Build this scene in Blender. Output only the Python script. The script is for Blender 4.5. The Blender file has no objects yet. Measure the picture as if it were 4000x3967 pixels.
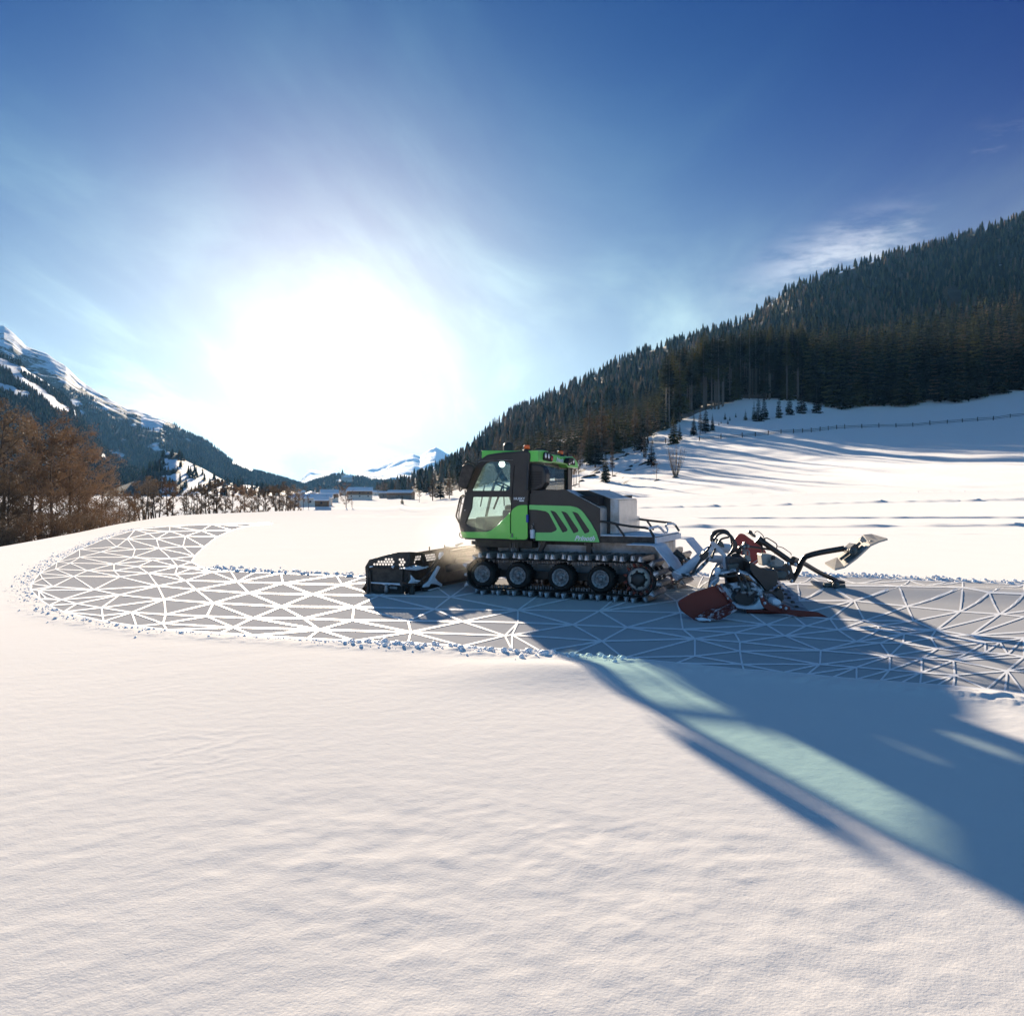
import bpy, bmesh, math, random
import numpy as np
from mathutils import Vector, Matrix
from mathutils.geometry import delaunay_2d_cdt

SC = bpy.context.scene
COL = SC.collection
R = math.radians
rng = np.random.default_rng(7)
random.seed(7)

# ------------------------------------------------------------------ camera, sky, sun, exposure
F, CX, HY, H = 3416.0, 2000.0, 1915.0, 1.9       # focal length, centre column and horizon row of the photograph; eye height in m
cam_d = bpy.data.cameras.new('camera')
cam_d.sensor_width = 36.0
cam_d.lens = 36.0 * F / 4000.0
cam_d.shift_y = -(1983.5 - HY) / 4000.0
cam_d.clip_start = 0.1
cam_d.clip_end = 40000.0
cam = bpy.data.objects.new('camera', cam_d)
COL.objects.link(cam)
cam.location = (0, 0, H)
cam.rotation_euler = (R(90), 0, 0)
SC.camera = cam

SUN_EL, SUN_AZ = R(11.3), R(-13.0)               # azimuth from +Y, negative to the left
sun_dir = Vector((math.sin(SUN_AZ) * math.cos(SUN_EL), math.cos(SUN_AZ) * math.cos(SUN_EL), math.sin(SUN_EL)))
sun_d = bpy.data.lights.new('sun', 'SUN')
sun_d.energy = 5.0
sun_d.angle = R(0.8)
sun_d.color = (1.0, 0.84, 0.65)
sun = bpy.data.objects.new('sun', sun_d)
COL.objects.link(sun)
sun.rotation_euler = sun_dir.to_track_quat('Z', 'Y').to_euler()
sun.location = (0, 0, 50)

world = bpy.data.worlds.new("World")
SC.world = world
world.use_nodes = True
wn, wl = world.node_tree.nodes, world.node_tree.links
wn.clear()
def nd(tree, kind, **kw):
    n = tree.nodes.new(kind)
    for k, v in kw.items():
        setattr(n, k, v)
    return n
wt = world.node_tree
out = nd(wt, 'ShaderNodeOutputWorld')
bg = nd(wt, 'ShaderNodeBackground')
sky = nd(wt, 'ShaderNodeTexSky', sky_type='NISHITA')
sky.sun_disc = False
sky.sun_elevation = SUN_EL
sky.sun_rotation = SUN_AZ
sky.altitude = 1200
sky.air_density = 1.0
sky.dust_density = 0.4
sky.ozone_density = 3.0
bg.inputs['Strength'].default_value = 0.0505
tc = nd(wt, 'ShaderNodeTexCoord')
def math_node(tree, op, a, b=None, c=None, clamp=False):
    n = nd(tree, 'ShaderNodeMath', operation=op, use_clamp=clamp)
    for i, v in enumerate((a, b, c)):
        if v is None: continue
        if isinstance(v, (int, float)): n.inputs[i].default_value = v
        else: tree.links.new(v, n.inputs[i])
    return n.outputs[0]
M_ = lambda op, a, b=None, c=None, clamp=False: math_node(wt, op, a, b, c, clamp)
# thin cirrus: brightest round the sun where it scatters forward
dot = nd(wt, 'ShaderNodeVectorMath', operation='DOT_PRODUCT')
nrm = nd(wt, 'ShaderNodeVectorMath', operation='NORMALIZE')
wl.new(tc.outputs['Generated'], nrm.inputs[0])
wl.new(nrm.outputs[0], dot.inputs[0])
GEL, GAZ = R(8.8), R(-11.8)                                      # the veil is brightest a little below the disc
dot.inputs[1].default_value = (math.sin(GAZ)*math.cos(GEL), math.cos(GAZ)*math.cos(GEL), math.sin(GEL))
sepw = nd(wt, 'ShaderNodeSeparateXYZ')
wl.new(nrm.outputs[0], sepw.inputs[0])
ang = M_('ARCCOSINE', M_('MINIMUM', dot.outputs['Value'], 0.99999))
g1 = M_('EXPONENT', M_('MULTIPLY', M_('POWER', M_('DIVIDE', ang, 0.195), 2.0), -1.0))
g2 = M_('EXPONENT', M_('MULTIPLY', M_('POWER', M_('DIVIDE', ang, 0.235), 1.6), -1.0))
# cloud-plane coordinates: direction divided by its height gives streaks that run to the horizon
zz = M_('ADD', M_('MAXIMUM', sepw.outputs['Z'], 0.0), 0.12)
cmb = nd(wt, 'ShaderNodeCombineXYZ')
wl.new(M_('DIVIDE', sepw.outputs['X'], zz), cmb.inputs[0])
wl.new(M_('DIVIDE', sepw.outputs['Y'], zz), cmb.inputs[1])
mp = nd(wt, 'ShaderNodeMapping')
mp.inputs['Rotation'].default_value = (0, 0, R(-28))
mp.inputs['Scale'].default_value = (1.25, 0.42, 1.0)
wl.new(cmb.outputs[0], mp.inputs[0])
nz = nd(wt, 'ShaderNodeTexNoise')
nz.inputs['Scale'].default_value = 0.9
nz.inputs['Detail'].default_value = 9
nz.inputs['Roughness'].default_value = 0.58
nz.inputs['Distortion'].default_value = 0.6
wl.new(mp.outputs[0], nz.inputs['Vector'])
veil = nd(wt, 'ShaderNodeMapRange', interpolation_type='SMOOTHSTEP')
veil.inputs['From Min'].default_value = 0.40
veil.inputs['From Max'].default_value = 0.78
wl.new(nz.outputs['Fac'], veil.inputs['Value'])
# small fair-weather streaks low over the right-hand ridge
def patch(az, el, wa, we):
    ax = M_('ARCTAN2', sepw.outputs['X'], sepw.outputs['Y'])
    ex = M_('ARCSINE', sepw.outputs['Z'])
    da = M_('POWER', M_('DIVIDE', M_('SUBTRACT', ax, az), wa), 2.0)
    de = M_('POWER', M_('DIVIDE', M_('SUBTRACT', M_('SUBTRACT', ex, el), M_('MULTIPLY', M_('SUBTRACT', ax, az), 0.22)), we), 2.0)
    return M_('EXPONENT', M_('MULTIPLY', M_('ADD', da, de), -1.0))
pz = nd(wt, 'ShaderNodeTexNoise')
pz.inputs['Scale'].default_value = 9.0
pz.inputs['Detail'].default_value = 7
pz.inputs['Roughness'].default_value = 0.62
pmap = nd(wt, 'ShaderNodeMapping')
pmap.inputs['Scale'].default_value = (0.8, 0.8, 3.0)
pmap.inputs['Rotation'].default_value = (0, R(14), 0)
wl.new(nrm.outputs[0], pmap.inputs[0])
wl.new(pmap.outputs[0], pz.inputs['Vector'])
pth = nd(wt, 'ShaderNodeMapRange', interpolation_type='SMOOTHSTEP')
pth.inputs['From Min'].default_value = 0.47
pth.inputs['From Max'].default_value = 0.66
wl.new(pz.outputs['Fac'], pth.inputs['Value'])
puff = M_('ADD', patch(0.36, 0.245, 0.075, 0.028), M_('MULTIPLY', patch(0.505, 0.335, 0.03, 0.014), 0.6))
puff = M_('MULTIPLY', puff, pth.outputs[0])
wide = M_('EXPONENT', M_('MULTIPLY', M_('POWER', M_('DIVIDE', ang, 0.50), 2.0), -1.0))
hor = M_('EXPONENT', M_('MULTIPLY', M_('POWER', M_('DIVIDE', sepw.outputs['Z'], 0.22), 2.0), -1.0))
hor = M_('MULTIPLY', hor, M_('EXPONENT', M_('MULTIPLY', M_('POWER', M_('DIVIDE', ang, 0.85), 2.0), -1.0)))
streak = M_('ADD', 0.82, M_('MULTIPLY', veil.outputs[0], 0.75))
def scaled(col, fac):
    v = nd(wt, 'ShaderNodeVectorMath', operation='SCALE'); v.inputs[0].default_value = col
    wl.new(fac, v.inputs['Scale']); return v.outputs[0]
def vadd(a, b):
    v = nd(wt, 'ShaderNodeVectorMath', operation='ADD'); wl.new(a, v.inputs[0]); wl.new(b, v.inputs[1]); return v.outputs[0]
low = M_('MULTIPLY', M_('EXPONENT', M_('MULTIPLY', M_('POWER', M_('DIVIDE', ang, 0.60), 2.0), -1.0)), M_('EXPONENT', M_('MULTIPLY', M_('POWER', M_('DIVIDE', sepw.outputs['Z'], 0.29), 2.0), -1.0)))
glow = vadd(scaled((1.7, 1.9, 1.3), g2), scaled((0.0, 0.7, 0.75), wide))
glow = vadd(glow, scaled((1.0, 2.8, 1.8), low))
glow = vadd(glow, scaled((4.7, 4.0, 1.7), hor))
glow = vadd(glow, scaled((0.8, 0.75, 0.65), M_('MULTIPLY', veil.outputs[0], M_('MULTIPLY', M_('ADD', wide, 0.02), M_('EXPONENT', M_('MULTIPLY', M_('POWER', M_('DIVIDE', sepw.outputs['Z'], 0.36), 2.0), -1.0))))))
vs_ = nd(wt, 'ShaderNodeVectorMath', operation='SCALE'); wl.new(glow, vs_.inputs[0]); wl.new(streak, vs_.inputs['Scale'])
glow = vadd(vs_.outputs[0], scaled((3.5, 1.8, 1.0), g1))
glow = vadd(glow, scaled((3.8, 3.6, 3.0), puff))
# blue-white fill added to the sky opposite the sun, to brighten the shade
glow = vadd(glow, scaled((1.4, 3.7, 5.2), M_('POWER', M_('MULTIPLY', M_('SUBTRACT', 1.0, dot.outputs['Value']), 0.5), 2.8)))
tint = nd(wt, 'ShaderNodeMix', data_type='RGBA', blend_type='MULTIPLY')
tint.inputs['Factor'].default_value = 1.0
tint.inputs['A'].default_value = (0.0, 0.05, 0.38, 1)
wl.new(sky.outputs[0], tint.inputs['B'])
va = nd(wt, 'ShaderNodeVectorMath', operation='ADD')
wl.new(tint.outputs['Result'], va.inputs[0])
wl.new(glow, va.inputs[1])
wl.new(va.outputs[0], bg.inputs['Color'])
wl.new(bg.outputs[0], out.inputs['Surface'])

SC.view_settings.view_transform = 'Standard'
SC.view_settings.look = 'None'
SC.view_settings.gamma = 1.0
SC.view_settings.use_curve_mapping = False
SC.view_settings.exposure = 1.56
SC.cycles.max_bounces = 8
SC.cycles.transparent_max_bounces = 16
SC.cycles.volume_bounces = 1
SC.cycles.use_adaptive_sampling = True
SC.cycles.use_denoising = True
SC.cycles.caustics_reflective = False
SC.cycles.sample_clamp_indirect = 6.0

# ------------------------------------------------------------------ helpers
def tag(o, label=None, cat=None, group=None, kind=None):
    if label: o['label'] = label
    if cat: o['category'] = cat
    if group: o['group'] = group
    if kind: o['kind'] = kind
    return o

def empty(name, loc=(0, 0, 0), rz=0.0):
    o = bpy.data.objects.new(name, None)
    o.empty_display_size = 0.2
    o.location = loc
    o.rotation_euler = (0, 0, rz)
    COL.objects.link(o)
    return o

def obj_np(name, V, Fs, mats, parent=None, smooth=False, mi=None):
    """V (n,3) array, Fs list of (m,k) index arrays -> linked mesh object"""
    me = bpy.data.meshes.new(name)
    V = np.asarray(V, dtype=np.float32)
    me.vertices.add(len(V))
    me.vertices.foreach_set('co', V.ravel())
    idx, starts, totals, pos = [], [], [], 0
    for f in Fs:
        f = np.asarray(f, dtype=np.int32)
        if len(f) == 0: continue
        m, k = f.shape
        idx.append(f.ravel())
        starts.append(pos + np.arange(m) * k)
        totals.append(np.full(m, k))
        pos += m * k
    idx = np.concatenate(idx); starts = np.concatenate(starts); totals = np.concatenate(totals)
    me.loops.add(len(idx)); me.loops.foreach_set('vertex_index', idx)
    me.polygons.add(len(starts))
    me.polygons.foreach_set('loop_start', starts.astype(np.int32))
    me.polygons.foreach_set('loop_total', totals.astype(np.int32))
    if mi is not None: me.polygons.foreach_set('material_index', np.asarray(mi, dtype=np.int32))
    if smooth: me.polygons.foreach_set('use_smooth', np.ones(len(starts), dtype=bool))
    me.update(calc_edges=True)
    me.validate()
    for m in (mats if isinstance(mats, (list, tuple)) else [mats]): me.materials.append(m)
    o = bpy.data.objects.new(name, me)
    COL.objects.link(o)
    if parent: o.parent = parent
    return o

class MB:
    """collects shapes and links them as one mesh object"""
    def __init__(s): s.v, s.f, s.m, s.sm = [], [], [], []
    def add(s, V, Fc, mi=0, smooth=False):
        n = len(s.v)
        s.v.extend([tuple(p) for p in V])
        for f in Fc:
            s.f.append([i + n for i in f]); s.m.append(mi); s.sm.append(smooth)
        return s
    def box(s, lo, hi, mi=0, bev=0.0):
        (x0, y0, z0), (x1, y1, z1) = lo, hi
        if bev <= 0:
            V = [(x0,y0,z0),(x1,y0,z0),(x1,y1,z0),(x0,y1,z0),(x0,y0,z1),(x1,y0,z1),(x1,y1,z1),(x0,y1,z1)]
            return s.add(V, [(0,3,2,1),(4,5,6,7),(0,1,5,4),(1,2,6,5),(2,3,7,6),(3,0,4,7)], mi)
        bm = bmesh.new()
        bmesh.ops.create_cube(bm, size=1)
        for v in bm.verts:
            v.co = Vector(((x0+x1)/2 + v.co.x*(x1-x0), (y0+y1)/2 + v.co.y*(y1-y0), (z0+z1)/2 + v.co.z*(z1-z0)))
        bmesh.ops.bevel(bm, geom=list(bm.edges), offset=bev, segments=2, affect='EDGES', profile=0.5)
        bm.verts.index_update()
        s.add([v.co for v in bm.verts], [[v.index for v in f.verts] for f in bm.faces], mi)
        bm.free()
        return s
    def tube(s, pts, r, n=10, mi=0, cap=True, curve=False, smooth=True):
        pts = [Vector(p) for p in pts]
        if curve and len(pts) > 2: pts = catmull(pts, 6)
        rs = r if isinstance(r, (list, tuple)) else [r] * len(pts)
        if len(rs) != len(pts): rs = [rs[0] + (rs[-1] - rs[0]) * i / (len(pts) - 1) for i in range(len(pts))]
        V, Fc = [], []
        up = None
        for i, p in enumerate(pts):
            d = (pts[min(i+1, len(pts)-1)] - pts[max(i-1, 0)]).normalized()
            if up is None:
                up = Vector((0, 0, 1)) if abs(d.z) < 0.9 else Vector((1, 0, 0))
            a = d.cross(up).normalized(); b = a.cross(d).normalized(); up = b
            for k in range(n):
                t = 2 * math.pi * k / n
                V.append(p + (a * math.cos(t) + b * math.sin(t)) * rs[i])
        for i in range(len(pts) - 1):
            for k in range(n):
                k2 = (k + 1) % n
                Fc.append((i*n+k, i*n+k2, (i+1)*n+k2, (i+1)*n+k))
        s.add(V, Fc, mi, smooth)
        if cap:
            s.add(V[:n], [list(range(n))[::-1]], mi)
            s.add(V[-n:], [list(range(n))], mi)
        return s
    def lathe(s, c, axis, prof, n=28, mi=0, smooth=True):
        """profile [(radius, offset along axis)] turned round axis through c"""
        c = Vector(c); axis = Vector(axis).normalized()
        a = axis.cross(Vector((0, 0, 1)) if abs(axis.z) < .9 else Vector((1, 0, 0))).normalized(); b = axis.cross(a)
        V, Fc = [], []
        for (r, h) in prof:
            for k in range(n):
                t = 2 * math.pi * k / n
                V.append(c + axis * h + (a * math.cos(t) + b * math.sin(t)) * r)
        for i in range(len(prof) - 1):
            for k in range(n):
                k2 = (k + 1) % n
                Fc.append((i*n+k, (i+1)*n+k, (i+1)*n+k2, i*n+k2))
        return s.add(V, Fc, mi, smooth)
    def strip(s, A, B, mi=0, th=0.0, smooth=False):
        """surface between two equally long polylines, given a thickness"""
        A = [Vector(p) for p in A]; B = [Vector(p) for p in B]; n = len(A)
        if th <= 0:
            return s.add(A + B, [(i, i+1, n+i+1, n+i) for i in range(n-1)], mi, smooth)
        N = []
        for i in range(n):
            d = A[min(i+1, n-1)] - A[max(i-1, 0)]
            N.append(d.cross(B[i] - A[i]).normalized() * th)
        V = A + B + [A[i] + N[i] for i in range(n)] + [B[i] + N[i] for i in range(n)]
        Fc = []
        for i in range(n-1):
            Fc += [(i, i+1, n+i+1, n+i), (2*n+i, 3*n+i, 3*n+i+1, 2*n+i+1), (i, 2*n+i, 2*n+i+1, i+1), (n+i, n+i+1, 3*n+i+1, 3*n+i)]
        Fc += [(0, n, 3*n, 2*n), (n-1, 3*n-1, 4*n-1, 2*n-1)]
        return s.add(V, Fc, mi, smooth)
    def build(s, name, mats, parent=None, loc=None):
        me = bpy.data.meshes.new(name)
        me.from_pydata([tuple(v) for v in s.v], [], s.f)
        me.update()
        for m in (mats if isinstance(mats, (list, tuple)) else [mats]): me.materials.append(m)
        me.polygons.foreach_set('material_index', s.m)
        me.polygons.foreach_set('use_smooth', s.sm)
        o = bpy.data.objects.new(name, me)
        COL.objects.link(o)
        if parent: o.parent = parent
        if loc is not None: o.location = loc
        return o

def catmull(pts, sub):
    out = []
    n = len(pts)
    for i in range(n - 1):
        p0, p1, p2, p3 = pts[max(i-1, 0)], pts[i], pts[i+1], pts[min(i+2, n-1)]
        for k in range(sub):
            t = k / sub
            out.append(0.5 * ((2*p1) + (p2-p0)*t + (2*p0-5*p1+4*p2-p3)*t*t + (3*p1-p0-3*p2+p3)*t**3))
    out.append(pts[-1])
    return out

def round_poly(pts, r, n=4):
    pts = [Vector(p) for p in pts]; out = []
    m = len(pts)
    for i in range(m):
        p, a, b = pts[i], pts[i-1], pts[(i+1) % m]
        ra = min(r, (a-p).length*.45); rb = min(r, (b-p).length*.45)
        A = p + (a-p).normalized()*ra; B = p + (b-p).normalized()*rb
        for k in range(n+1):
            t = k/n
            out.append((1-t)**2*A + 2*t*(1-t)*p + t*t*B)
    return out

def flat_shape(outer, holes, th, bev=0.0):
    """2-D outline with holes -> (V, F) of a plate lying in x,y with thickness th along z, centred"""
    cu = bpy.data.curves.new('outline', 'CURVE')
    cu.dimensions = '2D'; cu.fill_mode = 'BOTH'
    cu.extrude = max(th/2 - bev, 0.0); cu.bevel_depth = bev; cu.bevel_resolution = 1; cu.offset = -bev
    for ring in [outer] + list(holes):
        sp = cu.splines.new('POLY')
        sp.points.add(len(ring) - 1)
        for i, p in enumerate(ring): sp.points[i].co = (p[0], p[1], 0, 1)
        sp.use_cyclic_u = True
    ob = bpy.data.objects.new('outline', cu)
    me = bpy.data.meshes.new_from_object(ob)
    V = [v.co.copy() for v in me.vertices]; Fc = [list(p.vertices) for p in me.polygons]
    bpy.data.objects.remove(ob); bpy.data.curves.remove(cu); bpy.data.meshes.remove(me)
    return V, Fc

# measuring frames: a photo coordinate and the vertical plane a thing lies in give its place in metres
def crop(ox, oy, sc):
    return lambda pts: [(ox + x / sc, oy + y / sc) for x, y in pts]
k1 = crop(1350, 1700, 2.415); k2 = crop(2000, 1850, 2.576); k3 = crop(2550, 1950, 2.0337); k4 = crop(1750, 1720, 3.22)
kA = crop(2650, 2040, 4.293); kB = crop(2900, 2060, 3.22); kC = crop(1400, 2080, 3.513); kD = crop(1780, 1740, 4.9125)
kE = crop(2060, 1740, 8.709); kF = crop(1950, 2140, 2.415)
kG = crop(0, 1980, 0.966); kH = crop(2000, 2150, 0.966); k5 = crop(0, 1200, 1.486); k6 = crop(1150, 1650, 2.76)
k7 = crop(1700, 1300, 1.486); k8 = crop(2700, 750, 1.486); k9 = crop(2200, 1500, 2.76)

TH = R(24.5); cT, sT = math.cos(TH), math.sin(TH)
Y0 = 15.28; X0 = (2190 - CX) / F * Y0
class Plane:
    """vertical plane in the groomer's own axes (u back, v across, z up)"""
    def __init__(s, p, d):
        s.p, s.d = Vector((p[0], p[1], 0)), Vector((d[0], d[1], 0)).normalized()
        s.n = Vector((s.d.y, -s.d.x, 0))
        w = lambda q: (q.x*cT + q.y*sT, -q.x*sT + q.y*cT)
        s.o = (X0 + w(s.p)[0], Y0 + w(s.p)[1]); s.wd = w(s.d)
    def sz(s, px, py):
        a = (px - CX) / F
        t = (a*s.o[1] - s.o[0]) / (s.wd[0] - a*s.wd[1])
        Yd = s.o[1] + t*s.wd[1]
        return t, H - (py - HY) / F * Yd
    def pt(s, px, py, off=0.0):
        t, z = s.sz(px, py)
        q = s.p + s.d*t + s.n*off
        return Vector((q.x, q.y, z))
    def pts(s, L): return [s.pt(*p) for p in L]
def side(v): return Plane((0, v), (1, 0))        # n points to -v (towards the camera)
def cross(u): return Plane((u, 0), (0, 1))       # n points to +u (rearwards)

def add_plate(mb, pl, outer, holes=(), th=0.02, bev=0.003, mi=0, rnd=0.0, off=0.0):
    o2 = [Vector(pl.sz(*p)) for p in outer]
    if rnd: o2 = round_poly(o2, rnd)
    hs = []
    for h in holes:
        h2 = [Vector(pl.sz(*p)) for p in h]
        hs.append(round_poly(h2, rnd) if rnd else h2)
    V, Fc = flat_shape(o2, hs, th, bev)
    W = []
    for p in V:
        q = pl.p + pl.d*p.x + pl.n*(p.z + off)
        W.append((q.x, q.y, p.y))
    mb.add(W, Fc, mi)
    return mb

# ------------------------------------------------------------------ materials
def mat(name, col, rough=0.6, metal=0.0, spec=0.5, var=0.0, vscale=8.0, bump=0.0, bscale=40.0, col2=None, thr=None, coat=0.0, detail=5):
    m = bpy.data.materials.new(name); m.use_nodes = True
    t = m.node_tree; b = t.nodes['Principled BSDF']
    b.inputs['Base Color'].default_value = (*col, 1)
    b.inputs['Roughness'].default_value = rough
    b.inputs['Metallic'].default_value = metal
    b.inputs['Specular IOR Level'].default_value = spec
    b.inputs['Coat Weight'].default_value = coat
    geo = nd(t, 'ShaderNodeTexCoord')
    if var > 0 or col2:
        n = nd(t, 'ShaderNodeTexNoise'); n.inputs['Scale'].default_value = vscale; n.inputs['Detail'].default_value = detail
        n.inputs['Roughness'].default_value = 0.6
        t.links.new(geo.outputs['Object'], n.inputs['Vector'])
        cr = nd(t, 'ShaderNodeMix', data_type='RGBA')
        c2 = col2 if col2 else tuple(min(1, c * (1 + var)) for c in col)
        c1 = col if col2 else tuple(c * (1 - var) for c in col)
        cr.inputs['A'].default_value = (*c1, 1); cr.inputs['B'].default_value = (*c2, 1)
        mr = nd(t, 'ShaderNodeMapRange')
        lo, hi = thr if thr else (0.3, 0.7)
        mr.inputs['From Min'].default_value = lo; mr.inputs['From Max'].default_value = hi
        t.links.new(n.outputs['Fac'], mr.inputs['Value']); t.links.new(mr.outputs[0], cr.inputs['Factor'])
        t.links.new(cr.outputs['Result'], b.inputs['Base Color'])
    if bump > 0:
        n2 = nd(t, 'ShaderNodeTexNoise'); n2.inputs['Scale'].default_value = bscale; n2.inputs['Detail'].default_value = 4
        t.links.new(geo.outputs['Object'], n2.inputs['Vector'])
        bp = nd(t, 'ShaderNodeBump'); bp.inputs['Strength'].default_value = 1.0; bp.inputs['Distance'].default_value = bump
        t.links.new(n2.outputs['Fac'], bp.inputs['Height']); t.links.new(bp.outputs[0], b.inputs['Normal'])
    return m

# ------------------------------------------------------------------ noise and terrain
_perm = np.random.default_rng(3).permutation(512).astype(np.int64)
_perm = np.concatenate([_perm, _perm])
_gr = np.stack([np.cos(np.arange(512) * 2.399963), np.sin(np.arange(512) * 2.399963)], 1)
def perlin(x, y, seed=0):
    x = np.asarray(x, float) + seed * 17.31; y = np.asarray(y, float) + seed * 9.77
    xi = np.floor(x).astype(np.int64); yi = np.floor(y).astype(np.int64)
    xf = x - xi; yf = y - yi
    u = xf*xf*xf*(xf*(xf*6-15)+10); v = yf*yf*yf*(yf*(yf*6-15)+10)
    def g(ix, iy, fx, fy):
        h = _perm[(_perm[ix & 511] + iy) & 511]
        return _gr[h, 0]*fx + _gr[h, 1]*fy
    a = g(xi, yi, xf, yf); b = g(xi+1, yi, xf-1, yf); c = g(xi, yi+1, xf, yf-1); d = g(xi+1, yi+1, xf-1, yf-1)
    return (a*(1-u) + b*u)*(1-v) + (c*(1-u) + d*u)*v
def fbm(x, y, oct=4, seed=0, gain=0.5):
    s = 0; amp = 1
    for o in range(oct):
        s = s + amp * perlin(x * 2**o, y * 2**o, seed + o); amp *= gain
    return s
def S(x): 
    x = np.clip(x, 0, 1); return x*x*(3-2*x)

# right-hand hill, by compass column: foot, tree line and crest (distance in m and height in the view)
HC = np.array([1400, 1480, 1560, 1700, 1850, 1990, 2170, 2270, 2480, 2570, 2750, 2900, 3100, 3300, 3560, 3780, 4000, 5200], float)
HYf = np.array([1200, 900, 700, 330, 260, 220, 190, 170, 165, 160, 155, 150, 145, 135, 130, 125, 120, 110], float)
Hyf = np.array([1932, 1933, 1935, 1957, 1955, 1953, 1950, 1949, 1944, 1941, 1938, 1935, 1931, 1927, 1923, 1919, 1915, 1905], float)
HYt = np.array([1300, 950, 800, 480, 350, 300, 290, 290, 310, 330, 365, 390, 385, 370, 370, 370, 370, 370], float)
Hyt = np.array([1925, 1925, 1922, 1925, 1912, 1880, 1830, 1795, 1745, 1690, 1610, 1560, 1560, 1600, 1585, 1560, 1525, 1490], float)
HYc = np.array([1500, 1400, 1300, 1200, 1150, 1150, 1150, 1150, 1200, 1200, 1200, 1250, 1250, 1250, 1250, 1250, 1250, 1250], float)
Hyc = np.array([1915, 1908, 1893, 1840, 1735, 1615, 1535, 1495, 1392, 1362, 1300, 1255, 1120, 1060, 978, 920, 850, 560], float)
def tab(px, col): return np.interp(px, HC, col)
BK = np.array([[-17, 10], [-17, 29], [-18.4, 36], [-22, 50], [-26, 68], [-27.5, 110], [-29, 150], [-20, 185], [0, 230]], float)

def hill_y(px, Y):
    Yf, Yt, Yc = tab(px, HYf), tab(px, HYt), tab(px, HYc)
    yf, yt, yc = tab(px, Hyf), tab(px, Hyt), tab(px, Hyc)
    t1 = np.clip((Y-Yf)/(Yt-Yf), 0, 1); t2 = np.clip((Y-Yt)/(Yc-Yt), 0, 1)
    t1 = np.where(px < 1700, t1, t1**0.85)
    return yf + (yt-yf)*t1 + (yc-yt)*(t2**0.8)

def ground_base(X, Y):
    X = np.asarray(X, float); Y = np.asarray(Y, float)
    Ys = np.maximum(Y, 1.0)
    px = np.clip(CX + F*X/Ys, 1000, 5200)
    on_hill = S((px-1400)/160)
    Yf = tab(px, HYf); yf = tab(px, Hyf); Yc = tab(px, HYc)
    zf = H - (yf-HY)/F*Yf
    zn = zf * S((Ys-55)/(np.minimum(Yf, 200)-55))
    zv = -2.5 * S((Ys-60)/150)
    yh = hill_y(px, np.minimum(Ys, Yc))
    zh = H - (yh-HY)/F*np.minimum(Ys, Yc)
    zh = np.where(Ys > Yc, zh*np.clip(1-(Ys-Yc)/4000, 0, 1) , zh)
    z = np.where(Ys > Yf, zh, zn)
    z = z*on_hill + zv*(1-on_hill)
    # bank down to the river flat on the left
    xb = np.interp(Y, BK[:, 1], BK[:, 0])
    drop = 3.2*S((xb-X)/7.0) * S((250-Ys)/40) * (Y > 8)
    z = z - drop
    # soft swells of the middle field, and a few lines left by machines
    fld = S((Ys-35)/40) * (Ys < Yf)
    z = z + 0.22*perlin(X/38, Y/55, 5)*fld + 0.6*perlin(X/120, Y/160, 6)*S((Ys-150)/150)*(Ys < Yf)
    return z

# the groomed piste: outline in the photograph, laid out on the flat field
OUT_PX = kG([(1010,61),(800,66),(640,73),(510,86),(400,118),(300,160),(215,208),(150,250),(118,290),(115,312),(150,348),(185,372),(240,396),(390,432),(515,450),(630,464),(830,476),(955,486),(1160,497),(1340,505),(1540,513),(1745,525),(1932,540)])
OUT_PX += kH([(110,381),(225,390),(420,405),(620,425),(875,450),(1025,460),(1115,467),(1210,478),(1300,485),(1390,490),(1470,497),(1540,503),(1605,508),(1665,512),(1790,525),(1860,530),(1932,540),(2200,566),(2900,650)])
INN_PX = kG([(1030,64),(930,74),(875,88),(820,112),(770,150),(735,185),(722,208),(760,228),(870,241),(960,246),(1060,250),(1270,258),(1370,264),(1600,268),(1800,270)])
INN_PX += kH([(200,96),(560,97),(720,97),(1130,98),(1230,99),(1400,105),(1700,118),(1932,130),(2200,142),(2900,178)])
def on_flat(p, z=0.0):
    Yd = (H - z)*F/(p[1]-HY)
    return ((p[0]-CX)/F*Yd, Yd)
OUT_W = [on_flat(p) for p in OUT_PX]; INN_W = [on_flat(p) for p in INN_PX]
POLY = np.array(OUT_W + INN_W[::-1])
def dist_poly(X, Y, P, closed=True):
    """unsigned distance to polyline and inside test"""
    d = np.full(X.shape, 1e9); ins = np.zeros(X.shape, bool)
    n = len(P)
    for i in range(n if closed else n-1):
        x0, y0 = P[i]; x1, y1 = P[(i+1) % n]
        dx, dy = x1-x0, y1-y0
        t = np.clip(((X-x0)*dx + (Y-y0)*dy)/(dx*dx+dy*dy+1e-9), 0, 1)
        d = np.minimum(d, np.hypot(X-x0-t*dx, Y-y0-t*dy))
        if closed:
            c = ((y0 > Y) != (y1 > Y)) & (X < (x1-x0)*(Y-y0)/(y1-y0+1e-12)+x0)
            ins ^= c
    return d, ins

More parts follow.
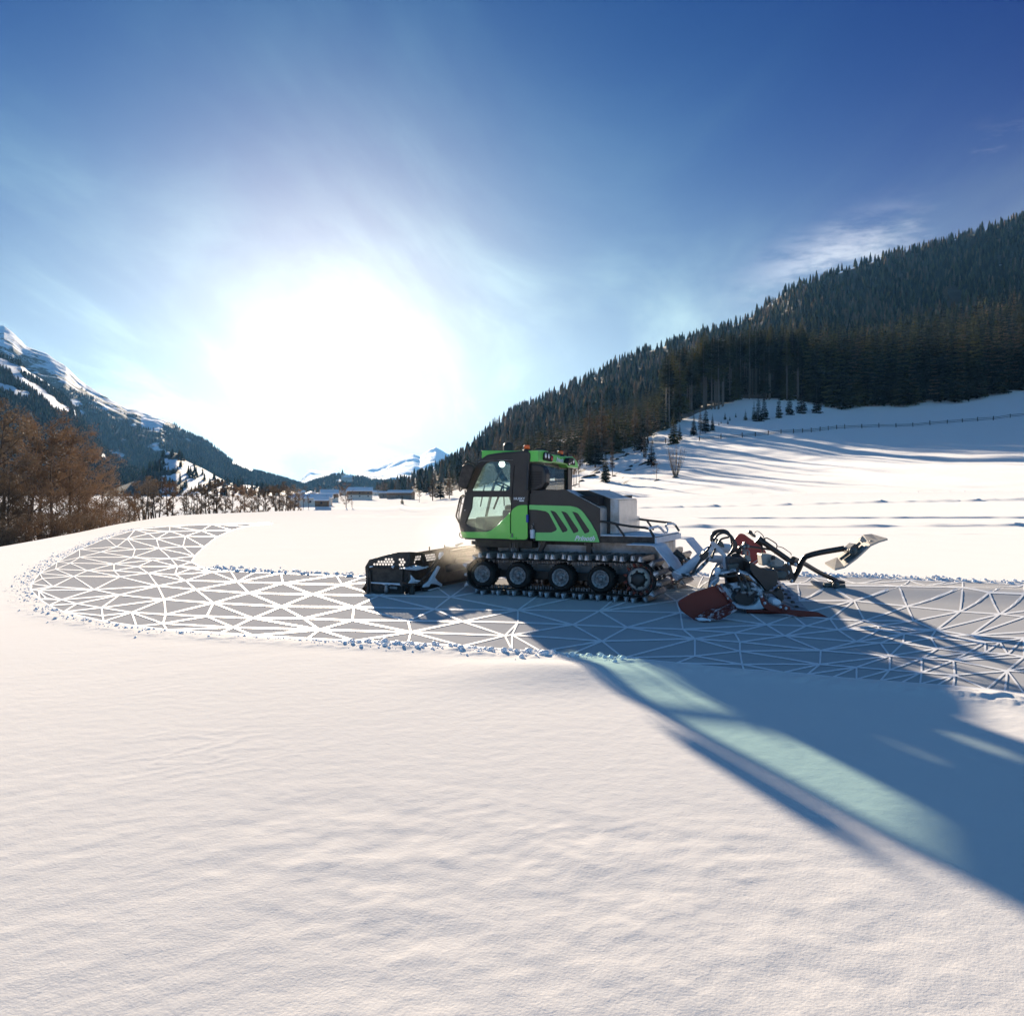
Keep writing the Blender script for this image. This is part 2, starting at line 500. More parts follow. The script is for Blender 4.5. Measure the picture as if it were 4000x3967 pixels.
def ground_z(X, Y, detail=True):
    z = ground_base(X, Y)
    if not detail: return z
    d, ins = np.full(X.shape, 99.0), np.zeros(X.shape, bool)
    near = (Y < 110) & (Y > 5)
    if near.any():
        dd, ii = dist_poly(X[near], Y[near], POLY)
        d[near] = dd; ins[near] = ii
    sd = np.where(ins, -d, d)                      # >0 outside the piste
    amp = S((sd+0.0)/1.2)
    # wind crust: long low ripples drawn out by the wind
    ca, sa = math.cos(R(32)), math.sin(R(32))
    Xr, Yr = X*ca + Y*sa, -X*sa + Y*ca
    fade = S((60-Y)/40)
    w1 = fbm(Xr/2.2 + 0.5*perlin(X/3, Y/3, 13), Yr/0.9 + 0.8*perlin(X/4, Y/4, 12), 4, 11, 0.55)
    w2 = fbm(Xr/0.75, Yr/0.22, 3, 21, 0.55)
    patchy = S(0.30 + 1.9*perlin(X/4.5, Y/5.5, 31))
    tracks = S((perlin(X/3.3, Y/4.2, 41) - 0.10)*4) * S((10.5-Y)/3.5) * S((2.5-X)/1.5)
    r = (0.0014 + 0.0024*patchy)*w1 + (0.0005 + 0.0018*patchy)*w2 + 0.0010*fbm(X/0.16, Y/0.12, 2, 24)*S((14-Y)/5) + 0.045*perlin(X/9, Y/7, 51)
    r = r + tracks*0.007*fbm(X/0.42, Y/0.36, 3, 61, 0.5)
    rid = np.maximum(0, 0.16-np.abs(perlin(Xr/0.42 + 0.5*perlin(X/.5, Y/.5, 28), Yr/0.16, 27)))/0.16
    r = r + 0.0025*rid*S(0.1 + 1.8*perlin(X/2.0, Y/2.0, 29))*S((9-Y)/3)*S((1.2-X)/1.5)
    z = z + r*amp*(0.25 + 0.75*fade)
    # loose berm thrown up along the outer edge and the cut edge inside
    bern = np.exp(-((sd-0.34)/0.26)**2) * (Y < 75) * (0.45 + 0.55*S((X+3)/5))
    z = z + bern*(0.03 + 0.045*np.abs(fbm(X/0.28, Y/0.28, 3, 71)) + 0.012*perlin(X/1.3, Y/1.3, 72))
    z = z - 0.03*S((0.02-sd)/0.15)*(Y < 110)
    # foreground drift that lies across the shadow
    y_r = 9.3 + 0.10*(X-1.0)
    z = z + 0.10*np.exp(-((Y-y_r)/0.8)**2)*S((X+1.5)/2.5)*amp
    # far machine lines in the field
    for (xa, ya, xb2, yb, wdt, hgt) in [(6, 62, 60, 55, 1.2, -0.45), (4, 44, 70, 46, 0.7, 0.24), (0, 37, 60, 38, 0.4, -0.10), (-30, 120, 25, 100, 1.4, -0.22), (-12, 64, 12, 60, 0.8, 0.20), (-5, 150, 40, 128, 2.0, -0.5), (-16, 84, 10, 78, 0.7, -0.16), (10, 88, 70, 84, 1.4, 0.42), (12, 52, 60, 50, 0.5, -0.10)]:
        P = np.array([[xa, ya], [(xa+xb2)/2, (ya+yb)/2 + 1.5], [xb2, yb]], float)
        m = (Y > min(ya, yb)-8) & (Y < max(ya, yb)+8)
        if m.any():
            dl, _ = dist_poly(X[m], Y[m], P, False)
            z[m] += hgt*np.exp(-(dl/wdt)**2)*(0.7 + 0.5*perlin(X[m]/1.5, Y[m]/1.5, 81))
    # hillside hummocks
    px = CX + F*X/np.maximum(Y, 1)
    hl = (Y > tab(px, HYf)) & (px > 1480)
    z = z + np.where(hl, 0.5*fbm(X/22, Y/22, 3, 91) + 5.0*fbm(X/160, Y/160, 3, 95)*S((Y-tab(px, HYt))/300), 0)
    return z

def z_at(X, Y):
    return float(ground_z(np.array([float(X)]), np.array([float(Y)]))[0])
def hit(px, py, lo=8.0, hi=1500.0, n=900):
    """where the line of sight through a photo coordinate meets the ground"""
    Yd = np.exp(np.linspace(math.log(lo), math.log(hi), n))
    X = (px-CX)/F*Yd
    zr = H - (py-HY)/F*Yd
    g = ground_base(X, Yd)
    k = np.argmax(zr < g) if (zr < g).any() else n-1
    Y_ = Yd[k]; X_ = (px-CX)/F*Y_
    return Vector((X_, Y_, z_at(X_, Y_)))

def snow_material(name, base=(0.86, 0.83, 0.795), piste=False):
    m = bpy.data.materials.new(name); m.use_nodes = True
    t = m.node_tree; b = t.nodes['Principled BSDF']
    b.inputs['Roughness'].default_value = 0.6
    b.inputs['Specular IOR Level'].default_value = 0.0
    b.inputs['Sheen Weight'].default_value = 0.0 if piste else 0.22
    b.inputs['Sheen Roughness'].default_value = 0.25
    geo = nd(t, 'ShaderNodeNewGeometry')
    n1 = nd(t, 'ShaderNodeTexNoise'); n1.inputs['Scale'].default_value = 9.0; n1.inputs['Detail'].default_value = 8; n1.inputs['Roughness'].default_value = 0.62
    t.links.new(geo.outputs['Position'], n1.inputs['Vector'])
    n2 = nd(t, 'ShaderNodeTexNoise'); n2.inputs['Scale'].default_value = 0.6; n2.inputs['Detail'].default_value = 6
    t.links.new(geo.outputs['Position'], n2.inputs['Vector'])
    mx = nd(t, 'ShaderNodeMix', data_type='RGBA')
    mx.inputs['A'].default_value = (*[c*0.94 for c in base], 1); mx.inputs['B'].default_value = (*base, 1)
    t.links.new(n2.outputs['Fac'], mx.inputs['Factor'])
    col = mx.outputs['Result']
    at = nd(t, 'ShaderNodeAttribute', attribute_name='cover')
    if not piste:
        # needle litter, earth and rock where the snow is gone
        dn = nd(t, 'ShaderNodeTexNoise'); dn.inputs['Scale'].default_value = 0.35; dn.inputs['Detail'].default_value = 8; dn.inputs['Roughness'].default_value = 0.7
        t.links.new(geo.outputs['Position'], dn.inputs['Vector'])
        dm = nd(t, 'ShaderNodeMix', data_type='RGBA')
        dm.inputs['A'].default_value = (0.030, 0.026, 0.018, 1); dm.inputs['B'].default_value = (0.075, 0.055, 0.035, 1)
        t.links.new(dn.outputs['Fac'], dm.inputs['Factor'])
        c2 = nd(t, 'ShaderNodeMix', data_type='RGBA')
        th = math_node(t, 'ADD', at.outputs['Fac'], math_node(t, 'MULTIPLY', math_node(t, 'SUBTRACT', dn.outputs['Fac'], 0.5), 0.9))
        mr = nd(t, 'ShaderNodeMapRange', interpolation_type='SMOOTHSTEP'); mr.inputs['From Min'].default_value = 0.42; mr.inputs['From Max'].default_value = 0.58
        t.links.new(th, mr.inputs['Value']); t.links.new(mr.outputs[0], c2.inputs['Factor'])
        t.links.new(col, c2.inputs['A']); t.links.new(dm.outputs['Result'], c2.inputs['B'])
        col = c2.outputs['Result']
    t.links.new(col, b.inputs['Base Color'])
    bp = nd(t, 'ShaderNodeBump'); bp.inputs['Distance'].default_value = 0.0045 if not piste else 0.0010
    bp.inputs['Strength'].default_value = 0.8
    nf = nd(t, 'ShaderNodeTexNoise'); nf.inputs['Scale'].default_value = 70.0; nf.inputs['Detail'].default_value = 3
    t.links.new(geo.outputs['Position'], nf.inputs['Vector'])
    hgt = math_node(t, 'ADD', n1.outputs['Fac'], math_node(t, 'MULTIPLY', nf.outputs['Fac'], 0.35))
    if piste:
        u = nd(t, 'ShaderNodeAttribute', attribute_name='lane')
        cord = math_node(t, 'SINE', math_node(t, 'MULTIPLY', u.outputs['Fac'], 160.0))
        hgt = math_node(t, 'ADD', hgt, math_node(t, 'MULTIPLY', cord, 0.8))
        lane = nd(t, 'ShaderNodeTexNoise', noise_dimensions='1D'); lane.inputs['Scale'].default_value = 1.0; lane.inputs['Detail'].default_value = 6
        t.links.new(math_node(t, 'MULTIPLY', u.outputs['Fac'], 3.0), lane.inputs['W'])
        hgt = math_node(t, 'ADD', hgt, math_node(t, 'MULTIPLY', lane.outputs['Fac'], 3.5))
    t.links.new(hgt, bp.inputs['Height']); t.links.new(bp.outputs[0], b.inputs['Normal'])
    return m
SNOW = snow_material('snow')
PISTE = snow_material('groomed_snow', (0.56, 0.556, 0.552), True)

# ground fan: columns by compass direction, rows by distance
NC, NR = 1150, 1000
ac = np.linspace(-0.80, 0.80, NC)
rows = np.concatenate([np.exp(np.linspace(math.log(2.6), math.log(34), 560))[:-1], np.exp(np.linspace(math.log(34), math.log(2600), 400)), np.exp(np.linspace(math.log(2700), math.log(16000), 30))])
A_, Yg = np.meshgrid(ac, rows)
Xg = A_*Yg
Zg = ground_z(Xg.ravel(), Yg.ravel()).reshape(Xg.shape)
nr, nc = Xg.shape
PXg = CX + F*A_
Zg = np.where(Yg > 4000, np.minimum(Zg, -2.5 + 0*Zg), Zg)
def cover_fn(px, X, Y):
    Yt = tab(px, HYt)
    edge = Yt*(1 + 0.05*perlin(X/18, Y/18, 101))
    c = S((Y-edge)/12)*(px > 1500)
    gap = np.zeros_like(c)
    for (gx, gy, wx, wy) in [(2700+760/1.486*1.0, 0, 0, 0)]:
        pass
    clear = S((perlin(X/45, Y/120, 103)-0.33)*6)*S((Y-Yt-60)/60)
    c = c*(1-0.8*clear)
    # earth shows through in stepped bands at the foot of the slope, and along the river bank
    yimg = HY + (H-ground_base(X, Y))/np.maximum(Y, 1)*F
    band = (px > 2120) & (px < 2560) & (yimg < 1945) & (yimg > 1740)
    bn = S((fbm(px/55 + yimg/60, (yimg - 0.9*(2500-px)*0.5)/16, 3, 111)-0.30)*5) * S((2560-px)/180)
    c = np.where(band, np.maximum(c, bn*0.8), c)
    xb = np.interp(Y, BK[:, 1], BK[:, 0])
    riv = np.exp(-(((xb-X)-2.6)/2.0)**2)*S((75-Y)/30)*(Y > 20)
    return np.maximum(c, riv*0.72)
CV = cover_fn(PXg.ravel(), Xg.ravel(), Yg.ravel())
Vg = np.stack([Xg.ravel(), Yg.ravel(), Zg.ravel()], 1)
i0 = (np.arange(nr-1)[:, None]*nc + np.arange(nc-1)[None, :]).ravel()
Fg = np.stack([i0, i0+1, i0+nc+1, i0+nc], 1)
# the rest of the field, behind and beside the eye, as one wide ring of faces in the same sheet
n0 = len(Vg)
a0 = 0.80
ys = rows[::40].tolist() + [rows[-1]]
extraV, extraF = [], []
for sgn in (-1, 1):
    base_i = n0 + len(extraV)
    col = 0 if sgn < 0 else nc-1
    for r_ in range(nr):
        extraV.append((sgn*16000.0, rows[r_], Vg[r_*nc+col, 2]))
    for r_ in range(nr-1):
        a, b, c, d = r_*nc+col, (r_+1)*nc+col, base_i+r_+1, base_i+r_
        extraF.append((a, b, c, d) if sgn < 0 else (a, d, c, b))
b_i = n0 + len(extraV)
extraV += [(-16000.0, -9000.0, 0.0), (16000.0, -9000.0, 0.0)]
Vg = np.concatenate([Vg, np.array(extraV)])
ground = obj_np('ground', Vg, [np.concatenate([Fg, np.array(extraF)])], SNOW, smooth=True)
# back part: near edge of the fan joined to the two far corners
bm = bmesh.new(); bm.from_mesh(ground.data); bm.verts.ensure_lookup_table()
near = [bm.verts[n0]] + [bm.verts[i] for i in range(nc)] + [bm.verts[n0+nr]]
bm.faces.new([bm.verts[b_i], bm.verts[b_i+1]] + near[::-1])
bm.to_mesh(ground.data); bm.free()
at = ground.data.attributes.new('cover', 'FLOAT', 'POINT')
at.data.foreach_set('value', np.concatenate([CV, np.zeros(len(Vg)-n0)]).astype(np.float32))
tag(ground, kind='structure')

# ------------------------------------------------------------------ groomed piste sheet and the white line network on it
def resample(P, n):
    P = np.array(P); d = np.concatenate([[0], np.cumsum(np.hypot(*np.diff(P, axis=0).T))])
    t = np.linspace(0, d[-1], n)
    return np.stack([np.interp(t, d, P[:, 0]), np.interp(t, d, P[:, 1])], 1)
def match(Pin, Pout, n, nseg):
    return resample(Pin, n), resample(Pout, n)
# pair up three stretches so the sheet bends with the curve
i_o, i_i = 10, 6                                    # bend apex on both edges
o1, o2 = resample(OUT_W[:i_o+1], 60), resample(OUT_W[i_o:], 200)
n1_, n2_ = resample(INN_W[:i_i+1], 60), resample(INN_W[i_i:], 200)
oo = np.concatenate([o1, o2[1:]]); ii = np.concatenate([n1_, n2_[1:]])
NL = 40
tt = np.linspace(0, 1, NL)
PX_ = oo[:, None, 0]*(1-tt) + ii[:, None, 0]*tt
PY_ = oo[:, None, 1]*(1-tt) + ii[:, None, 1]*tt
def piste_z(X, Y):
    z = ground_base(X, Y)
    z = z + 0.006*fbm(X/1.6, Y/1.6, 3, 131) - 0.002
    # rolled wave on the right-hand stretch
    k = S((X-2.0)/4)*(Y < 30)
    return z + 0.10*k*np.exp(-((Y-(17.3-0.28*(X-4)))/1.0)**2)
PZ_ = piste_z(PX_.ravel(), PY_.ravel())
ir = (np.arange(len(oo)-1)[:, None]*NL + np.arange(NL-1)[None, :]).ravel()
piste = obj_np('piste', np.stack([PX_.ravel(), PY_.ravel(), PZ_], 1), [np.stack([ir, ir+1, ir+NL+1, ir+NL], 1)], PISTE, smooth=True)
wid = np.hypot(oo[:, 0]-ii[:, 0], oo[:, 1]-ii[:, 1])
lane = (np.full(len(oo), 8.0)[:, None]*tt[None, :])
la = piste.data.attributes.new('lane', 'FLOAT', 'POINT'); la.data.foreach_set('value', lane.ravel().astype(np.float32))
tag(piste, kind='structure')

NODES = kG([(278,262),(265,212),(430,240),(430,215),(453,263),(355,312),(450,332),(232,350),(290,365),(383,380),(387,410),(497,397),(595,298),(620,349),(660,255),(700,278),(740,312),(805,362),(780,412),(615,440),(625,405),(880,455),(955,420),(1062,375),(940,325),(895,282),(1068,288),(1180,330),(1145,420),(1205,463),(1335,377),(1290,293),(1330,428),(1540,430),(1550,472),(1640,385),(1430,335),(1700,340),(1745,432),(1905,485),
  (575,200),(645,195),(670,225),(720,232),(510,160),(600,155),(690,150),(380,170),(480,120),(590,120),(700,110),(640,92),(760,90),(300,190),(210,235),(160,270),(200,300),(330,240),(520,225),(560,250),(800,245),(500,190),(440,150),(560,100),(145,315),(175,345)])
NODES += kH([(22,225),(22,272),(0,318),(330,228),(230,280),(340,342),(435,290),(635,235),(645,298),(690,333),(690,398),(840,310),(860,345),(860,380),(868,430),(960,280),(880,225),(1030,322),(1060,245),(1110,285),(1165,378),(1162,430),(1200,258),(1230,300),(1300,345),(1300,440),(1390,350),(1385,300),(1330,265),(1425,398),(1425,450),(1475,350),(1480,315),(1545,408),(1545,460),(1580,330),(1605,370),(1600,300),(1665,415),(1670,470),(1720,385),(1785,385),(1785,345),(1730,320),(1870,390),(1868,455),(1840,345),(1932,400),(1078,145),(1085,190),(1290,190),(1300,130),(1200,150),(1460,155),(1490,210),(1560,140),(1515,265),(1690,230),(1840,240),(1800,175),(1700,160),(1932,180),(1932,250),(1640,117),(1500,112),(760,105),(700,150),(560,150),(620,190),(460,125),(1380,285),(1650,320),(1930,330),(2060,300),(2060,420),(2080,210),(2250,380),(2250,250),(2400,480),(2450,300)])
def line_net():
    B = OUT_PX + INN_PX[::-1]
    pts = [Vector((p[0], p[1]*4.8)) for p in B + NODES]
    nb = len(B)
    res = delaunay_2d_cdt(pts, [], [list(range(nb))], 2, 1e-3)
    vs = [(v.x, v.y/4.8) for v in res[0]]
    edges = set()
    for f in res[2]:
        for i in range(len(f)):
            edges.add(tuple(sorted((f[i], f[(i+1) % len(f)]))))
    mb = MB()
    def pen(a, b):
        # a broad-nibbed line, wide along the view of the valley so it still reads at a glance from the bank
        n = max(2, int((Vector(a)-Vector(b)).length/0.5))
        P = [(a[0]+(b[0]-a[0])*i/n, a[1]+(b[1]-a[1])*i/n) for i in range(n+1)]
        th = math.atan2(b[1]-a[1], b[0]-a[0])
        L, Rr = [], []
        for (x, y) in P:
            Yd = max(y, 6)
            wk = 0.00085 - 0.00045*min(1, max(0, (Yd-13)/12)); wk *= 1.2 if Yd < 18 else 0.95; hx = wk*Yd; hy = min(wk*Yd*Yd/H*0.92, 0.45)
            nx, ny = -math.sin(th), math.cos(th)
            rr = math.hypot(x, y); ex, ey = x/rr, y/rr           # nib stands square to the bank the web was drawn from
            na, nb_ = nx*ex + ny*ey, -nx*ey + ny*ex
            k = math.sqrt((hx*nb_)**2 + (hy*na)**2)
            oa, ob_ = hy*hy*na/k, hx*hx*nb_/k
            ox, oy = oa*ex - ob_*ey, oa*ey + ob_*ex
            L.append((x+ox, y+oy)); Rr.append((x-ox, y-oy))
        V = L + Rr
        z = piste_z(np.array([p[0] for p in V]), np.array([p[1] for p in V])) + 0.006
        m = len(L)
        mb.add([(V[i][0], V[i][1], z[i]) for i in range(2*m)], [(i+1, i, m+i, m+i+1) for i in range(m-1)])
    far = lambda v: v[1] < 2045
    for (i, j) in sorted(edges):
        if far(vs[i]) and far(vs[j]) and abs(vs[i][0]-vs[j][0]) > 250: continue
        p, q = on_flat(vs[i]), on_flat(vs[j])
        pen(p, q)
    return mb
WHITE_LINE = mat('white_line_paint', (0.98, 0.98, 0.98), rough=0.6, spec=0.3)
net = line_net().build('line_network', WHITE_LINE)
tag(net, 'web of white triangle lines drawn over the grey groomed piste', 'line marking')

# ------------------------------------------------------------------ loose snow along the piste edge
def lump_template():
    bm = bmesh.new(); bmesh.ops.create_icosphere(bm, subdivisions=2, radius=1)
    V = np.array([v.co for v in bm.verts]); Fc = np.array([[v.index for v in f.verts] for f in bm.faces]); bm.free()
    return V, Fc
LV, LF = lump_template()
CLOD = mat('clod_snow', (0.84, 0.86, 0.89), rough=0.6, spec=0.3, bump=0.01, bscale=25)
def lumps(name, centres, sizes, label=None):
    vs, fs = [], []
    for i, ((x, y, z), s) in enumerate(zip(centres, sizes)):
        sc = rng.uniform(.7, 1.3, 3)*s; sc[2] *= .75
        a = rng.uniform(0, 6.28); off = rng.uniform(0, 50)
        W = LV*(1 + 0.28*perlin(LV[:, 0]*1.7+off, LV[:, 1]*1.7+LV[:, 2]*1.3, i % 9)[:, None])*sc
        W = np.stack([W[:, 0]*math.cos(a)-W[:, 1]*math.sin(a), W[:, 0]*math.sin(a)+W[:, 1]*math.cos(a), W[:, 2]], 1)
        vs.append(W + np.array([x, y, z])); fs.append(LF + i*len(LV))
    o = obj_np(name, np.concatenate(vs), [np.concatenate(fs)], CLOD, smooth=True)
    return o
oline = resample(OUT_W, 4000)
cen, siz = [], []
for k in range(8500):
    i = rng.integers(300, 3600); p = oline[i]; q = oline[min(i+5, 3999)]
    d = np.array(q)-np.array(p); d = d/(np.linalg.norm(d)+1e-9); nrm_ = np.array([d[1], -d[0]])
    if p[1] > 45: continue
    o_ = abs(rng.normal(0.0, 0.20)) + 0.02
    # outward is away from the inner edge
    c = POLY.mean(0)
    for sgn in (1, -1):
        x, y = p[0]+nrm_[0]*o_*sgn, p[1]+nrm_[1]*o_*sgn
        dd, ii_ = dist_poly(np.array([x]), np.array([y]), POLY)
        if not ii_[0]: break
    if perlin(np.array([i/55.0]), np.array([3.3]), 6)[0] < rng.uniform(-.45, .15): continue
    s = 0.006 + 0.036*rng.random()**5
    if rng.random() < 0.10: s *= 1.4
    if p[0] < -2: s *= 0.5
    if p[0] < -3 and rng.random() < .45: continue
    cen.append((x, y, 0)); siz.append(s)
cx = np.array(cen); zz_ = ground_z(cx[:, 0], cx[:, 1])
cen = [(c[0], c[1], z+0.3*s) for c, z, s in zip(cen, zz_, siz)]
tag(lumps('snow_clods', cen, siz), 'crumbled snow clods heaped along the outer edge of the piste', 'snow clods', kind='stuff')
iline = resample(INN_W, 2500)
cen, siz = [], []
for k in range(900):
    i = rng.integers(1400, 2400); p = iline[i]
    cen.append((p[0]+rng.normal(0, .1), p[1]+abs(rng.normal(0.1, 0.3)), 0)); siz.append(0.012+0.04*rng.random()**3)
cx = np.array(cen); zz_ = ground_z(cx[:, 0], cx[:, 1])
cen = [(c[0], c[1], z+0.3*s) for c, z, s in zip(cen, zz_, siz)]
tag(lumps('snow_clods', cen, siz), 'rough crumbs of snow on the far edge of the piste behind the machine', 'snow clods', kind='stuff')

# ------------------------------------------------------------------ mountains
def interp_rows(T):
    T = np.array(T, float); return T[:, 0], T[:, 1]
ROCK = (0.055, 0.05, 0.045)
def mountain_material(name):
    m = bpy.data.materials.new(name); m.use_nodes = True
    t = m.node_tree; b = t.nodes['Principled BSDF']
    b.inputs['Roughness'].default_value = 0.85; b.inputs['Specular IOR Level'].default_value = 0.15
    geo = nd(t, 'ShaderNodeNewGeometry'); at = nd(t, 'ShaderNodeAttribute', attribute_name='cover')
    n = nd(t, 'ShaderNodeTexNoise'); n.inputs['Scale'].default_value = 0.018; n.inputs['Detail'].default_value = 9; n.inputs['Roughness'].default_value = 0.68
    t.links.new(geo.outputs['Position'], n.inputs['Vector'])
    th = math_node(t, 'ADD', at.outputs['Fac'], math_node(t, 'MULTIPLY', math_node(t, 'SUBTRACT', n.outputs['Fac'], 0.5), 1.3))
    mr = nd(t, 'ShaderNodeMapRange', interpolation_type='SMOOTHSTEP'); mr.inputs['From Min'].default_value = 0.45; mr.inputs['From Max'].default_value = 0.56
    t.links.new(th, mr.inputs['Value'])
    n2 = nd(t, 'ShaderNodeTexNoise'); n2.inputs['Scale'].default_value = 0.12; n2.inputs['Detail'].default_value = 6
    t.links.new(geo.outputs['Position'], n2.inputs['Vector'])
    dk = nd(t, 'ShaderNodeMix', data_type='RGBA'); dk.inputs['A'].default_value = (0.020, 0.024, 0.017, 1); dk.inputs['B'].default_value = (0.060, 0.050, 0.038, 1)
    t.links.new(n2.outputs['Fac'], dk.inputs['Factor'])
    mx = nd(t, 'ShaderNodeMix', data_type='RGBA'); mx.inputs['A'].default_value = (0.80, 0.83, 0.88, 1)
    t.links.new(dk.outputs['Result'], mx.inputs['B']); t.links.new(mr.outputs[0], mx.inputs['Factor'])
    t.links.new(mx.outputs['Result'], b.inputs['Base Color'])
    bp = nd(t, 'ShaderNodeBump'); bp.inputs['Distance'].default_value = 6.0; bp.inputs['Strength'].default_value = 0.6
    t.links.new(n.outputs['Fac'], bp.inputs['Height']); t.links.new(bp.outputs[0], b.inputs['Normal'])
    return m
MOUNT = mountain_material('mountain_snow_and_rock')

class Ridge:
    def __init__(s, name, T, amp, seed, cover, p0=-400, p1=1400, nx=420, ny=150, gully=0.0, power=1.0):
        # T rows: column, foot distance, crest distance, crest height in the view
        T = np.array(T, float); s.T = T; s.seed, s.amp, s.power, s.gully = seed, amp, power, gully
        px = np.linspace(p0, p1, nx); t = np.linspace(0, 1.35, ny)
        PX, TT = np.meshgrid(px, t)
        X, Y, Z = s.at(PX.ravel(), TT.ravel())
        i = (np.arange(ny-1)[:, None]*nx + np.arange(nx-1)[None, :]).ravel()
        s.o = obj_np(name, np.stack([X, Y, Z], 1), [np.stack([i, i+1, i+nx+1, i+nx], 1)], MOUNT, smooth=True)
        yimg = HY + (H-Z)/Y*F
        cv = cover(PX.ravel(), yimg, TT.ravel(), X, Y)
        a = s.o.data.attributes.new('cover', 'FLOAT', 'POINT'); a.data.foreach_set('value', cv.astype(np.float32))
        tag(s.o, kind='structure')
    def at(s, px, t):
        T = s.T
        Yf = np.interp(px, T[:, 0], T[:, 1]); Yc = np.interp(px, T[:, 0], T[:, 2]); yc = np.interp(px, T[:, 0], T[:, 3])
        Y = Yf + (Yc-Yf)*t; X = (px-CX)/F*Y
        zc = H - (yc-HY)/F*Yc
        zf = -4.0
        up = np.clip(t, 0, 1)**s.power
        Z = zf + (zc-zf)*up - np.clip(t-1, 0, 1)*(zc-zf)*1.6
        k = np.clip(t*3, 0, 1)
        n = fbm(X/420, Y/420, 6, s.seed, 0.52)*s.amp
        rg = (0.5-np.abs(perlin(px/120 + t*1.3, t*1.2, s.seed+7))*2)*s.gully
        Z = Z + (n+rg)*k*np.clip((zc-zf)/200, 0.05, 1)
        return X, Y, Z

def seg_mask(px, y, segs, w):
    m = np.zeros_like(px)
    for sg, ww in segs:
        d, _ = dist_poly(px, y, np.array(sg), False)
        m = np.maximum(m, S(1.5 - d/(1.5*ww*w*(1+0.9*perlin(px/45, y/30, 77)))))
    return m
CH = [(k5([(-20,318),(60,350),(130,425),(220,480),(300,545),(390,605)]), 9), (k5([(-20,300),(100,345),(240,425),(440,520),(530,605),(640,680)]), 6), (k5([(-20,455),(60,475),(150,512)]), 10),
      (k5([(330,650),(345,668)]), 3), (k5([(430,600),(440,640)]), 2), (k5([(730,745),(745,752)]), 4), (k5([(600,870),(615,890)]), 6)]
CH = [([tuple(p) for p in a], w) for a, w in CH]
def cov_front(px, y, t, X, Y):
    c = 0.98 + 0*px
    m = seg_mask(px, y, CH, 1.0)
    c = c - 1.0*m*(0.75+0.5*perlin(px/14, y/9, 5))
    return np.clip(c, 0, 1.1)
def cov_back(px, y, t, X, Y):
    yc = np.interp(px, [0, 1230], [1270, 1885])
    up = S(1 - (y-yc-0)/260)*S((840-px)/300)           # snow under the crest
    c = 0.80 - 0.42*up - 0.30*S((fbm(px/90+y/300, y/50, 3, 9)-0.12)*4)*S((y-1500)/60)*S((900-px)/300) + 0.10*np.clip(1-t, 0, 1)
    m = seg_mask(px, y, [([tuple(p) for p in k5([(845,640),(900,655),(930,672)])], 10), ([tuple(p) for p in k5([(845,685),(915,705)])], 8), ([tuple(p) for p in k5([(1370,825),(1400,850)])], 14), ([tuple(p) for p in k5([(1030,662),(1065,672)])], 7), ([tuple(p) for p in k5([(680,490),(760,540),(870,590)])], 16), ([tuple(p) for p in k5([(570,470),(600,430),(640,500),(680,540)])], 10), ([tuple(p) for p in k5([(1360,905),(1460,945)])], 5)], 1.0)
    return np.clip(c - 0.7*m, 0, 1.1)
def crest(L): return [tuple(p) for p in L]
fr = Ridge('mountain', [(a, b, c, d+14) for a, b, c, d in [(-500,700,1300,1140),(0,700,1400,1362),(135,700,1450,1442),(209,700,1480,1506),(270,720,1500,1560),(323,740,1500,1622),(377,760,1500,1700),(431,780,1500,1765),(500,790,1400,1812),(600,800,1300,1858),(700,820,1250,1895),(800,830,1200,1912)]], 9, 301, cov_front, p0=-450, p1=800, gully=9, power=1.05)
bk = Ridge('mountain', [(-500,1500,2800,1150),(-100,1500,2800,1262),(14,1500,2800,1268),(40,1500,2800,1290),(100,1500,2800,1345),(180,1500,2750,1385),(256,1500,2700,1428),(336,1500,2700,1500),(420,1500,2650,1548),(500,1500,2600,1598),(620,1520,2550,1640),(720,1540,2500,1690),(800,1550,2450,1722),(900,1600,2400,1782),(1000,1650,2400,1835),(1100,1700,2350,1868),(1180,1750,2300,1895),(1240,1800,2300,1918)], 26, 322, cov_back, p0=-450, p1=1240, gully=8, power=0.9)
def cov_knoll(px, y, t, X, Y):
    return np.clip(0.72 - 0.85*S((fbm(px/70, y/22, 3, 15)+0.10)*4)*S((px-600)/80), 0, 1.1)
kn = Ridge('hills', [(400,620,760,1925),(520,620,760,1880),(600,620,780,1812),(655,620,800,1762),(690,620,800,1768),(730,620,820,1800),(800,640,840,1832),(850,650,850,1862),(900,660,860,1885),(1000,680,860,1898),(1080,700,860,1912),(1150,700,860,1920)], 3, 341, cov_knoll, p0=400, p1=1150, nx=200, ny=60)
def cov_mid(px, y, t, X, Y):
    snow = S(1.5-np.hypot((px-1345)/36, (y-1878)/7))
    return np.clip(1.0 - 1.2*snow, 0, 1.1)
mid = Ridge('hills', [(1100,1900,2400,1925),(1180,1900,2400,1900),(1225,1900,2400,1880),(1262,1900,2400,1868),(1297,1900,2400,1857),(1330,1900,2400,1853),(1372,1900,2400,1862),(1420,1900,2400,1866),(1450,1900,2450,1876),(1500,1900,2500,1880),(1560,1900,2500,1880),(1650,1900,2500,1880),(1800,1900,2500,1890)], 5, 361, cov_mid, p0=1100, p1=1800, nx=200, ny=50)
def cov_far(px, y, t, X, Y):
    return np.clip(0.30 + 0.25*S((y-1820)/60), 0, 1)
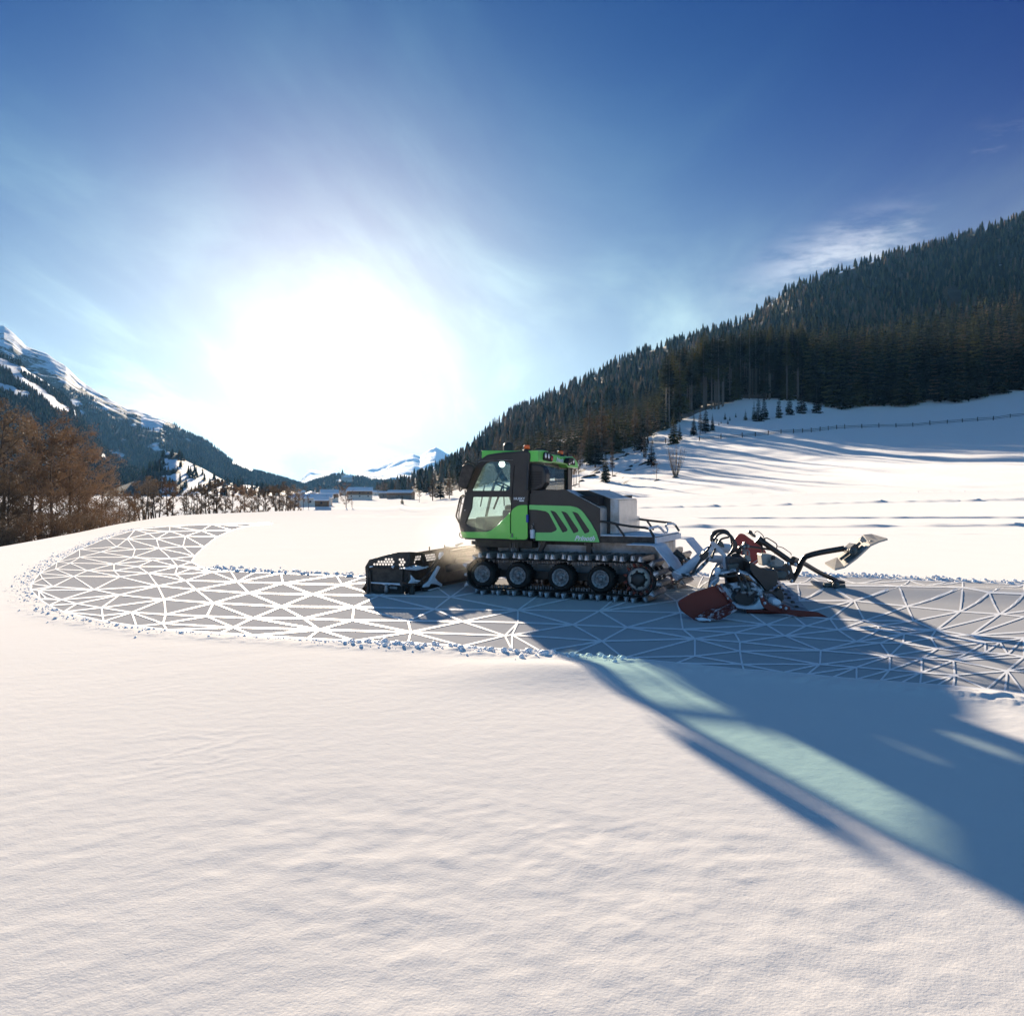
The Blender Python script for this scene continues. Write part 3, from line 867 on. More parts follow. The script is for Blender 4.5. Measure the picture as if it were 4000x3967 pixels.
far1 = Ridge('mountain', [(1280,6000,8500,1925),(1345,6000,8500,1884),(1400,6000,8500,1848),(1440,6000,8500,1827),(1475,6000,8500,1824),(1510,6000,8500,1812),(1560,6000,8500,1789),(1590,6000,8500,1778),(1615,6000,8500,1775),(1640,6000,8500,1783),(1660,6000,8500,1768),(1680,6000,8500,1756),(1702,6000,8500,1749),(1740,6000,8500,1772),(1800,6000,8500,1800),(1900,6000,8500,1830)], 26, 381, cov_far, p0=1280, p1=1900, nx=220, ny=70, gully=12)
far2 = Ridge('mountain', [(1100,7500,10000,1925),(1150,7500,10000,1895),(1190,7500,10000,1858),(1212,7500,10000,1839),(1260,7500,10000,1842),(1295,7500,10000,1837),(1325,7500,10000,1848),(1370,7500,10000,1880),(1450,7500,10000,1915)], 40, 391, cov_far, p0=1100, p1=1450, nx=120, ny=40)

# ------------------------------------------------------------------ haze
hz_m = bpy.data.materials.new('valley_haze'); hz_m.use_nodes = True
ht = hz_m.node_tree; ht.nodes.clear()
ho = nd(ht, 'ShaderNodeOutputMaterial'); hv = nd(ht, 'ShaderNodeVolumePrincipled')
hv.inputs['Color'].default_value = (0.20, 0.52, 1.0, 1)
hv.inputs['Density'].default_value = 0.000034
hv.inputs['Anisotropy'].default_value = 0.25
ht.links.new(hv.outputs[0], ho.inputs['Volume'])
hb = MB().box((-17000, -9500, -30), (17000, 17000, 600))
haze = hb.build('haze', hz_m); tag(haze, kind='stuff')

# ------------------------------------------------------------------ trees
def leaf_mat(name, c1, c2, rough=0.8, tl=0.30, hue=(1.5, 1.35, 0.8, 1)):
    """foliage colour that changes from twig to twig and, more slowly, from tree to tree"""
    m = mat(name, c1, rough=rough, spec=0.12)
    t = m.node_tree; b = t.nodes['Principled BSDF']
    geo = nd(t, 'ShaderNodeNewGeometry')
    n1 = nd(t, 'ShaderNodeTexNoise'); n1.inputs['Scale'].default_value = 1.3; n1.inputs['Detail'].default_value = 3
    n2 = nd(t, 'ShaderNodeTexNoise'); n2.inputs['Scale'].default_value = 0.11; n2.inputs['Detail'].default_value = 1
    mp_ = nd(t, 'ShaderNodeMapping'); mp_.inputs['Scale'].default_value = (1, 1, 0.25)
    t.links.new(geo.outputs['Position'], n1.inputs['Vector']); t.links.new(geo.outputs['Position'], mp_.inputs[0]); t.links.new(mp_.outputs[0], n2.inputs['Vector'])
    f = math_node(t, 'ADD', math_node(t, 'MULTIPLY', n1.outputs['Fac'], 0.30), math_node(t, 'MULTIPLY', n2.outputs['Fac'], 0.95))
    mr = nd(t, 'ShaderNodeMapRange'); mr.inputs['From Min'].default_value = 0.54; mr.inputs['From Max'].default_value = 0.84
    t.links.new(f, mr.inputs['Value'])
    cr = nd(t, 'ShaderNodeMix', data_type='RGBA'); cr.inputs['A'].default_value = (*c1, 1); cr.inputs['B'].default_value = (*c2, 1)
    t.links.new(mr.outputs[0], cr.inputs['Factor']); t.links.new(cr.outputs['Result'], b.inputs['Base Color'])
    tr = nd(t, 'ShaderNodeBsdfTranslucent'); mx = nd(t, 'ShaderNodeMixShader'); mx.inputs[0].default_value = tl
    hs = nd(t, 'ShaderNodeMix', data_type='RGBA', blend_type='MULTIPLY'); hs.inputs['Factor'].default_value = 1.0; hs.inputs['B'].default_value = hue
    t.links.new(cr.outputs['Result'], hs.inputs['A']); t.links.new(hs.outputs['Result'], tr.inputs[0])
    t.links.new(b.outputs[0], mx.inputs[1]); t.links.new(tr.outputs[0], mx.inputs[2]); t.links.new(mx.outputs[0], t.nodes['Material Output'].inputs[0])
    return m
NEEDLE = leaf_mat('spruce_needles', (0.014, 0.020, 0.008), (0.105, 0.100, 0.034))
NEEDLE_D = leaf_mat('dark_spruce_needles', (0.008, 0.012, 0.006), (0.034, 0.040, 0.016))
LARCH = leaf_mat('larch_twigs', (0.11, 0.070, 0.036), (0.24, 0.16, 0.09), tl=.16, hue=(1.1, 1, .8, 1))
BARK = mat('bark', (0.085, 0.065, 0.05), rough=0.9, spec=0.1, var=0.35, vscale=5)
PALE_BARK = mat('pale_bark', (0.15, 0.125, 0.10), rough=0.85, spec=0.15, var=0.3, vscale=6)
TWIG = leaf_mat('brown_twigs', (0.11, 0.080, 0.055), (0.30, 0.23, 0.16), tl=.14, hue=(1.1, 1, .85, 1))
TWIG_R = leaf_mat('russet_twigs', (0.12, 0.078, 0.050), (0.32, 0.21, 0.135), tl=.14, hue=(1.1, 1, .8, 1))

def conifer_arrays(seed, h=20.0, r=3.2, base=0.12, nw=30, nb=9, droop=0.32, thin=1.0, power=0.9, ragged=0.35):
    g = np.random.default_rng(seed)
    V, T3 = [], []
    for w in range(nw):
        t = base + (1-base)*((w+g.uniform(-.2, .2))/nw)
        t = min(max(t, base), 0.985)
        tt = (t-base)/(1-base)
        if base > 0.3: prof = min(1.0, 0.45 + tt*2.2)*(1-tt)**0.75 
        else: prof = (1-tt)**power
        RR = r*max(prof, 0.03)*(1+g.uniform(-ragged, ragged)*0.6)
        k = max(4, int(nb*(0.55+0.45*(1-tt)))); ph = g.uniform(0, 6.28)
        for b in range(k):
            if g.random() < 0.10*(1+ragged): continue
            az = ph + 6.283*b/k + g.uniform(-.25, .25)
            L = RR*g.uniform(0.72, 1.12); z0 = t*h
            d = np.array([math.cos(az), math.sin(az)]); p = np.array([-d[1], d[0]])
            dr = droop*g.uniform(.6, 1.4)*(1.0 - 0.9*tt)
            segs = 3 if L > 1.0 else 2
            wd = (0.20*L+0.18)*thin
            prev = None
            for s in range(segs+1):
                q = s/segs
                zc = z0 - dr*L*q + (0.12*L*q*q)
                ww = wd*(0.35+0.9*q)*(1-q)**0.35 if q < 1 else 0.02
                c = d*L*q
                n = len(V)
                V += [(c[0]-p[0]*ww, c[1]-p[1]*ww, zc-0.45*ww-g.uniform(0, .12)*L), (c[0], c[1], zc), (c[0]+p[0]*ww, c[1]+p[1]*ww, zc-0.45*ww-g.uniform(0, .12)*L)]
                if prev is not None:
                    T3 += [(prev, prev+1, n), (prev+1, n+1, n), (prev+1, prev+2, n+1), (prev+2, n+2, n+1)]
                prev = n
            # hanging sprays break the edge of the bough
            for s in range(2 if L > 0.8 else 1):
                q = g.uniform(.4, 1.0); c = d*L*q; zc = z0-dr*L*q+(0.12*L*q*q); sd = 1 if s else -1
                e = c + p*sd*wd*g.uniform(.7, 1.5) + d*0.15*L; n = len(V)
                V += [(c[0]-d[0]*.12*L, c[1]-d[1]*.12*L, zc), (c[0]+d[0]*.06*L, c[1]+d[1]*.06*L, zc), (e[0], e[1], zc-0.20*L-g.uniform(.05, .3))]
                T3.append((n, n+1, n+2))
    n = len(V)
    V += [(-.08, 0, h*.95), (.08, 0, h*.95), (0, .05, h*1.02)]; T3.append((n, n+1, n+2))
    return np.array(V), np.array(T3)

def trunk_arrays(h, r0, seed=0, dead=0, base=0.5, crown_r=3):
    g = np.random.default_rng(seed); mb = MB()
    mb.tube([(0, 0, -0.6), (0.02, 0, h*.3), (0, 0.03, h*.65), (0, 0, h*.97)], [r0*1.25, r0, r0*.6, r0*.1], n=7, cap=False)
    for i in range(dead):
        z = h*g.uniform(0.08, base); a = g.uniform(0, 6.28); L = crown_r*g.uniform(.15, .5)
        mb.tube([(0, 0, z), (math.cos(a)*L, math.sin(a)*L, z-0.25*L)], [0.03, 0.008], n=3, cap=False)
    return mb

def make_tree(name, crown, trunk_mb, mats):
    root = empty(name)
    c = obj_np('crown', crown[0], [crown[1]], mats[0], root)
    t = trunk_mb.build('trunk', mats[1], root)
    return root
def copy_tree(root, loc, rz, sc, label=None, group=None):
    r_ = root.copy(); COL.objects.link(r_)
    r_.location = loc; r_.rotation_euler = (0, 0, rz); r_.scale = (sc[0], sc[0], sc[1]) if isinstance(sc, tuple) else (sc, sc, sc)
    if label: r_['label'] = label
    if group: r_['group'] = group
    elif 'group' in r_: del r_['group']
    for ch in root.children:
        c = ch.copy(); COL.objects.link(c); c.parent = r_
    return r_

class Kind:
    """one kind of tree: a few differently grown models, the first use moves the model itself"""
    def __init__(s, name, builders, cat):
        s.models = [b() for b in builders]; s.used = [False]*len(s.models); s.cat = cat; s.h = [m['height'] for m in s.models]
        for m in s.models: m['category'] = cat
    def put(s, loc, height, label, group=None, rz=None, k=None, wide=1.0):
        k = random.randrange(len(s.models)) if k is None else k
        rz = random.uniform(0, 6.28) if rz is None else rz
        sc = height/s.h[k]; sx = sc*wide
        m = s.models[k]
        if not s.used[k]:
            s.used[k] = True
            m.location = loc; m.rotation_euler = (0, 0, rz); m.scale = (sx, sx, sc)
            m['label'] = label
            if group: m['group'] = group
            return m
        return copy_tree(m, loc, rz, (sx, sc), label, group)
    def finish(s):
        for u, m in zip(s.used, s.models):
            if not u:
                for c in list(m.children): bpy.data.objects.remove(c)
                bpy.data.objects.remove(m)

def b_spruce(seed, base, r, needle, name='spruce_tree', dead=0, nw=40, nb=10, **kw):
    def f():
        o = make_tree(name, conifer_arrays(seed, 20, r, base, nw=nw, nb=nb, **kw), trunk_arrays(20, 0.24 if base < .3 else 0.15, seed, dead, base, r), (needle, PALE_BARK if base > .3 else BARK))
        o['height'] = 20.0
        return o
    return f
SPRUCE = Kind('spruce', [b_spruce(1, .06, 3.3, NEEDLE), b_spruce(2, .12, 2.8, NEEDLE), b_spruce(3, .10, 3.6, NEEDLE_D, nw=34), b_spruce(4, .18, 2.9, NEEDLE, nw=36), b_spruce(5, .08, 2.6, NEEDLE_D)], 'spruce tree')
TALL = Kind('tall', [b_spruce(11, .52, 2.3, NEEDLE, dead=26, nw=24), b_spruce(12, .45, 2.5, NEEDLE, dead=22, nw=26), b_spruce(13, .60, 2.1, NEEDLE_D, dead=30, nw=20)], 'spruce tree')
LARCHES = Kind('larch', [b_spruce(21, .14, 2.7, LARCH, name='larch_tree', nw=46, nb=9, thin=0.42, droop=0.1, ragged=.5), b_spruce(22, .2, 2.3, LARCH, name='larch_tree', nw=44, nb=8, thin=0.40, droop=0.05, ragged=.6)], 'larch tree')
SMALL = Kind('young', [b_spruce(31, .02, 4.6, NEEDLE_D, nw=26, nb=11, droop=.2), b_spruce(32, .03, 5.4, NEEDLE_D, nw=24, nb=10, droop=.15), b_spruce(33, .02, 4.0, NEEDLE, nw=28, nb=10)], 'spruce tree')

# bare broad-leaved trees
def bare_arrays(seed, h, spread, n1=16, n2=7, n3=7, leaf=2500, stems=1, base=0.2, lw=0.05, tw=0.012, up=0.9, trunk_r=0.12):
    g = np.random.default_rng(seed)
    tr = MB(); V, T3 = [], []
    def twig(p, q, w):
        n = len(V); d = q-p; s = np.cross(d, g.normal(size=3)); s = s/(np.linalg.norm(s)+1e-9)*w
        V.extend([tuple(p-s), tuple(p+s), tuple(q)]); T3.append((n, n+1, n+2))
    tips = []
    for st in range(stems):
        a0 = 6.283*st/max(stems, 1) + g.uniform(-.5, .5); lean = 0.0 if stems == 1 else g.uniform(.08, .42)*spread
        p0 = np.array([0.12*math.cos(a0)*(stems > 1), 0.12*math.sin(a0)*(stems > 1), -0.3])
        hh = h*g.uniform(.8, 1.0)
        ctrl = [p0, p0+np.array([math.cos(a0)*lean*.35+g.normal(0, .06), math.sin(a0)*lean*.35+g.normal(0, .06), hh*.33]), p0+np.array([math.cos(a0)*lean*.75+g.normal(0, .12), math.sin(a0)*lean*.75+g.normal(0, .12), hh*.68]), p0+np.array([math.cos(a0)*lean, math.sin(a0)*lean, hh])]
        tr.tube(ctrl, [trunk_r, trunk_r*.75, trunk_r*.42, trunk_r*.08], n=6, cap=False, curve=True)
        cp = np.array([list(v) for v in catmull([Vector(c) for c in ctrl], 6)])
        for i in range(n1):
            t = base + (1-base)*(i+g.random())/n1
            k = t*(len(cp)-1); a = int(k); p = cp[a]+(cp[min(a+1, len(cp)-1)]-cp[a])*(k-a)
            az = g.uniform(0, 6.283); L = spread*(0.45+0.55*math.sin(math.pi*min(1, (t-base)/(1-base)*.85+.12)))*g.uniform(.6, 1.1)*(1 if stems == 1 else .55)
            d = np.array([math.cos(az), math.sin(az), up*g.uniform(.5, 1.3)]); d /= np.linalg.norm(d)
            q = p + d*L
            mid = (p+q)/2 - np.array([0, 0, .06*L])
            tr.tube([p, mid, q], [trunk_r*.28*(1-t*.5), trunk_r*.17, trunk_r*.05], n=4, cap=False)
            for j in range(n2):
                u = g.uniform(.25, 1); b = mid*2*u*(1-u)+p*(1-u)**2+q*u*u if False else p+(q-p)*u
                e = d + g.normal(0, .55, 3); e[2] += .25; e /= np.linalg.norm(e); l2 = L*g.uniform(.25, .5)
                c = b + e*l2; twig(b, c, tw*1.6)
                for m in range(n3):
                    v = g.uniform(.2, 1); bb = b+(c-b)*v; f = e + g.normal(0, .6, 3); f /= np.linalg.norm(f)
                    cc = bb+f*l2*g.uniform(.3, .7); twig(bb, cc, tw); tips.append(cc)
    tips = np.array(tips)
    if leaf and len(tips):
        for i in range(leaf):
            c = tips[g.integers(len(tips))] + g.normal(0, .10, 3); a = g.normal(size=3); a /= np.linalg.norm(a); b = np.cross(a, g.normal(size=3)); b /= np.linalg.norm(b)+1e-9
            n = len(V); V.extend([tuple(c), tuple(c+a*lw), tuple(c+b*lw)]); T3.append((n, n+1, n+2))
    return (np.array(V), np.array(T3)), tr
def b_bare(name, seed, h, spread, m, bark=BARK, **kw):
    def f():
        cr, tr = bare_arrays(seed, h, spread, **kw)
        o = make_tree(name, cr, tr, (m, bark)); o['height'] = float(h)
        return o
    return f
ALDER = Kind('alder', [b_bare('alder_tree', 41, 8, 2.4, TWIG_R, n1=26, n2=9, n3=9, leaf=3000, lw=.085, tw=.014, base=.12), b_bare('alder_tree', 42, 8, 2.9, TWIG, n1=28, n2=9, n3=8, leaf=2800, lw=.08, tw=.014, base=.1, stems=2), b_bare('alder_tree', 43, 8, 2.2, TWIG_R, n1=24, n2=9, n3=9, leaf=3000, lw=.08, tw=.013, base=.1)], 'alder tree')
THIN = Kind('thin', [b_bare('bare_tree', 51, 7, 1.5, TWIG, n1=13, n2=6, n3=6, leaf=900, lw=.12, tw=.034, base=.42, trunk_r=.15), b_bare('bare_tree', 52, 7, 1.9, TWIG, n1=7, n2=6, n3=6, leaf=1000, lw=.12, tw=.034, base=.4, stems=3, trunk_r=.13), b_bare('bare_tree', 53, 7, 1.2, TWIG_R, n1=15, n2=6, n3=6, leaf=900, lw=.12, tw=.034, base=.35, trunk_r=.14)], 'bare tree')
BUSH = Kind('bush', [b_bare('bush', 61, 2, 1.2, TWIG, n1=10, n2=6, n3=6, leaf=500, lw=.05, tw=.010, base=.05, stems=5, trunk_r=.025), b_bare('bush', 62, 2, 1.5, TWIG_R, n1=9, n2=6, n3=6, leaf=450, lw=.05, tw=.010, base=.05, stems=6, trunk_r=.025)], 'bush')
BIRCH = Kind('birch', [b_bare('birch_tree', 71, 9, 1.7, TWIG_R, PALE_BARK, n1=22, n2=6, n3=6, leaf=300, lw=.06, tw=.014, base=.25, trunk_r=.085, up=1.2), b_bare('birch_tree', 72, 9, 1.4, TWIG, PALE_BARK, n1=20, n2=6, n3=6, leaf=200, lw=.06, tw=.014, base=.3, trunk_r=.08, up=1.3)], 'birch tree')

def at_px(px, Yd, z=None, sink=0.0):
    X = (px-CX)/F*Yd
    return Vector((X, Yd, (z_at(X, Yd) if z is None else z)-sink))
def top_h(loc, py):
    """height a thing standing at loc needs for its top to reach the photo row py"""
    return (H - (py-HY)/F*loc.y) - loc.z

# left bank: alders with brown leaves and catkins (column, distance, top row, label)
ALD = [(-60,44,1600,'russet alder at the left picture edge, in front of the others'), (55,52,1575,'tall russet alder second from the left picture edge'), (150,60,1640,'brown alder with a rounded top behind the first two on the left'),
       (205,50,1690,'wide brown alder leaning over the river bank at far left'), (270,62,1690,'tall pointed alder with a pale trunk in the left clump'), (330,66,1760,'russet alder right of the tall pointed one'), (20,40,1760,'low dense alder at the lower left edge of the bank'),
       (120,45,1830,'low alder bushing over the bank below the tall ones'), (375,72,1830,'brown alder in the middle of the left clump'), (425,80,1855,'russet alder near the right end of the left clump'), (300,54,1880,'short twiggy alder on the bank under the pointed one'),
       (470,88,1872,'thin pale alder at the right end of the left clump'), (400,62,1930,'low brown alder filling the bank before the footbridge'), (220,43,1925,'knee high spreading alder on the bank at left'), (500,78,1935,'last low alder of the left clump beside the wooden railing')]
for px, Yd, ty, lb in ALD:
    p = at_px(px, Yd); ALDER.put(p, top_h(p, ty), lb, wide=1.15)
for px, Yd, ty in [(10,36,2010),(75,37,1990),(140,38,2000),(190,40,2010),(250,42,2000),(300,45,1990),(345,48,2000),(395,52,1990),(440,56,1985),(110,35,2030),(40,34,2040),(480,62,2000),(360,46,2030),(225,39,2040),(285,41,2045)]:
    p = at_px(px, Yd); BUSH.put(p, max(top_h(p, ty), .9), 'knee high brown bush on the edge of the left river bank', 'bushes on the left river bank', wide=1.2)
TH_ = [(525,100,1900),(560,108,1850),(582,104,1862),(610,110,1852),(655,112,1868),(672,108,1880),(735,122,1900),(752,126,1905),(785,130,1890),(805,128,1872),(832,130,1862),(848,134,1868),(878,132,1895),(905,138,1885),(940,140,1890),(960,142,1896),(985,144,1900),(1018,150,1895),(1040,152,1905),(1075,155,1880),(1095,150,1872),(1115,156,1880),(1140,158,1885),(1155,160,1905)]
for i, (px, Yd, ty) in enumerate(TH_):
    p = at_px(px, Yd); THIN.put(p, top_h(p, ty), 'slim bare tree in the loose row along the river', 'slim bare trees along the river')
for i in range(26):
    px = rng.uniform(500, 1160); Yd = np.interp(px, [500, 1160], [92, 158])+rng.uniform(-6, 8)
    p = at_px(px, Yd); BUSH.put(p, rng.uniform(.8, 2.2), 'small bare bush at the feet of the river trees', 'bushes between the river trees')
# lone trees of the middle distance
p = hit(1352, 1982); BIR = ALDER.put(p, top_h(p, 1890)*1.0, 'round russet tree standing alone before the village', None, k=0, wide=1.35)
p = hit(1275, 1978); SPRUCE.put(p, top_h(p, 1932), 'dark narrow conifer left of the lone russet tree', None, k=1)
p = hit(1571, 1969); SMALL.put(p, top_h(p, 1921), 'small spruce alone in the open snow before the barn', None, k=2, wide=.8)
p = hit(1638, 1962); THIN.put(p, top_h(p, 1910), 'thin bare tree right of the small lone spruce', None, k=0)
for px, py, ty in [(1375,1980,1955),(1165,1985,1925),(1185,1983,1920),(1205,1984,1930)]:
    p = hit(px, py); THIN.put(p, top_h(p, ty), 'slim bare tree at the near edge of the village', 'bare trees at the village edge')
for px, Yd, h_ in [(1195,640,9),(1232,660,7),(1250,640,8),(1310,700,9),(1330,690,8),(1385,720,8),(1480,640,9),(1488,655,8),(1505,640,11),(1450,700,7),(1270,690,7)]:
    p = at_px(px, Yd); THIN.put(p, h_, 'grey bare tree among the village roofs', 'bare trees in the village')

# trees standing out on the right-hand slope (column, foot row, top row, kind, label, width)
SL = [(1690,1955,1835,LARCHES,'pale brown larch at the foot of the hill left of the cab',1.3),(1720,1948,1850,SPRUCE,'green spruce at the foot of the hill left of the cab',1.3),(1755,1950,1838,LARCHES,'second pale larch just left of the cab mirror',1.2),
      (1665,1930,1845,SPRUCE,'spruce at the left end of the hillside wood',1.2),
      (2300,1812,1660,SPRUCE,'dark spruce just right above the cab roof',1.1),(2325,1825,1640,SPRUCE,'broad dark spruce beside the larch behind the cab',1.2),(2365,1882,1742,SPRUCE,'slim spruce standing lowest on the slope behind the engine cover',.9),
      (2392,1858,1700,LARCHES,'thin larch leaning above the slim low spruce',.7),(2505,1765,1600,SPRUCE,'tall dark spruce in front of the rail fence',1.5),(2545,1825,1712,SPRUCE,'spruce with snowy gaps above the small birch',1.25),(2520,1800,1690,LARCHES,'pale larch behind the birch on the slope',.6),
      (2632,1735,1600,SPRUCE,'dark spruce by the end of the short fence',1.1),(2655,1720,1650,SPRUCE,'shorter spruce beside the end of the short fence',1.0),
      (2710,1703,1610,SPRUCE,'round topped dark spruce left of the bare patch of larch',1.3),(2735,1700,1580,LARCHES,'grey larch between two dark spruces on the slope',.9),(2757,1690,1575,SPRUCE,'dark spruce right of the grey larch',1.0),(2783,1680,1613,SPRUCE,'small pointed spruce at the edge of the snow field',1.0),
      (2300,1800,1560,LARCHES,'tall brown larch right of the cab roof',1.3),(2350,1795,1545,LARCHES,'broad brown larch above the engine cover',1.5),(2400,1770,1580,SPRUCE,'deep green spruce between the brown larches',1.2),(2480,1740,1560,LARCHES,'brown larch behind the tall dark spruce',1.4),(2530,1735,1570,LARCHES,'last brown larch before the dark wood',1.2)]
for px, py, ty, K, lb, w in SL:
    p = hit(px, py); h_ = top_h(p, ty)
    kk = None if K is not SPRUCE else random.choice([0, 2, 4])
    K.put(p, h_, lb, None, wide=w, k=kk)
YG = [(2832,1641,1604,'young spruce on the open snow, tallest of the four small ones'),(2851,1645,1622,'tiny spruce right below the tallest young one'),(2843,1655,1636,'lowest of the four tiny spruces on the open snow'),(2874,1633,1608,'small crooked spruce right of the young group'),(2808,1661,1645,'seedling spruce left below the young group'),(2817,1655,1638,'seedling spruce between the young group and the wood'),
      (2912,1641,1595,'small dense spruce left of the dark clump'),(2963,1645,1535,'broad black spruce clump on the snow edge'),(2985,1640,1530,'spruce crowding the right side of the black clump'),(2945,1640,1560,'spruce on the left side of the black clump'),(3042,1635,1527,'slim isolated spruce right of the black clump'),(3085,1622,1515,'narrow dark spruce left of the gap in the wood'),(3130,1614,1480,'loosely branched spruce by the gap in the wood'),(3190,1612,1490,'dense spruce right of the gap in the wood')]
for px, py, ty, lb in YG:
    p = hit(px, py); SMALL.put(p, top_h(p, ty), lb, None, wide=0.95 if ty > 1590 else .75)
for px, py, ty, lb, K, w in [(2565,1875,1790,'small birch with a white trunk alone on the slope',BIRCH,1.5),(2435,1772,1680,'thin birch above the stepped earth bank',BIRCH,1.0),(2512,1790,1680,'pale birch in front of the tall dark spruce',BIRCH,.9),(2450,1765,1700,'slanting thin birch near the short fence',BIRCH,.8),(2262,1822,1740,'bare birch just right of the cab roof',BIRCH,1.2),(2275,1820,1700,'second bare birch right of the cab roof',BIRCH,1.3),(2250,1845,1790,'low bare birch behind the rear window',BIRCH,1.4)]:
    p = hit(px, py); K.put(p, top_h(p, ty), lb, None, wide=w)
for px, py in [(2240,1900),(2246,1905),(2252,1896),(2262,1903)]:
    p = hit(px, py); THIN.put(p, top_h(p, py-130), 'thin bare sapling close behind the cab', 'saplings close behind the cab', wide=.5)

# the fan-shaped willow
def willow():
    g = np.random.default_rng(5); tr = MB(); V, T3 = [], []
    for i in range(34):
        a = g.uniform(0, 6.283); sp = 1.0*math.sqrt(g.random()); h = 7.0*g.uniform(.8, 1.02)*(1-.10*sp)
        d = np.array([math.cos(a), math.sin(a)])
        pts = [Vector((d[0]*.25*sp, d[1]*.25*sp, -.2)), Vector((d[0]*1.2*sp, d[1]*1.2*sp, h*.35)), Vector((d[0]*2.0*sp, d[1]*2.0*sp, h*.7)), Vector((d[0]*2.5*sp+g.normal(0, .1), d[1]*2.5*sp, h))]
        tr.tube(pts, [.055, .045, .03, .008], n=5, cap=False, curve=True)
        cp = catmull(pts, 6)
        for j in range(12):
            k = int(g.uniform(.35, .98)*(len(cp)-1)); p = np.array(cp[k]); e = np.array([g.normal(0, .5), g.normal(0, .5), 1.0]); e /= np.linalg.norm(e); q = p+e*g.uniform(.5, 1.4)
            n = len(V); V += [tuple(p+np.array([.012, 0, 0])), tuple(p-np.array([.012, 0, 0])), tuple(q)]; T3.append((n, n+1, n+2))
    root = empty('willow_bush')
    obj_np('crown', np.array(V), [np.array(T3)], TWIG, root)
    tr.lathe((0, 0, -.3), (0, 0, 1), [(.9, 0), (.75, .35), (.35, .6), (0.02, .68)], n=14)
    tr.build('stems', PALE_BARK, root)
    return root
w = willow(); w.location = hit(2638, 1866); s_ = top_h(w.location, 1735)/7.0; w.scale = (s_*.95, s_*.95, s_)
tag(w, 'fan shaped willow with many bare stems alone on the snow slope', 'willow')
EARTH = mat('bare_earth', (0.05, 0.038, 0.026), rough=0.95, spec=0.1, var=.5, vscale=2, bump=.05, bscale=6)
for k, (px, py, s) in enumerate([(2566,1877,.9),(2450,1775,1.6),(2430,1782,1.3),(2372,1884,1.2),(2395,1862,1.0),(2520,1810,1.8),(2465,1822,1.4),(2450,1838,1.2),(2485,1808,1.0),(2410,1796,1.5),(2300,1865,1.8),(2330,1850,1.4),(2270,1880,1.2),(2250,1895,1.0)]):
    p = hit(px, py); mb = MB(); W = LV*(1+.5*perlin(LV[:, 0]*1.4+k, LV[:, 1]*1.4, k)[:, None])*np.array([s*1.5, s*.45, s*.30])
    cs_, sn_ = math.cos(.9+.5*math.sin(k*2.3)), math.sin(.9+.5*math.sin(k*2.3)); W = np.stack([W[:, 0]*cs_-W[:, 1]*sn_, W[:, 0]*sn_+W[:, 1]*cs_, W[:, 2] + W[:, 0]*.22], 1)
    mb.add([tuple(v) for v in W], [tuple(f) for f in LF], 0, True)
    tag(mb.build('earth_mound', EARTH, loc=p-Vector((0, 0, .1))), 'bare brown earth showing at a tree foot on the stepped bank', 'earth mound', 'bare earth patches on the slope')

# ------------------------------------------------------------------ the wood on the right-hand hill
def sample_wood(n, seed):
    g = np.random.default_rng(seed)
    px = g.uniform(1470, 4250, n*3); Yt = tab(px, HYt)*(1+.04*perlin(px/60, px*0, 7)); Yc = tab(px, HYc)
    yt, yc = tab(px, Hyt), tab(px, Hyc)
    u = g.random(n*3)**0.93
    t = u**(1/0.8)
    Y = Yt + (Yc*1.03-Yt)*t
    wgt = np.clip((yt-yc)/700, .10, 1)
    keep = g.random(n*3) < wgt
    px, Y = px[keep][:n], Y[keep][:n]
    X = (px-CX)/F*Y
    return px, X, Y
px_, X_, Y_ = sample_wood(9500, 21)
# first rows along the lower edge of the wood, set closer
g = np.random.default_rng(33)
epx = g.uniform(1850, 4200, 430); epx = epx[(epx > 1850)]
eY = tab(epx, HYt)*(1+.04*perlin(epx/60, epx*0, 7)) + g.random(len(epx))**1.3*70
px_ = np.concatenate([px_, epx]); Y_ = np.concatenate([Y_, eY]); X_ = (px_-CX)/F*Y_
clear = (perlin(X_/45, Y_/120, 103) > 0.40) & (Y_ > tab(px_, HYt)+80)
# two openings where snow shows
def hole(px, Y, c, yc, w, hh):
    y = HY + (H-ground_base((px-CX)/F*Y, Y))/Y*F
    return (np.abs(px-c) < w) & (np.abs(y-yc) < hh)
op = hole(px_, Y_, 3190, 1500, 16, 60) | hole(px_, Y_, 3730, 1190, 30, 60)
ok = ~clear & ~op
g = np.random.default_rng(8)
ok &= ~((px_ > 2600) & (px_ < 3140) & (Y_ < tab(px_, HYt)+50) & (g.random(len(px_)) < .45))
px_, X_, Y_ = px_[ok], X_[ok], Y_[ok]
o_ = np.argsort(Y_/np.where((px_ > 2600) & (px_ < 3140), 1.75, np.where(px_ > 3140, 1.25, 1.0))); px_, X_, Y_ = px_[o_], X_[o_], Y_[o_]
Z_ = ground_z(X_, Y_)
vis = (px_ > 1600) & (px_ < 4060)
near_i = np.where(vis)[0][:300]
is_near = np.zeros(len(px_), bool); is_near[near_i] = True
cnt = {'t': 0, 's': 0, 'l': 0}
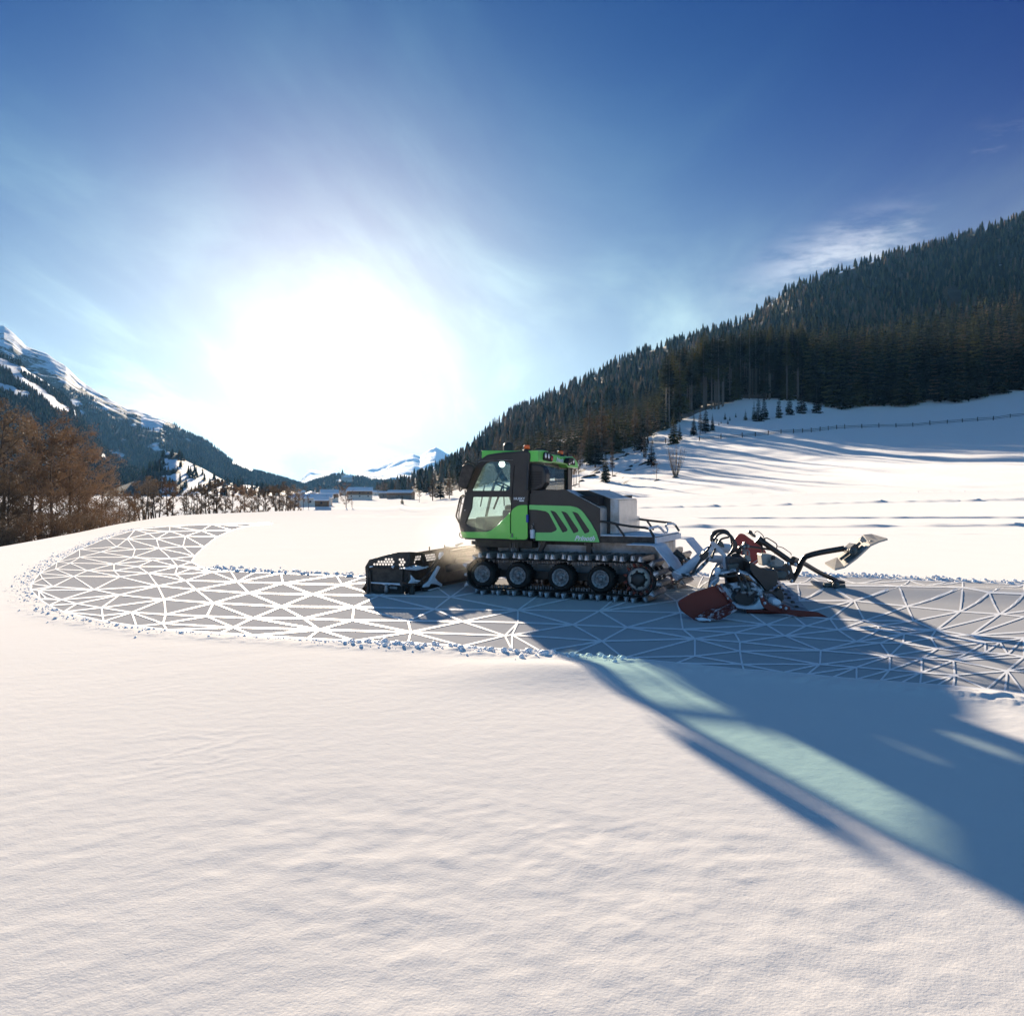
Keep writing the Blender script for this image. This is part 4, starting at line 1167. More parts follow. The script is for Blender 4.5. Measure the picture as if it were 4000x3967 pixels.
for i in near_i:
    p = Vector((X_[i], Y_[i], Z_[i])); px = px_[i]
    r_ = random.random()
    lar = 0.55*max(0, 1-abs(px-2250)/450)
    small_zone = 3180 < px < 3800
    if r_ < lar:
        LARCHES.put(p, random.uniform(10, 15), 'brown larch in the edge of the hillside wood', 'larches along the edge of the hillside wood', wide=1.1)
    elif 2600 < px < 3140 and random.random() < .5:
        TALL.put(p, random.uniform(26, 34), 'tall spruce with a bare lower trunk at the wood edge', 'bare trunked spruces along the wood edge', wide=1.15)
    else:
        SPRUCE.put(p, random.uniform(9, 15) if px < 2600 else random.uniform(13, 32), 'dark full spruce in the front rows of the hillside wood', 'spruces in the front rows of the hillside wood', wide=random.uniform(.75, 1.1))
for K in (SPRUCE, TALL, LARCHES, SMALL, ALDER, THIN, BUSH, BIRCH): K.finish()

def merged_wood(name, X, Y, Z, hts, wds, templates, which, mats, mi):
    vs, fs, ms = [], [], []; n = 0
    g = np.random.default_rng(99)
    for k, (tv, tf) in enumerate(templates):
        idx = np.where(which == k)[0]
        if len(idx) == 0: continue
        a = g.uniform(0, 6.28, len(idx)); ca, sa = np.cos(a)[:, None], np.sin(a)[:, None]
        w = wds[idx][:, None]; h = hts[idx][:, None]
        vx = (tv[None, :, 0]*ca - tv[None, :, 1]*sa)*w + X[idx][:, None]
        vy = (tv[None, :, 0]*sa + tv[None, :, 1]*ca)*w + Y[idx][:, None]
        vz = tv[None, :, 2]*h + Z[idx][:, None]
        V = np.stack([vx, vy, vz], 2).reshape(-1, 3)
        Fm = (tf[None, :, :] + (np.arange(len(idx))*len(tv))[:, None, None]).reshape(-1, 3) + n
        n += len(V); vs.append(V); fs.append(Fm); ms.append(np.full(len(Fm), mi[k]))
    return obj_np(name, np.concatenate(vs), [np.concatenate(fs)], mats, mi=np.concatenate(ms))
def unit(v, f, h=20.0): return (v/np.array([1, 1, h]), f)
def low_conifer(seed, tiers=6, k=7):
    g = np.random.default_rng(seed); V, T3 = [], []
    for t in range(tiers):
        z0 = 0.06 + 0.9*t/tiers; z1 = min(1.0, z0+1.65/tiers); r = 0.16*(1-t/tiers)**.85+.012
        n = len(V); V.append((0, 0, z1)); ph = g.uniform(0, 6)
        for j in range(k*2):
            rr = r*(1.15 if j % 2 == 0 else .5)*g.uniform(.75, 1.2); a = ph+math.pi*j/k
            V.append((rr*math.cos(a), rr*math.sin(a), z0 + (0.0 if j % 2 == 0 else .05) - g.uniform(0, .03)))
        for j in range(k*2): T3.append((n, n+1+j, n+1+(j+1) % (k*2)))
    return np.array(V), np.array(T3)
def midt(seed, r, base, **kw):
    v, f = conifer_arrays(seed, 20, r, base, nw=14, nb=7, **kw); v = v/np.array([20, 20, 20.0]); return v, f
MIDT = [midt(201, 4.0, .06), midt(202, 3.5, .1), midt(203, 3.9, .08), midt(204, 2.9, .5), midt(205, 3.0, .15, thin=.7, droop=.1)]
LOWT = [low_conifer(s) for s in (1, 2, 3)] + [low_conifer(4, 5, 6)]
wood_mats = [NEEDLE, NEEDLE_D, LARCH]
rest = np.where(~is_near)[0]
midm = rest[Y_[rest] < 620]; farm = rest[Y_[rest] >= 620]
g = np.random.default_rng(44)
def lar_prob(px, X, Y): return np.clip(0.10 + 0.50*np.clip(1-np.abs(px-2000)/550, 0, 1) + .35*(perlin(X/90, Y/140, 44) > .22), 0, .75)
w_ = g.integers(0, 4, len(midm)); w_ = np.where(g.random(len(midm)) < lar_prob(px_[midm], X_[midm], Y_[midm])*.8, 4, w_); w_ = np.where((w_ == 3) & (Y_[midm] > 330), 0, w_)
hm = g.uniform(15, 31, len(midm))*np.where(px_[midm] < 2600, .52, 1); wm = hm*g.uniform(.65, .98, len(midm))
o = merged_wood('forest', X_[midm], Y_[midm], Z_[midm], hm, wm, MIDT, w_, wood_mats, [0, 1, 0, 0, 2])
tag(o, 'dense spruce and larch wood covering the lower half of the right hill', 'forest', kind='stuff')
w_ = g.integers(0, 3, len(farm)); w_ = np.where(g.random(len(farm)) < lar_prob(px_[farm], X_[farm], Y_[farm]), 3, w_)
hm = g.uniform(11, 20, len(farm))*np.clip(1.25-Y_[farm]/2400, .6, 1); wm = hm*g.uniform(.9, 1.4, len(farm))
o = merged_wood('forest', X_[farm], Y_[farm], Z_[farm], hm, wm, LOWT, w_, wood_mats, [0, 1, 0, 2])
tag(o, 'far upper wood along the skyline of the right hill', 'forest', kind='stuff')

# far woods on the left mountain, its back ridge and the middle hill
def ridge_wood(rd, n, p0, p1, seed, cover, hlo, hhi, label, tmin=0.0, tmax=1.02):
    g = np.random.default_rng(seed); px = g.uniform(p0, p1, n); t = tmin + (tmax-tmin)*g.random(n)
    X, Y, Z = rd.at(px, t); y = HY + (H-Z)/Y*F
    c = cover(px, y, t, X, Y) + 0.18*(fbm(X/60, Y/60, 3, 5))
    k = c > 0.62
    X, Y, Z, px = X[k], Y[k], Z[k], px[k]
    hm = g.uniform(hlo, hhi, len(X)); wm = hm*g.uniform(1.0, 1.6, len(X))
    w = g.integers(0, 3, len(X)); w = np.where(g.random(len(X)) < .12, 3, w)
    o = merged_wood('forest', X, Y, Z-0.5, hm, wm, LOWT, w, wood_mats, [0, 1, 1, 2])
    tag(o, label, 'forest', kind='stuff')
ridge_wood(fr, 17000, -60, 760, 1, cov_front, 5, 9, 'dark wood on the steep near flank of the left mountain')
ridge_wood(bk, 17000, -60, 1230, 2, cov_back, 6, 11, 'blue grey wood on the long far ridge of the left mountain', tmin=.0)
ridge_wood(kn, 500, 560, 1100, 3, cov_knoll, 4, 8, 'scattered trees on the snowy knoll at the foot of the left mountain', tmax=1.0)
ridge_wood(mid, 5000, 1150, 1720, 4, cov_mid, 6, 10, 'hazy wood on the low hill behind the village')

# ------------------------------------------------------------------ fences
WOOD = mat('weathered_wood', (0.075, 0.058, 0.045), rough=.85, spec=.15, var=.35, vscale=6)
def rail_fence(pxs, step, label, hgt=1.25, rails=(0.45, 0.95)):
    P = [hit(*p) for p in pxs]
    root = empty('rail_fence', P[0]); o = P[0]
    L = 0; posts = []
    for a, b in zip(P[:-1], P[1:]):
        n = max(1, int((b-a).length/step))
        for i in range(n): posts.append(a+(b-a)*i/n)
    posts.append(P[-1])
    posts = [Vector((p.x, p.y, z_at(p.x, p.y))) for p in posts]
    pm = None
    for i, p in enumerate(posts[:100]):
        if pm is None:
            q = MB().box((-.12, -.1, -.4), (.12, .1, hgt*1.15)).build('post', WOOD, root); pm = q
        else:
            q = pm.copy(); COL.objects.link(q); q.parent = root
        q.location = p-o; q.rotation_euler = (random.uniform(-.05, .05), random.uniform(-.05, .05), random.uniform(0, 1)); q.scale = (1, 1, random.uniform(.9, 1.15))
    for z in rails:
        mb = MB()
        for a, b in zip(posts[:-1], posts[1:]):
            d = Vector((0, 0, z + random.uniform(-.05, .05))); e = Vector((0, 0, z + random.uniform(-.05, .05)))
            mb.tube([a-o+d, b-o+e], .085, n=6)
        mb.build('rail', WOOD, root)
    return tag(root, label, 'fence')
rail_fence([(2732,1724),(2900,1707),(3100,1691),(3300,1679),(3500,1668),(3700,1655),(3880,1640),(4080,1625)], 4.6, 'long wooden rail fence climbing right across the snow slope')
rail_fence([(2388,1742),(2470,1737),(2550,1735),(2600,1730),(2656,1724)], 3.6, 'short wooden rail fence running into the trees on the slope')
def bank_rail():
    P = [at_px(px, Yd) + Vector((0, 0, dz)) for px, Yd, dz in [(405, 61, 0), (455, 63, 0), (500, 66, 0), (532, 69, 0)]]
    root = empty('wooden_railing', P[0])
    for p in P: MB().box((-.07, -.07, -.5), (.07, .07, 1.1+3.0*0)).build('post', WOOD, root, loc=p-P[0])
    for z in (.55, 1.0): MB().tube([p-P[0]+Vector((0, 0, z)) for p in P], .055, n=6).build('rail', WOOD, root)
    zoff = top_h(P[1], 2046) - 1.05
    root.location = root.location + Vector((0, 0, zoff))
    return tag(root, 'low wooden railing at the right end of the left tree clump', 'railing')
bank_rail()

# ------------------------------------------------------------------ village
RS = mat('roof_snow', (0.85, 0.87, 0.90), rough=.6, spec=.3)
PLASTER = mat('plaster', (0.66, 0.59, 0.50), rough=.8, var=.1, vscale=1)
TIMBER = mat('timber_boards', (0.20, 0.12, 0.065), rough=.8, var=.3, vscale=1.2)
GREYW = mat('grey_boards', (0.17, 0.15, 0.13), rough=.85, var=.3, vscale=1.2)
GLASSD = mat('dark_panes', (0.03, 0.035, 0.04), rough=.2)
def house(px, py, w, d, h, rh, rz, walls, label, upper=None, nwin=4, along=True, Yd=None, name='house', cat='house', chim=True):
    p = hit(px, py) if Yd is None else at_px(px, Yd)
    w, d, h, rh = w*.36, d*.45, h*.72, rh*.6; nwin = max(1, nwin//2)
    root = empty(name, p, rz)
    wl_ = MB(); wl_.box((-w/2, -d/2, -1.5), (w/2, d/2, h))
    ax = 0 if along else 1
    if along: wl_.add([(-w/2, -d/2, h), (-w/2, d/2, h), (-w/2, 0, h+rh-.15), (w/2, -d/2, h), (w/2, d/2, h), (w/2, 0, h+rh-.15)], [(0, 1, 2), (3, 5, 4)])
    else: wl_.add([(-w/2, -d/2, h), (w/2, -d/2, h), (0, -d/2, h+rh-.15), (-w/2, d/2, h), (w/2, d/2, h), (0, d/2, h+rh-.15)], [(0, 1, 2), (3, 5, 4)])
    wl_.build('wall', walls, root)
    if upper: MB().box((-w/2-.06, -d/2-.06, h*.52), (w/2+.06, d/2+.06, h*.98)).build('upper_wall', upper, root)
    rf = MB(); o = .35; t = .28
    if along:
        for s in (-1, 1):
            e = Vector((0, s*(d/2+o), h-o*rh/(d/2))); rdg = Vector((0, 0, h+rh))
            V = [(x, q.y, q.z+z) for z in (0, t) for (x, q) in ((-w/2-o, e), (w/2+o, e), (w/2+o, rdg), (-w/2-o, rdg))]
            rf.add(V, [(0, 3, 2, 1), (4, 5, 6, 7), (0, 1, 5, 4), (1, 2, 6, 5), (2, 3, 7, 6), (3, 0, 4, 7)])
    else:
        for s in (-1, 1):
            e = Vector((s*(w/2+o), 0, h-o*rh/(w/2))); rdg = Vector((0, 0, h+rh))
            V = [(q.x, y, q.z+z) for z in (0, t) for (y, q) in ((-d/2-o, e), (d/2+o, e), (d/2+o, rdg), (-d/2-o, rdg))]
            rf.add(V, [(0, 3, 2, 1), (4, 5, 6, 7), (0, 1, 5, 4), (1, 2, 6, 5), (2, 3, 7, 6), (3, 0, 4, 7)])
    r_ = rf.build('roof', RS, root)
    if chim: MB().box((w*.18, -.2, h+rh*.4), (w*.18+.4, .2, h+rh+.7)).build('chimney', PLASTER, r_)
    for fl in range(1 if h < 4 else 2):
        for i in range(nwin):
            x = -w/2 + w*(i+.5)/nwin; z = (0.30 if fl == 0 else .66)*h
            if h < 4: z = .4*h
            MB().box((x-.3, -d/2-.12, z), (x+.3, -d/2-.07, z+.65)).build('window', GLASSD, root)
    return tag(root, label, cat)
house(1215,1968,16,12,3.6,2.2,R(20),PLASTER,'pale gabled house half hidden at the left of the village',upper=GREYW,along=False)
house(1215,1975,34,12,3.3,1.6,R(8),PLASTER,'long low white house with snowy roof left of the lone russet tree',nwin=7)
house(1287,1960,18,12,4.5,2.2,R(15),PLASTER,'white two storey house behind the long low one',upper=TIMBER)
house(1258,1978,10,7,2.6,1.4,R(5),TIMBER,'small wooden shed before the long low house',nwin=2,name='shed',cat='shed',chim=False)
house(1405,1950,32,13,5.6,2.4,R(10),PLASTER,'large white farmhouse with timber gable right of the lone russet tree',upper=TIMBER,nwin=6)
house(1470,1938,16,11,4.4,2.0,R(-5),PLASTER,'distant pale house right of the farmhouse',nwin=3,Yd=760)
house(1340,1938,16,11,4.4,2.4,R(30),PLASTER,'distant house peeping over the lone russet tree',nwin=3,Yd=780)
house(1501,1940,13,10,4.2,1.0,R(0),GREYW,'small flat grey barn left of the long barn',nwin=1,Yd=470,name='barn',cat='barn',chim=False)
house(1566,1934,34,12,4.0,1.6,R(-12),GREYW,'long barn with snowy roof and brown boards at the foot of the hill',nwin=3,upper=TIMBER,Yd=420,name='barn',cat='barn',chim=False)
house(1180,1940,14,10,4.2,2.2,R(10),PLASTER,'distant house at the left end of the village',nwin=3,Yd=700)
house(1392,1890,14,10,4.2,2.2,R(10),PLASTER,'tiny farm on the clearing of the hazy hill',nwin=2,Yd=2120)
def church():
    Yd = 2150; p = Vector(((1341-CX)/F*Yd, Yd, H-(1868-HY)/F*Yd-6)); root = empty('church', p)
    MB().box((0, -5, -20), (22, 5, 9)).build('nave', PLASTER, root)
    MB().box((-5, -3.5, -20), (1, 3.5, 16)).build('tower', PLASTER, root)
    MB().add([(-5.4, -4, 16), (1.4, -4, 16), (1.4, 4, 16), (-5.4, 4, 16), (-2, 0, 30)], [(0, 1, 4), (1, 2, 4), (2, 3, 4), (3, 0, 4)]).build('spire', GREYW, root)
    MB().add([(-.5, -5.6, 8.6), (22.5, -5.6, 8.6), (22.5, 0, 14), (-.5, 0, 14), (22.5, 5.6, 8.6), (-.5, 5.6, 8.6)], [(0, 1, 2, 3), (3, 2, 4, 5)]).build('roof', RS, root)
    tag(root, 'small church with pointed spire on the hazy hill', 'church')
church()
def pole(px, py, ty, label):
    p = hit(px, py); h_ = top_h(p, ty); r_ = empty('utility_pole', p)
    MB().tube([(0, 0, -.3), (0, 0, h_)], [.14, .09], n=8).build('pole', WOOD, r_)
    MB().box((-.7, -.06, h_*.92), (.7, .06, h_*.95)).build('crossarm', WOOD, r_)
    tag(r_, label, 'utility pole')
pole(1469,1935,1905,'thin utility pole between farmhouse and grey barn')

# ------------------------------------------------------------------ the groomer: materials
BLACK = mat('black_paint', (0.030, 0.027, 0.024), rough=0.38, spec=0.5, bump=0.0006, bscale=120, var=.25, vscale=3)
DARK = mat('dark_interior', (0.010, 0.010, 0.011), rough=0.7)
GREEN = mat('green_paint', (0.17, 0.70, 0.09), rough=0.32, spec=0.5, coat=0.3, var=.05, vscale=2)
GREEN_P = mat('pale_green_trim', (0.23, 0.70, 0.19), rough=0.4, spec=0.5, var=.05, vscale=2)
RUBBER = mat('rubber', (0.028, 0.025, 0.022), rough=0.85, spec=0.25, var=.5, vscale=9, bump=.004, bscale=30)
STEEL = mat('worn_steel', (0.14, 0.13, 0.125), rough=0.42, metal=0.5, col2=(0.36, 0.35, 0.34), vscale=14)
DSTEEL = mat('dark_steel', (0.060, 0.052, 0.044), rough=0.55, metal=0.4, var=.5, vscale=10)
TIPS = mat('bright_cleat_tips', (0.62, 0.63, 0.65), rough=0.35, metal=0.5)
RIM = mat('grey_rim', (0.46, 0.45, 0.44), rough=0.5, metal=0.2, col2=(0.07, 0.07, 0.07), vscale=26)
ALU = mat('dusted_aluminium', (0.42, 0.38, 0.33), rough=0.55, metal=0.35, col2=(0.66, 0.65, 0.64), vscale=5, thr=(.35, .6))
RED = mat('red_brown_paint', (0.20, 0.030, 0.015), rough=0.5, spec=0.4, col2=(0.20, 0.035, 0.02), vscale=6)
REDS = mat('red_paint_with_frost', (0.16, 0.028, 0.016), rough=0.6, col2=(0.62, 0.60, 0.62), vscale=16, thr=(.50, .62), detail=9)
FROST = mat('frosted_black', (0.03, 0.03, 0.03), rough=0.7, col2=(0.60, 0.63, 0.68), vscale=9, thr=(.44, .58), detail=9)
WHITEM = mat('frosted_white_metal', (0.56, 0.60, 0.67), rough=0.5, col2=(0.74, 0.77, 0.82), vscale=6)
SNOWY = mat('stuck_snow', (0.80, 0.83, 0.88), rough=0.65, spec=.25, bump=.012, bscale=18)
ORANGE = mat('orange_lens', (0.95, 0.13, 0.01), rough=0.15, coat=.5)
LENS = mat('clear_lens', (0.85, 0.87, 0.9), rough=0.12, metal=.2)
REDLENS = mat('red_lens', (0.5, 0.01, 0.01), rough=0.15)
LETTER = mat('white_letters', (0.85, 0.86, 0.86), rough=0.5)
BLUE = mat('blue_cap', (0.03, 0.06, 0.35), rough=.5)
SEATM = mat('grey_seat_cloth', (0.07, 0.08, 0.10), rough=.85)
OLIVE = mat('grey_green_board', (0.075, 0.095, 0.09), rough=.5, var=.3, vscale=9)
PLANK = mat('scratched_pale_metal', (0.30, 0.275, 0.235), rough=.55, metal=.2, col2=(0.46, 0.44, 0.40), vscale=14, detail=8)
EMIT = bpy.data.materials.new('lit_lamp'); EMIT.use_nodes = True
EMIT.node_tree.nodes['Principled BSDF'].inputs['Emission Color'].default_value = (1, .97, .9, 1)
EMIT.node_tree.nodes['Principled BSDF'].inputs['Emission Strength'].default_value = 2.2
def glass(name, tintc, gl=0.10):
    m = bpy.data.materials.new(name); m.use_nodes = True; t = m.node_tree; t.nodes.clear()
    o = nd(t, 'ShaderNodeOutputMaterial'); mx = nd(t, 'ShaderNodeMixShader'); tr = nd(t, 'ShaderNodeBsdfTransparent'); gs = nd(t, 'ShaderNodeBsdfGlossy')
    tr.inputs[0].default_value = (*tintc, 1); gs.inputs['Roughness'].default_value = 0.02
    fr = nd(t, 'ShaderNodeLayerWeight')
    t.links.new(math_node(t, 'ADD', math_node(t, 'MULTIPLY', math_node(t, 'POWER', fr.outputs['Facing'], 4.0), 0.7), gl), mx.inputs[0])
    t.links.new(tr.outputs[0], mx.inputs[1]); t.links.new(gs.outputs[0], mx.inputs[2]); t.links.new(mx.outputs[0], o.inputs[0])
    return m
GLASS = glass('tinted_glass', (0.80, 0.925, 0.90), .07)
GLASS_C = glass('windscreen_glass', (0.93, 0.985, 0.97), .03)
def tread():
    m = mat('tread_plate', (0.55, 0.53, 0.49), rough=.38, metal=.6, col2=(0.74, 0.72, 0.70), vscale=3)
    t = m.node_tree; b = t.nodes['Principled BSDF']; tc_ = nd(t, 'ShaderNodeTexCoord')
    w = nd(t, 'ShaderNodeTexVoronoi', feature='F1'); w.inputs['Scale'].default_value = 20; w.inputs['Randomness'].default_value = 0.15
    mp_ = nd(t, 'ShaderNodeMapping'); mp_.inputs['Scale'].default_value = (1, 1.6, .8); mp_.inputs['Rotation'].default_value = (.5, .5, .8)
    t.links.new(tc_.outputs['Object'], mp_.inputs[0]); t.links.new(mp_.outputs[0], w.inputs['Vector'])
    bp = nd(t, 'ShaderNodeBump'); bp.inputs['Distance'].default_value = .006; bp.invert = True
    t.links.new(w.outputs['Distance'], bp.inputs['Height']); t.links.new(bp.outputs[0], b.inputs['Normal'])
    return m
TREAD = tread()

G = empty('snow_groomer', (X0, Y0, 0.0), -TH)
tag(G, 'green and black tracked snow groomer with a blade in front, parked on the piste', 'snow groomer')
VN, VF = 0.35, 2.60
NS, FS = side(VN), side(VF)

def text_mesh(txt, h, pl, px, py, bold=0.0, shear=0.0, off=0.012, name='lettering', mats=None, parent=None, wide=1.0, rot=0.0):
    cu = bpy.data.curves.new('txt', 'FONT'); cu.body = txt; cu.size = h; cu.shear = shear; cu.offset = bold; cu.extrude = 0.002; cu.resolution_u = 3
    ob = bpy.data.objects.new('txt', cu); me = bpy.data.meshes.new_from_object(ob)
    t0, z0 = pl.sz(px, py); V = []
    for v in me.vertices:
        x, y = v.co.x*wide, v.co.y
        x, y = x*math.cos(rot)-y*math.sin(rot), x*math.sin(rot)+y*math.cos(rot)
        q = pl.p + pl.d*(t0+x) + pl.n*(off + v.co.z); V.append((q.x, q.y, z0+y))
    mb = MB(); mb.add(V, [list(p.vertices) for p in me.polygons])
    bpy.data.objects.remove(ob); bpy.data.curves.remove(cu); bpy.data.meshes.remove(me)
    return mb.build(name, mats or LETTER, parent)

# ---- cab sides
OUT = kD([(135,1775),(100,1650),(68,1500),(80,1380),(130,1150),(175,950),(215,830),(250,690),(370,435),(430,320),(520,250),(600,198),(700,176),(900,150),(1380,112),(1420,135),(1425,200),(1405,400),(1390,800),(1385,1140),(1385,1780),(1345,1812),(900,1800)])
UPW = kD([(300,865),(375,700),(425,590),(500,430),(560,350),(650,308),(960,305),(1045,345),(1040,600),(1030,840),(980,865)])
LOW = kD([(315,985),(1058,985),(1062,1270),(870,1480),(765,1572),(670,1622),(560,1635),(210,1530),(180,1490),(240,1350),(300,1190)])
pan = add_plate(MB(), NS, OUT, [UPW, LOW], th=0.06, bev=0.012, rnd=0.03, off=-0.03).build('cab_side', BLACK, G)
gl = MB(); add_plate(gl, NS, UPW, [], th=0.01, bev=0, off=-0.035); gl.build('side_window', GLASS, pan)
gl = MB(); add_plate(gl, NS, LOW, [], th=0.01, bev=0, off=-0.035); gl.build('side_window', GLASS, pan)
# the far side repeats the near one
def far_copy(px_list, v0=VN): return [NS.sz(*p) for p in px_list]
fo, fu, fl = far_copy(OUT), far_copy(UPW), far_copy(LOW)
V, Fc = flat_shape(round_poly([Vector(p) for p in fo], .03), [round_poly([Vector(p) for p in fu], .03), round_poly([Vector(p) for p in fl], .03)], .06, .012)
mb = MB(); mb.add([(p.x, VF+p.z, p.y) for p in V], Fc); fp = mb.build('cab_side', BLACK, G)
for w in (fu, fl):
    V, Fc = flat_shape([Vector(p) for p in w], [], .01); mb = MB(); mb.add([(p.x, VF+p.z, p.y) for p in V], Fc); mb.build('side_window', GLASS_C, fp)
# door outline, seams and green lower panels
DOORG = kD([(106,1652),(600,1655),(690,1622),(790,1552),(900,1440),(1052,1275),(1052,1792),(150,1768)])
SIDEG = kD([(1072,1258),(1130,1192),(1200,1152),(1265,1140),(1383,1138),(1388,1775),(1350,1806),(1072,1798)])
d_ = add_plate(MB(), NS, DOORG, [], th=0.03, bev=.008, off=.012, rnd=.02).build('door_panel', GREEN, G)
s_ = add_plate(MB(), NS, SIDEG, [], th=0.03, bev=.008, off=.012, rnd=.03).build('corner_panel', GREEN, G)
mb = MB(); add_plate(mb, NS, kD([(1005,1685),(1085,1680),(1080,1755),(1000,1752)]), [], th=.05, bev=.006, off=.03); add_plate(mb, NS, kD([(1060,1762),(1180,1755),(1180,1785),(1150,1800),(1060,1798)]), [], th=.07, bev=.01, off=.035); mb.build('hinge', GREEN, s_)
p = NS.pt(*kD([(1108,1680)])[0], off=.05); q = NS.pt(*kD([(1105,1758)])[0], off=.05); MB().tube([p, q], .012, n=8).build('hinge_pin', STEEL, s_)
mb = MB()
for a in [[(1125,380),(1100,700),(1078,1000),(1062,1260)], [(1062,1260),(1060,1798)]]:
    mb.tube([NS.pt(*c, off=.004) for c in kD(a)], .007, n=6)
mb.build('door_seam', DARK, pan)
mb = MB(); mb.tube([NS.pt(*c, off=.01) for c in kD([(1405,330),(1392,800),(1385,1140)])], .016, n=8); mb.build('edge_trim', DSTEEL, pan)
mb = MB(); mb.tube([NS.pt(*c, off=.01) for c in kD([(430,322),(500,295),(700,285),(880,280),(1100,275)])], .006, n=6); mb.build('rain_gutter', STEEL, pan)
text_mesh('HUSKY', .066, NS, *kD([(1116,1040)])[0], bold=.0012, name='lettering', parent=pan, wide=1.08, off=.006)
b_ = MB(); add_plate(b_, NS, kD([(1224,1050),(1312,1050),(1312,1071),(1224,1071)]), [], th=.006, bev=0, off=.006); lb = b_.build('name_plate', LETTER, pan)
mb = MB(); mb.tube([NS.pt(*kD([(178,1240)])[0], off=0), NS.pt(*kD([(178,1240)])[0], off=.01)], .008, n=10); mb.build('door_button', LETTER, pan)

# ---- cab shell: nose, windscreen, header, roof skin, floor, rear wall
def prof(pts): return [NS.sz(*p) for p in kD(pts)]
def skin(name, pts, m, th=0.03, inset=0.0, parent=G, v0=VN+.03, v1=VF):
    P = prof(pts); mb = MB()
    mb.strip([(a, v0, z) for a, z in P], [(a, v1, z) for a, z in P], th=th)
    return mb.build(name, m, parent)
skin('nose_panel', [(140,1772),(108,1650),(76,1500),(82,1420)], BLACK)
ws = skin('windscreen', [(86,1400),(137,1150),(182,950),(222,830),(257,695),(377,440),(437,325)], GLASS_C, th=0.008)
skin('header', [(437,325),(525,258),(605,206),(705,186)], BLACK)
skin('roof_skin', [(705,186),(900,160),(1400,122)], BLACK)
P = prof([(82,1400),(137,1150),(182,950),(222,830),(257,695),(377,440),(437,325)])
mb = MB(); vm_ = (VN+VF)/2+.02
mb.strip([(a, vm_-.035, z) for a, z in P], [(a, vm_+.035, z) for a, z in P], th=.03); mb.build('windscreen_pillar', BLACK, ws)
mb = MB(); a, z = NS.sz(*kD([(150,1080)])[0]); mb.tube([(a+.03, 1.0, z-.1), (a+.08, 1.1, z+.35)], .012, n=6); mb.tube([(a+.03, 2.1, z-.1), (a+.08, 1.95, z+.35)], .012, n=6); mb.build('wiper', DARK, ws)
u0, zb = NS.sz(*kD([(140,1780)])[0]); u1 = NS.sz(*kD([(1385,1780)])[0])[0]
UR = NS.sz(*kD([(1415,1000)])[0])[0]
MB().box((u0+.02, VN+.03, zb-.02), (u1-.01, VF-.03, zb+.10)).build('floor', DARK, G)
MB().box((u0+.12, VN+.25, zb-.17), (UR-.05, VF-.25, zb-.015), bev=.02).build('cab_base', DSTEEL, G)
RP = cross(UR)
RWALL = kE([(60,560),(540,600),(610,580),(1050,650),(1130,745),(1490,775),(1530,1515),(20,1515)])
RWIN = kE([(300,650),(560,648),(1040,735),(1110,800),(1380,815),(1365,1495),(300,1495)])
rw = MB(); add_plate(rw, RP, RWALL, [RWIN], th=.05, bev=.01, off=-.03); rw = rw.build('rear_wall', BLACK, G)
mb = MB(); add_plate(mb, RP, RWIN, [], th=.008, bev=0, off=-.03); mb.build('rear_window', GLASS_C, rw)
zt = RP.sz(*kE([(20,1515)])[0])[1]
MB().box((UR-.06, VN+.04, zb+.1), (UR-.01, VF-.02, zt)).build('rear_bulkhead', BLACK, G)
mb = MB(); a0 = RP.sz(*kE([(1360,1400)])[0]); mb.box((UR-.02, a0[0]-.005, zt), (UR+.012, a0[0]+.02, zt+.75)); mb.build('window_edge', DARK, rw)

# ---- interior
def seat(v, u):
    r_ = MB(); z0 = zb+.1
    r_.box((u-.25, v-.25, z0+.28), (u+.25, v+.25, z0+.44), bev=.05).box((u+.16, v-.24, z0+.38), (u+.30, v+.24, z0+1.0), bev=.06)
    s = r_.build('seat', SEATM, G)
    MB().box((u+.17, v-.14, z0+1.04), (u+.29, v+.14, z0+1.28), bev=.05).build('headrest', SEATM, s)
    MB().box((u-.15, v-.15, z0), (u+.15, v+.15, z0+.28)).build('pedestal', DARK, s)
us = (u0+u1)/2+.22
seat(.95, us); seat(2.0, us)
MB().box((u0+.14, VN+.2, zb+.1), (u0+.36, VF-.2, zb+.40), bev=.05).build('dashboard', DARK, G)
mb = MB(); mb.box((us-.45, 1.25, zb+.1), (us+.25, 1.65, zb+.62), bev=.04); mb.tube([(us-.3, 1.32, zb+.6), (us-.36, 1.3, zb+.85)], .025); mb.box((us-.42, 1.25, zb+.85), (us-.30, 1.36, zb+.98), bev=.03); mb.build('control_console', DARK, G)
mb = MB(); q = zb+1.0; mb.tube([(u0+.45, .75, zb+.55), (u0+.62, .8, q)], .02); mb.lathe((u0+.62, .8, q), (.4, 0, .9), [(.17, -.012), (.185, 0), (.17, .012), (.155, 0), (.17, -.012)], n=28); mb.build('steering_wheel', DARK, G)
mb = MB(); add_plate(mb, side(.62), kD([(830,290),(945,290),(955,345),(935,392),(865,395),(838,355)]), [], th=.05, bev=.01); w_l = mb.build('work_lamp', DSTEEL, G)
q = side(.60).pt(*kD([(888,355)])[0]); MB().lathe(q, (0, -1, 0), [(.0, .035), (.05, .03), (.062, .0)], n=20).build('bulb', EMIT, w_l)

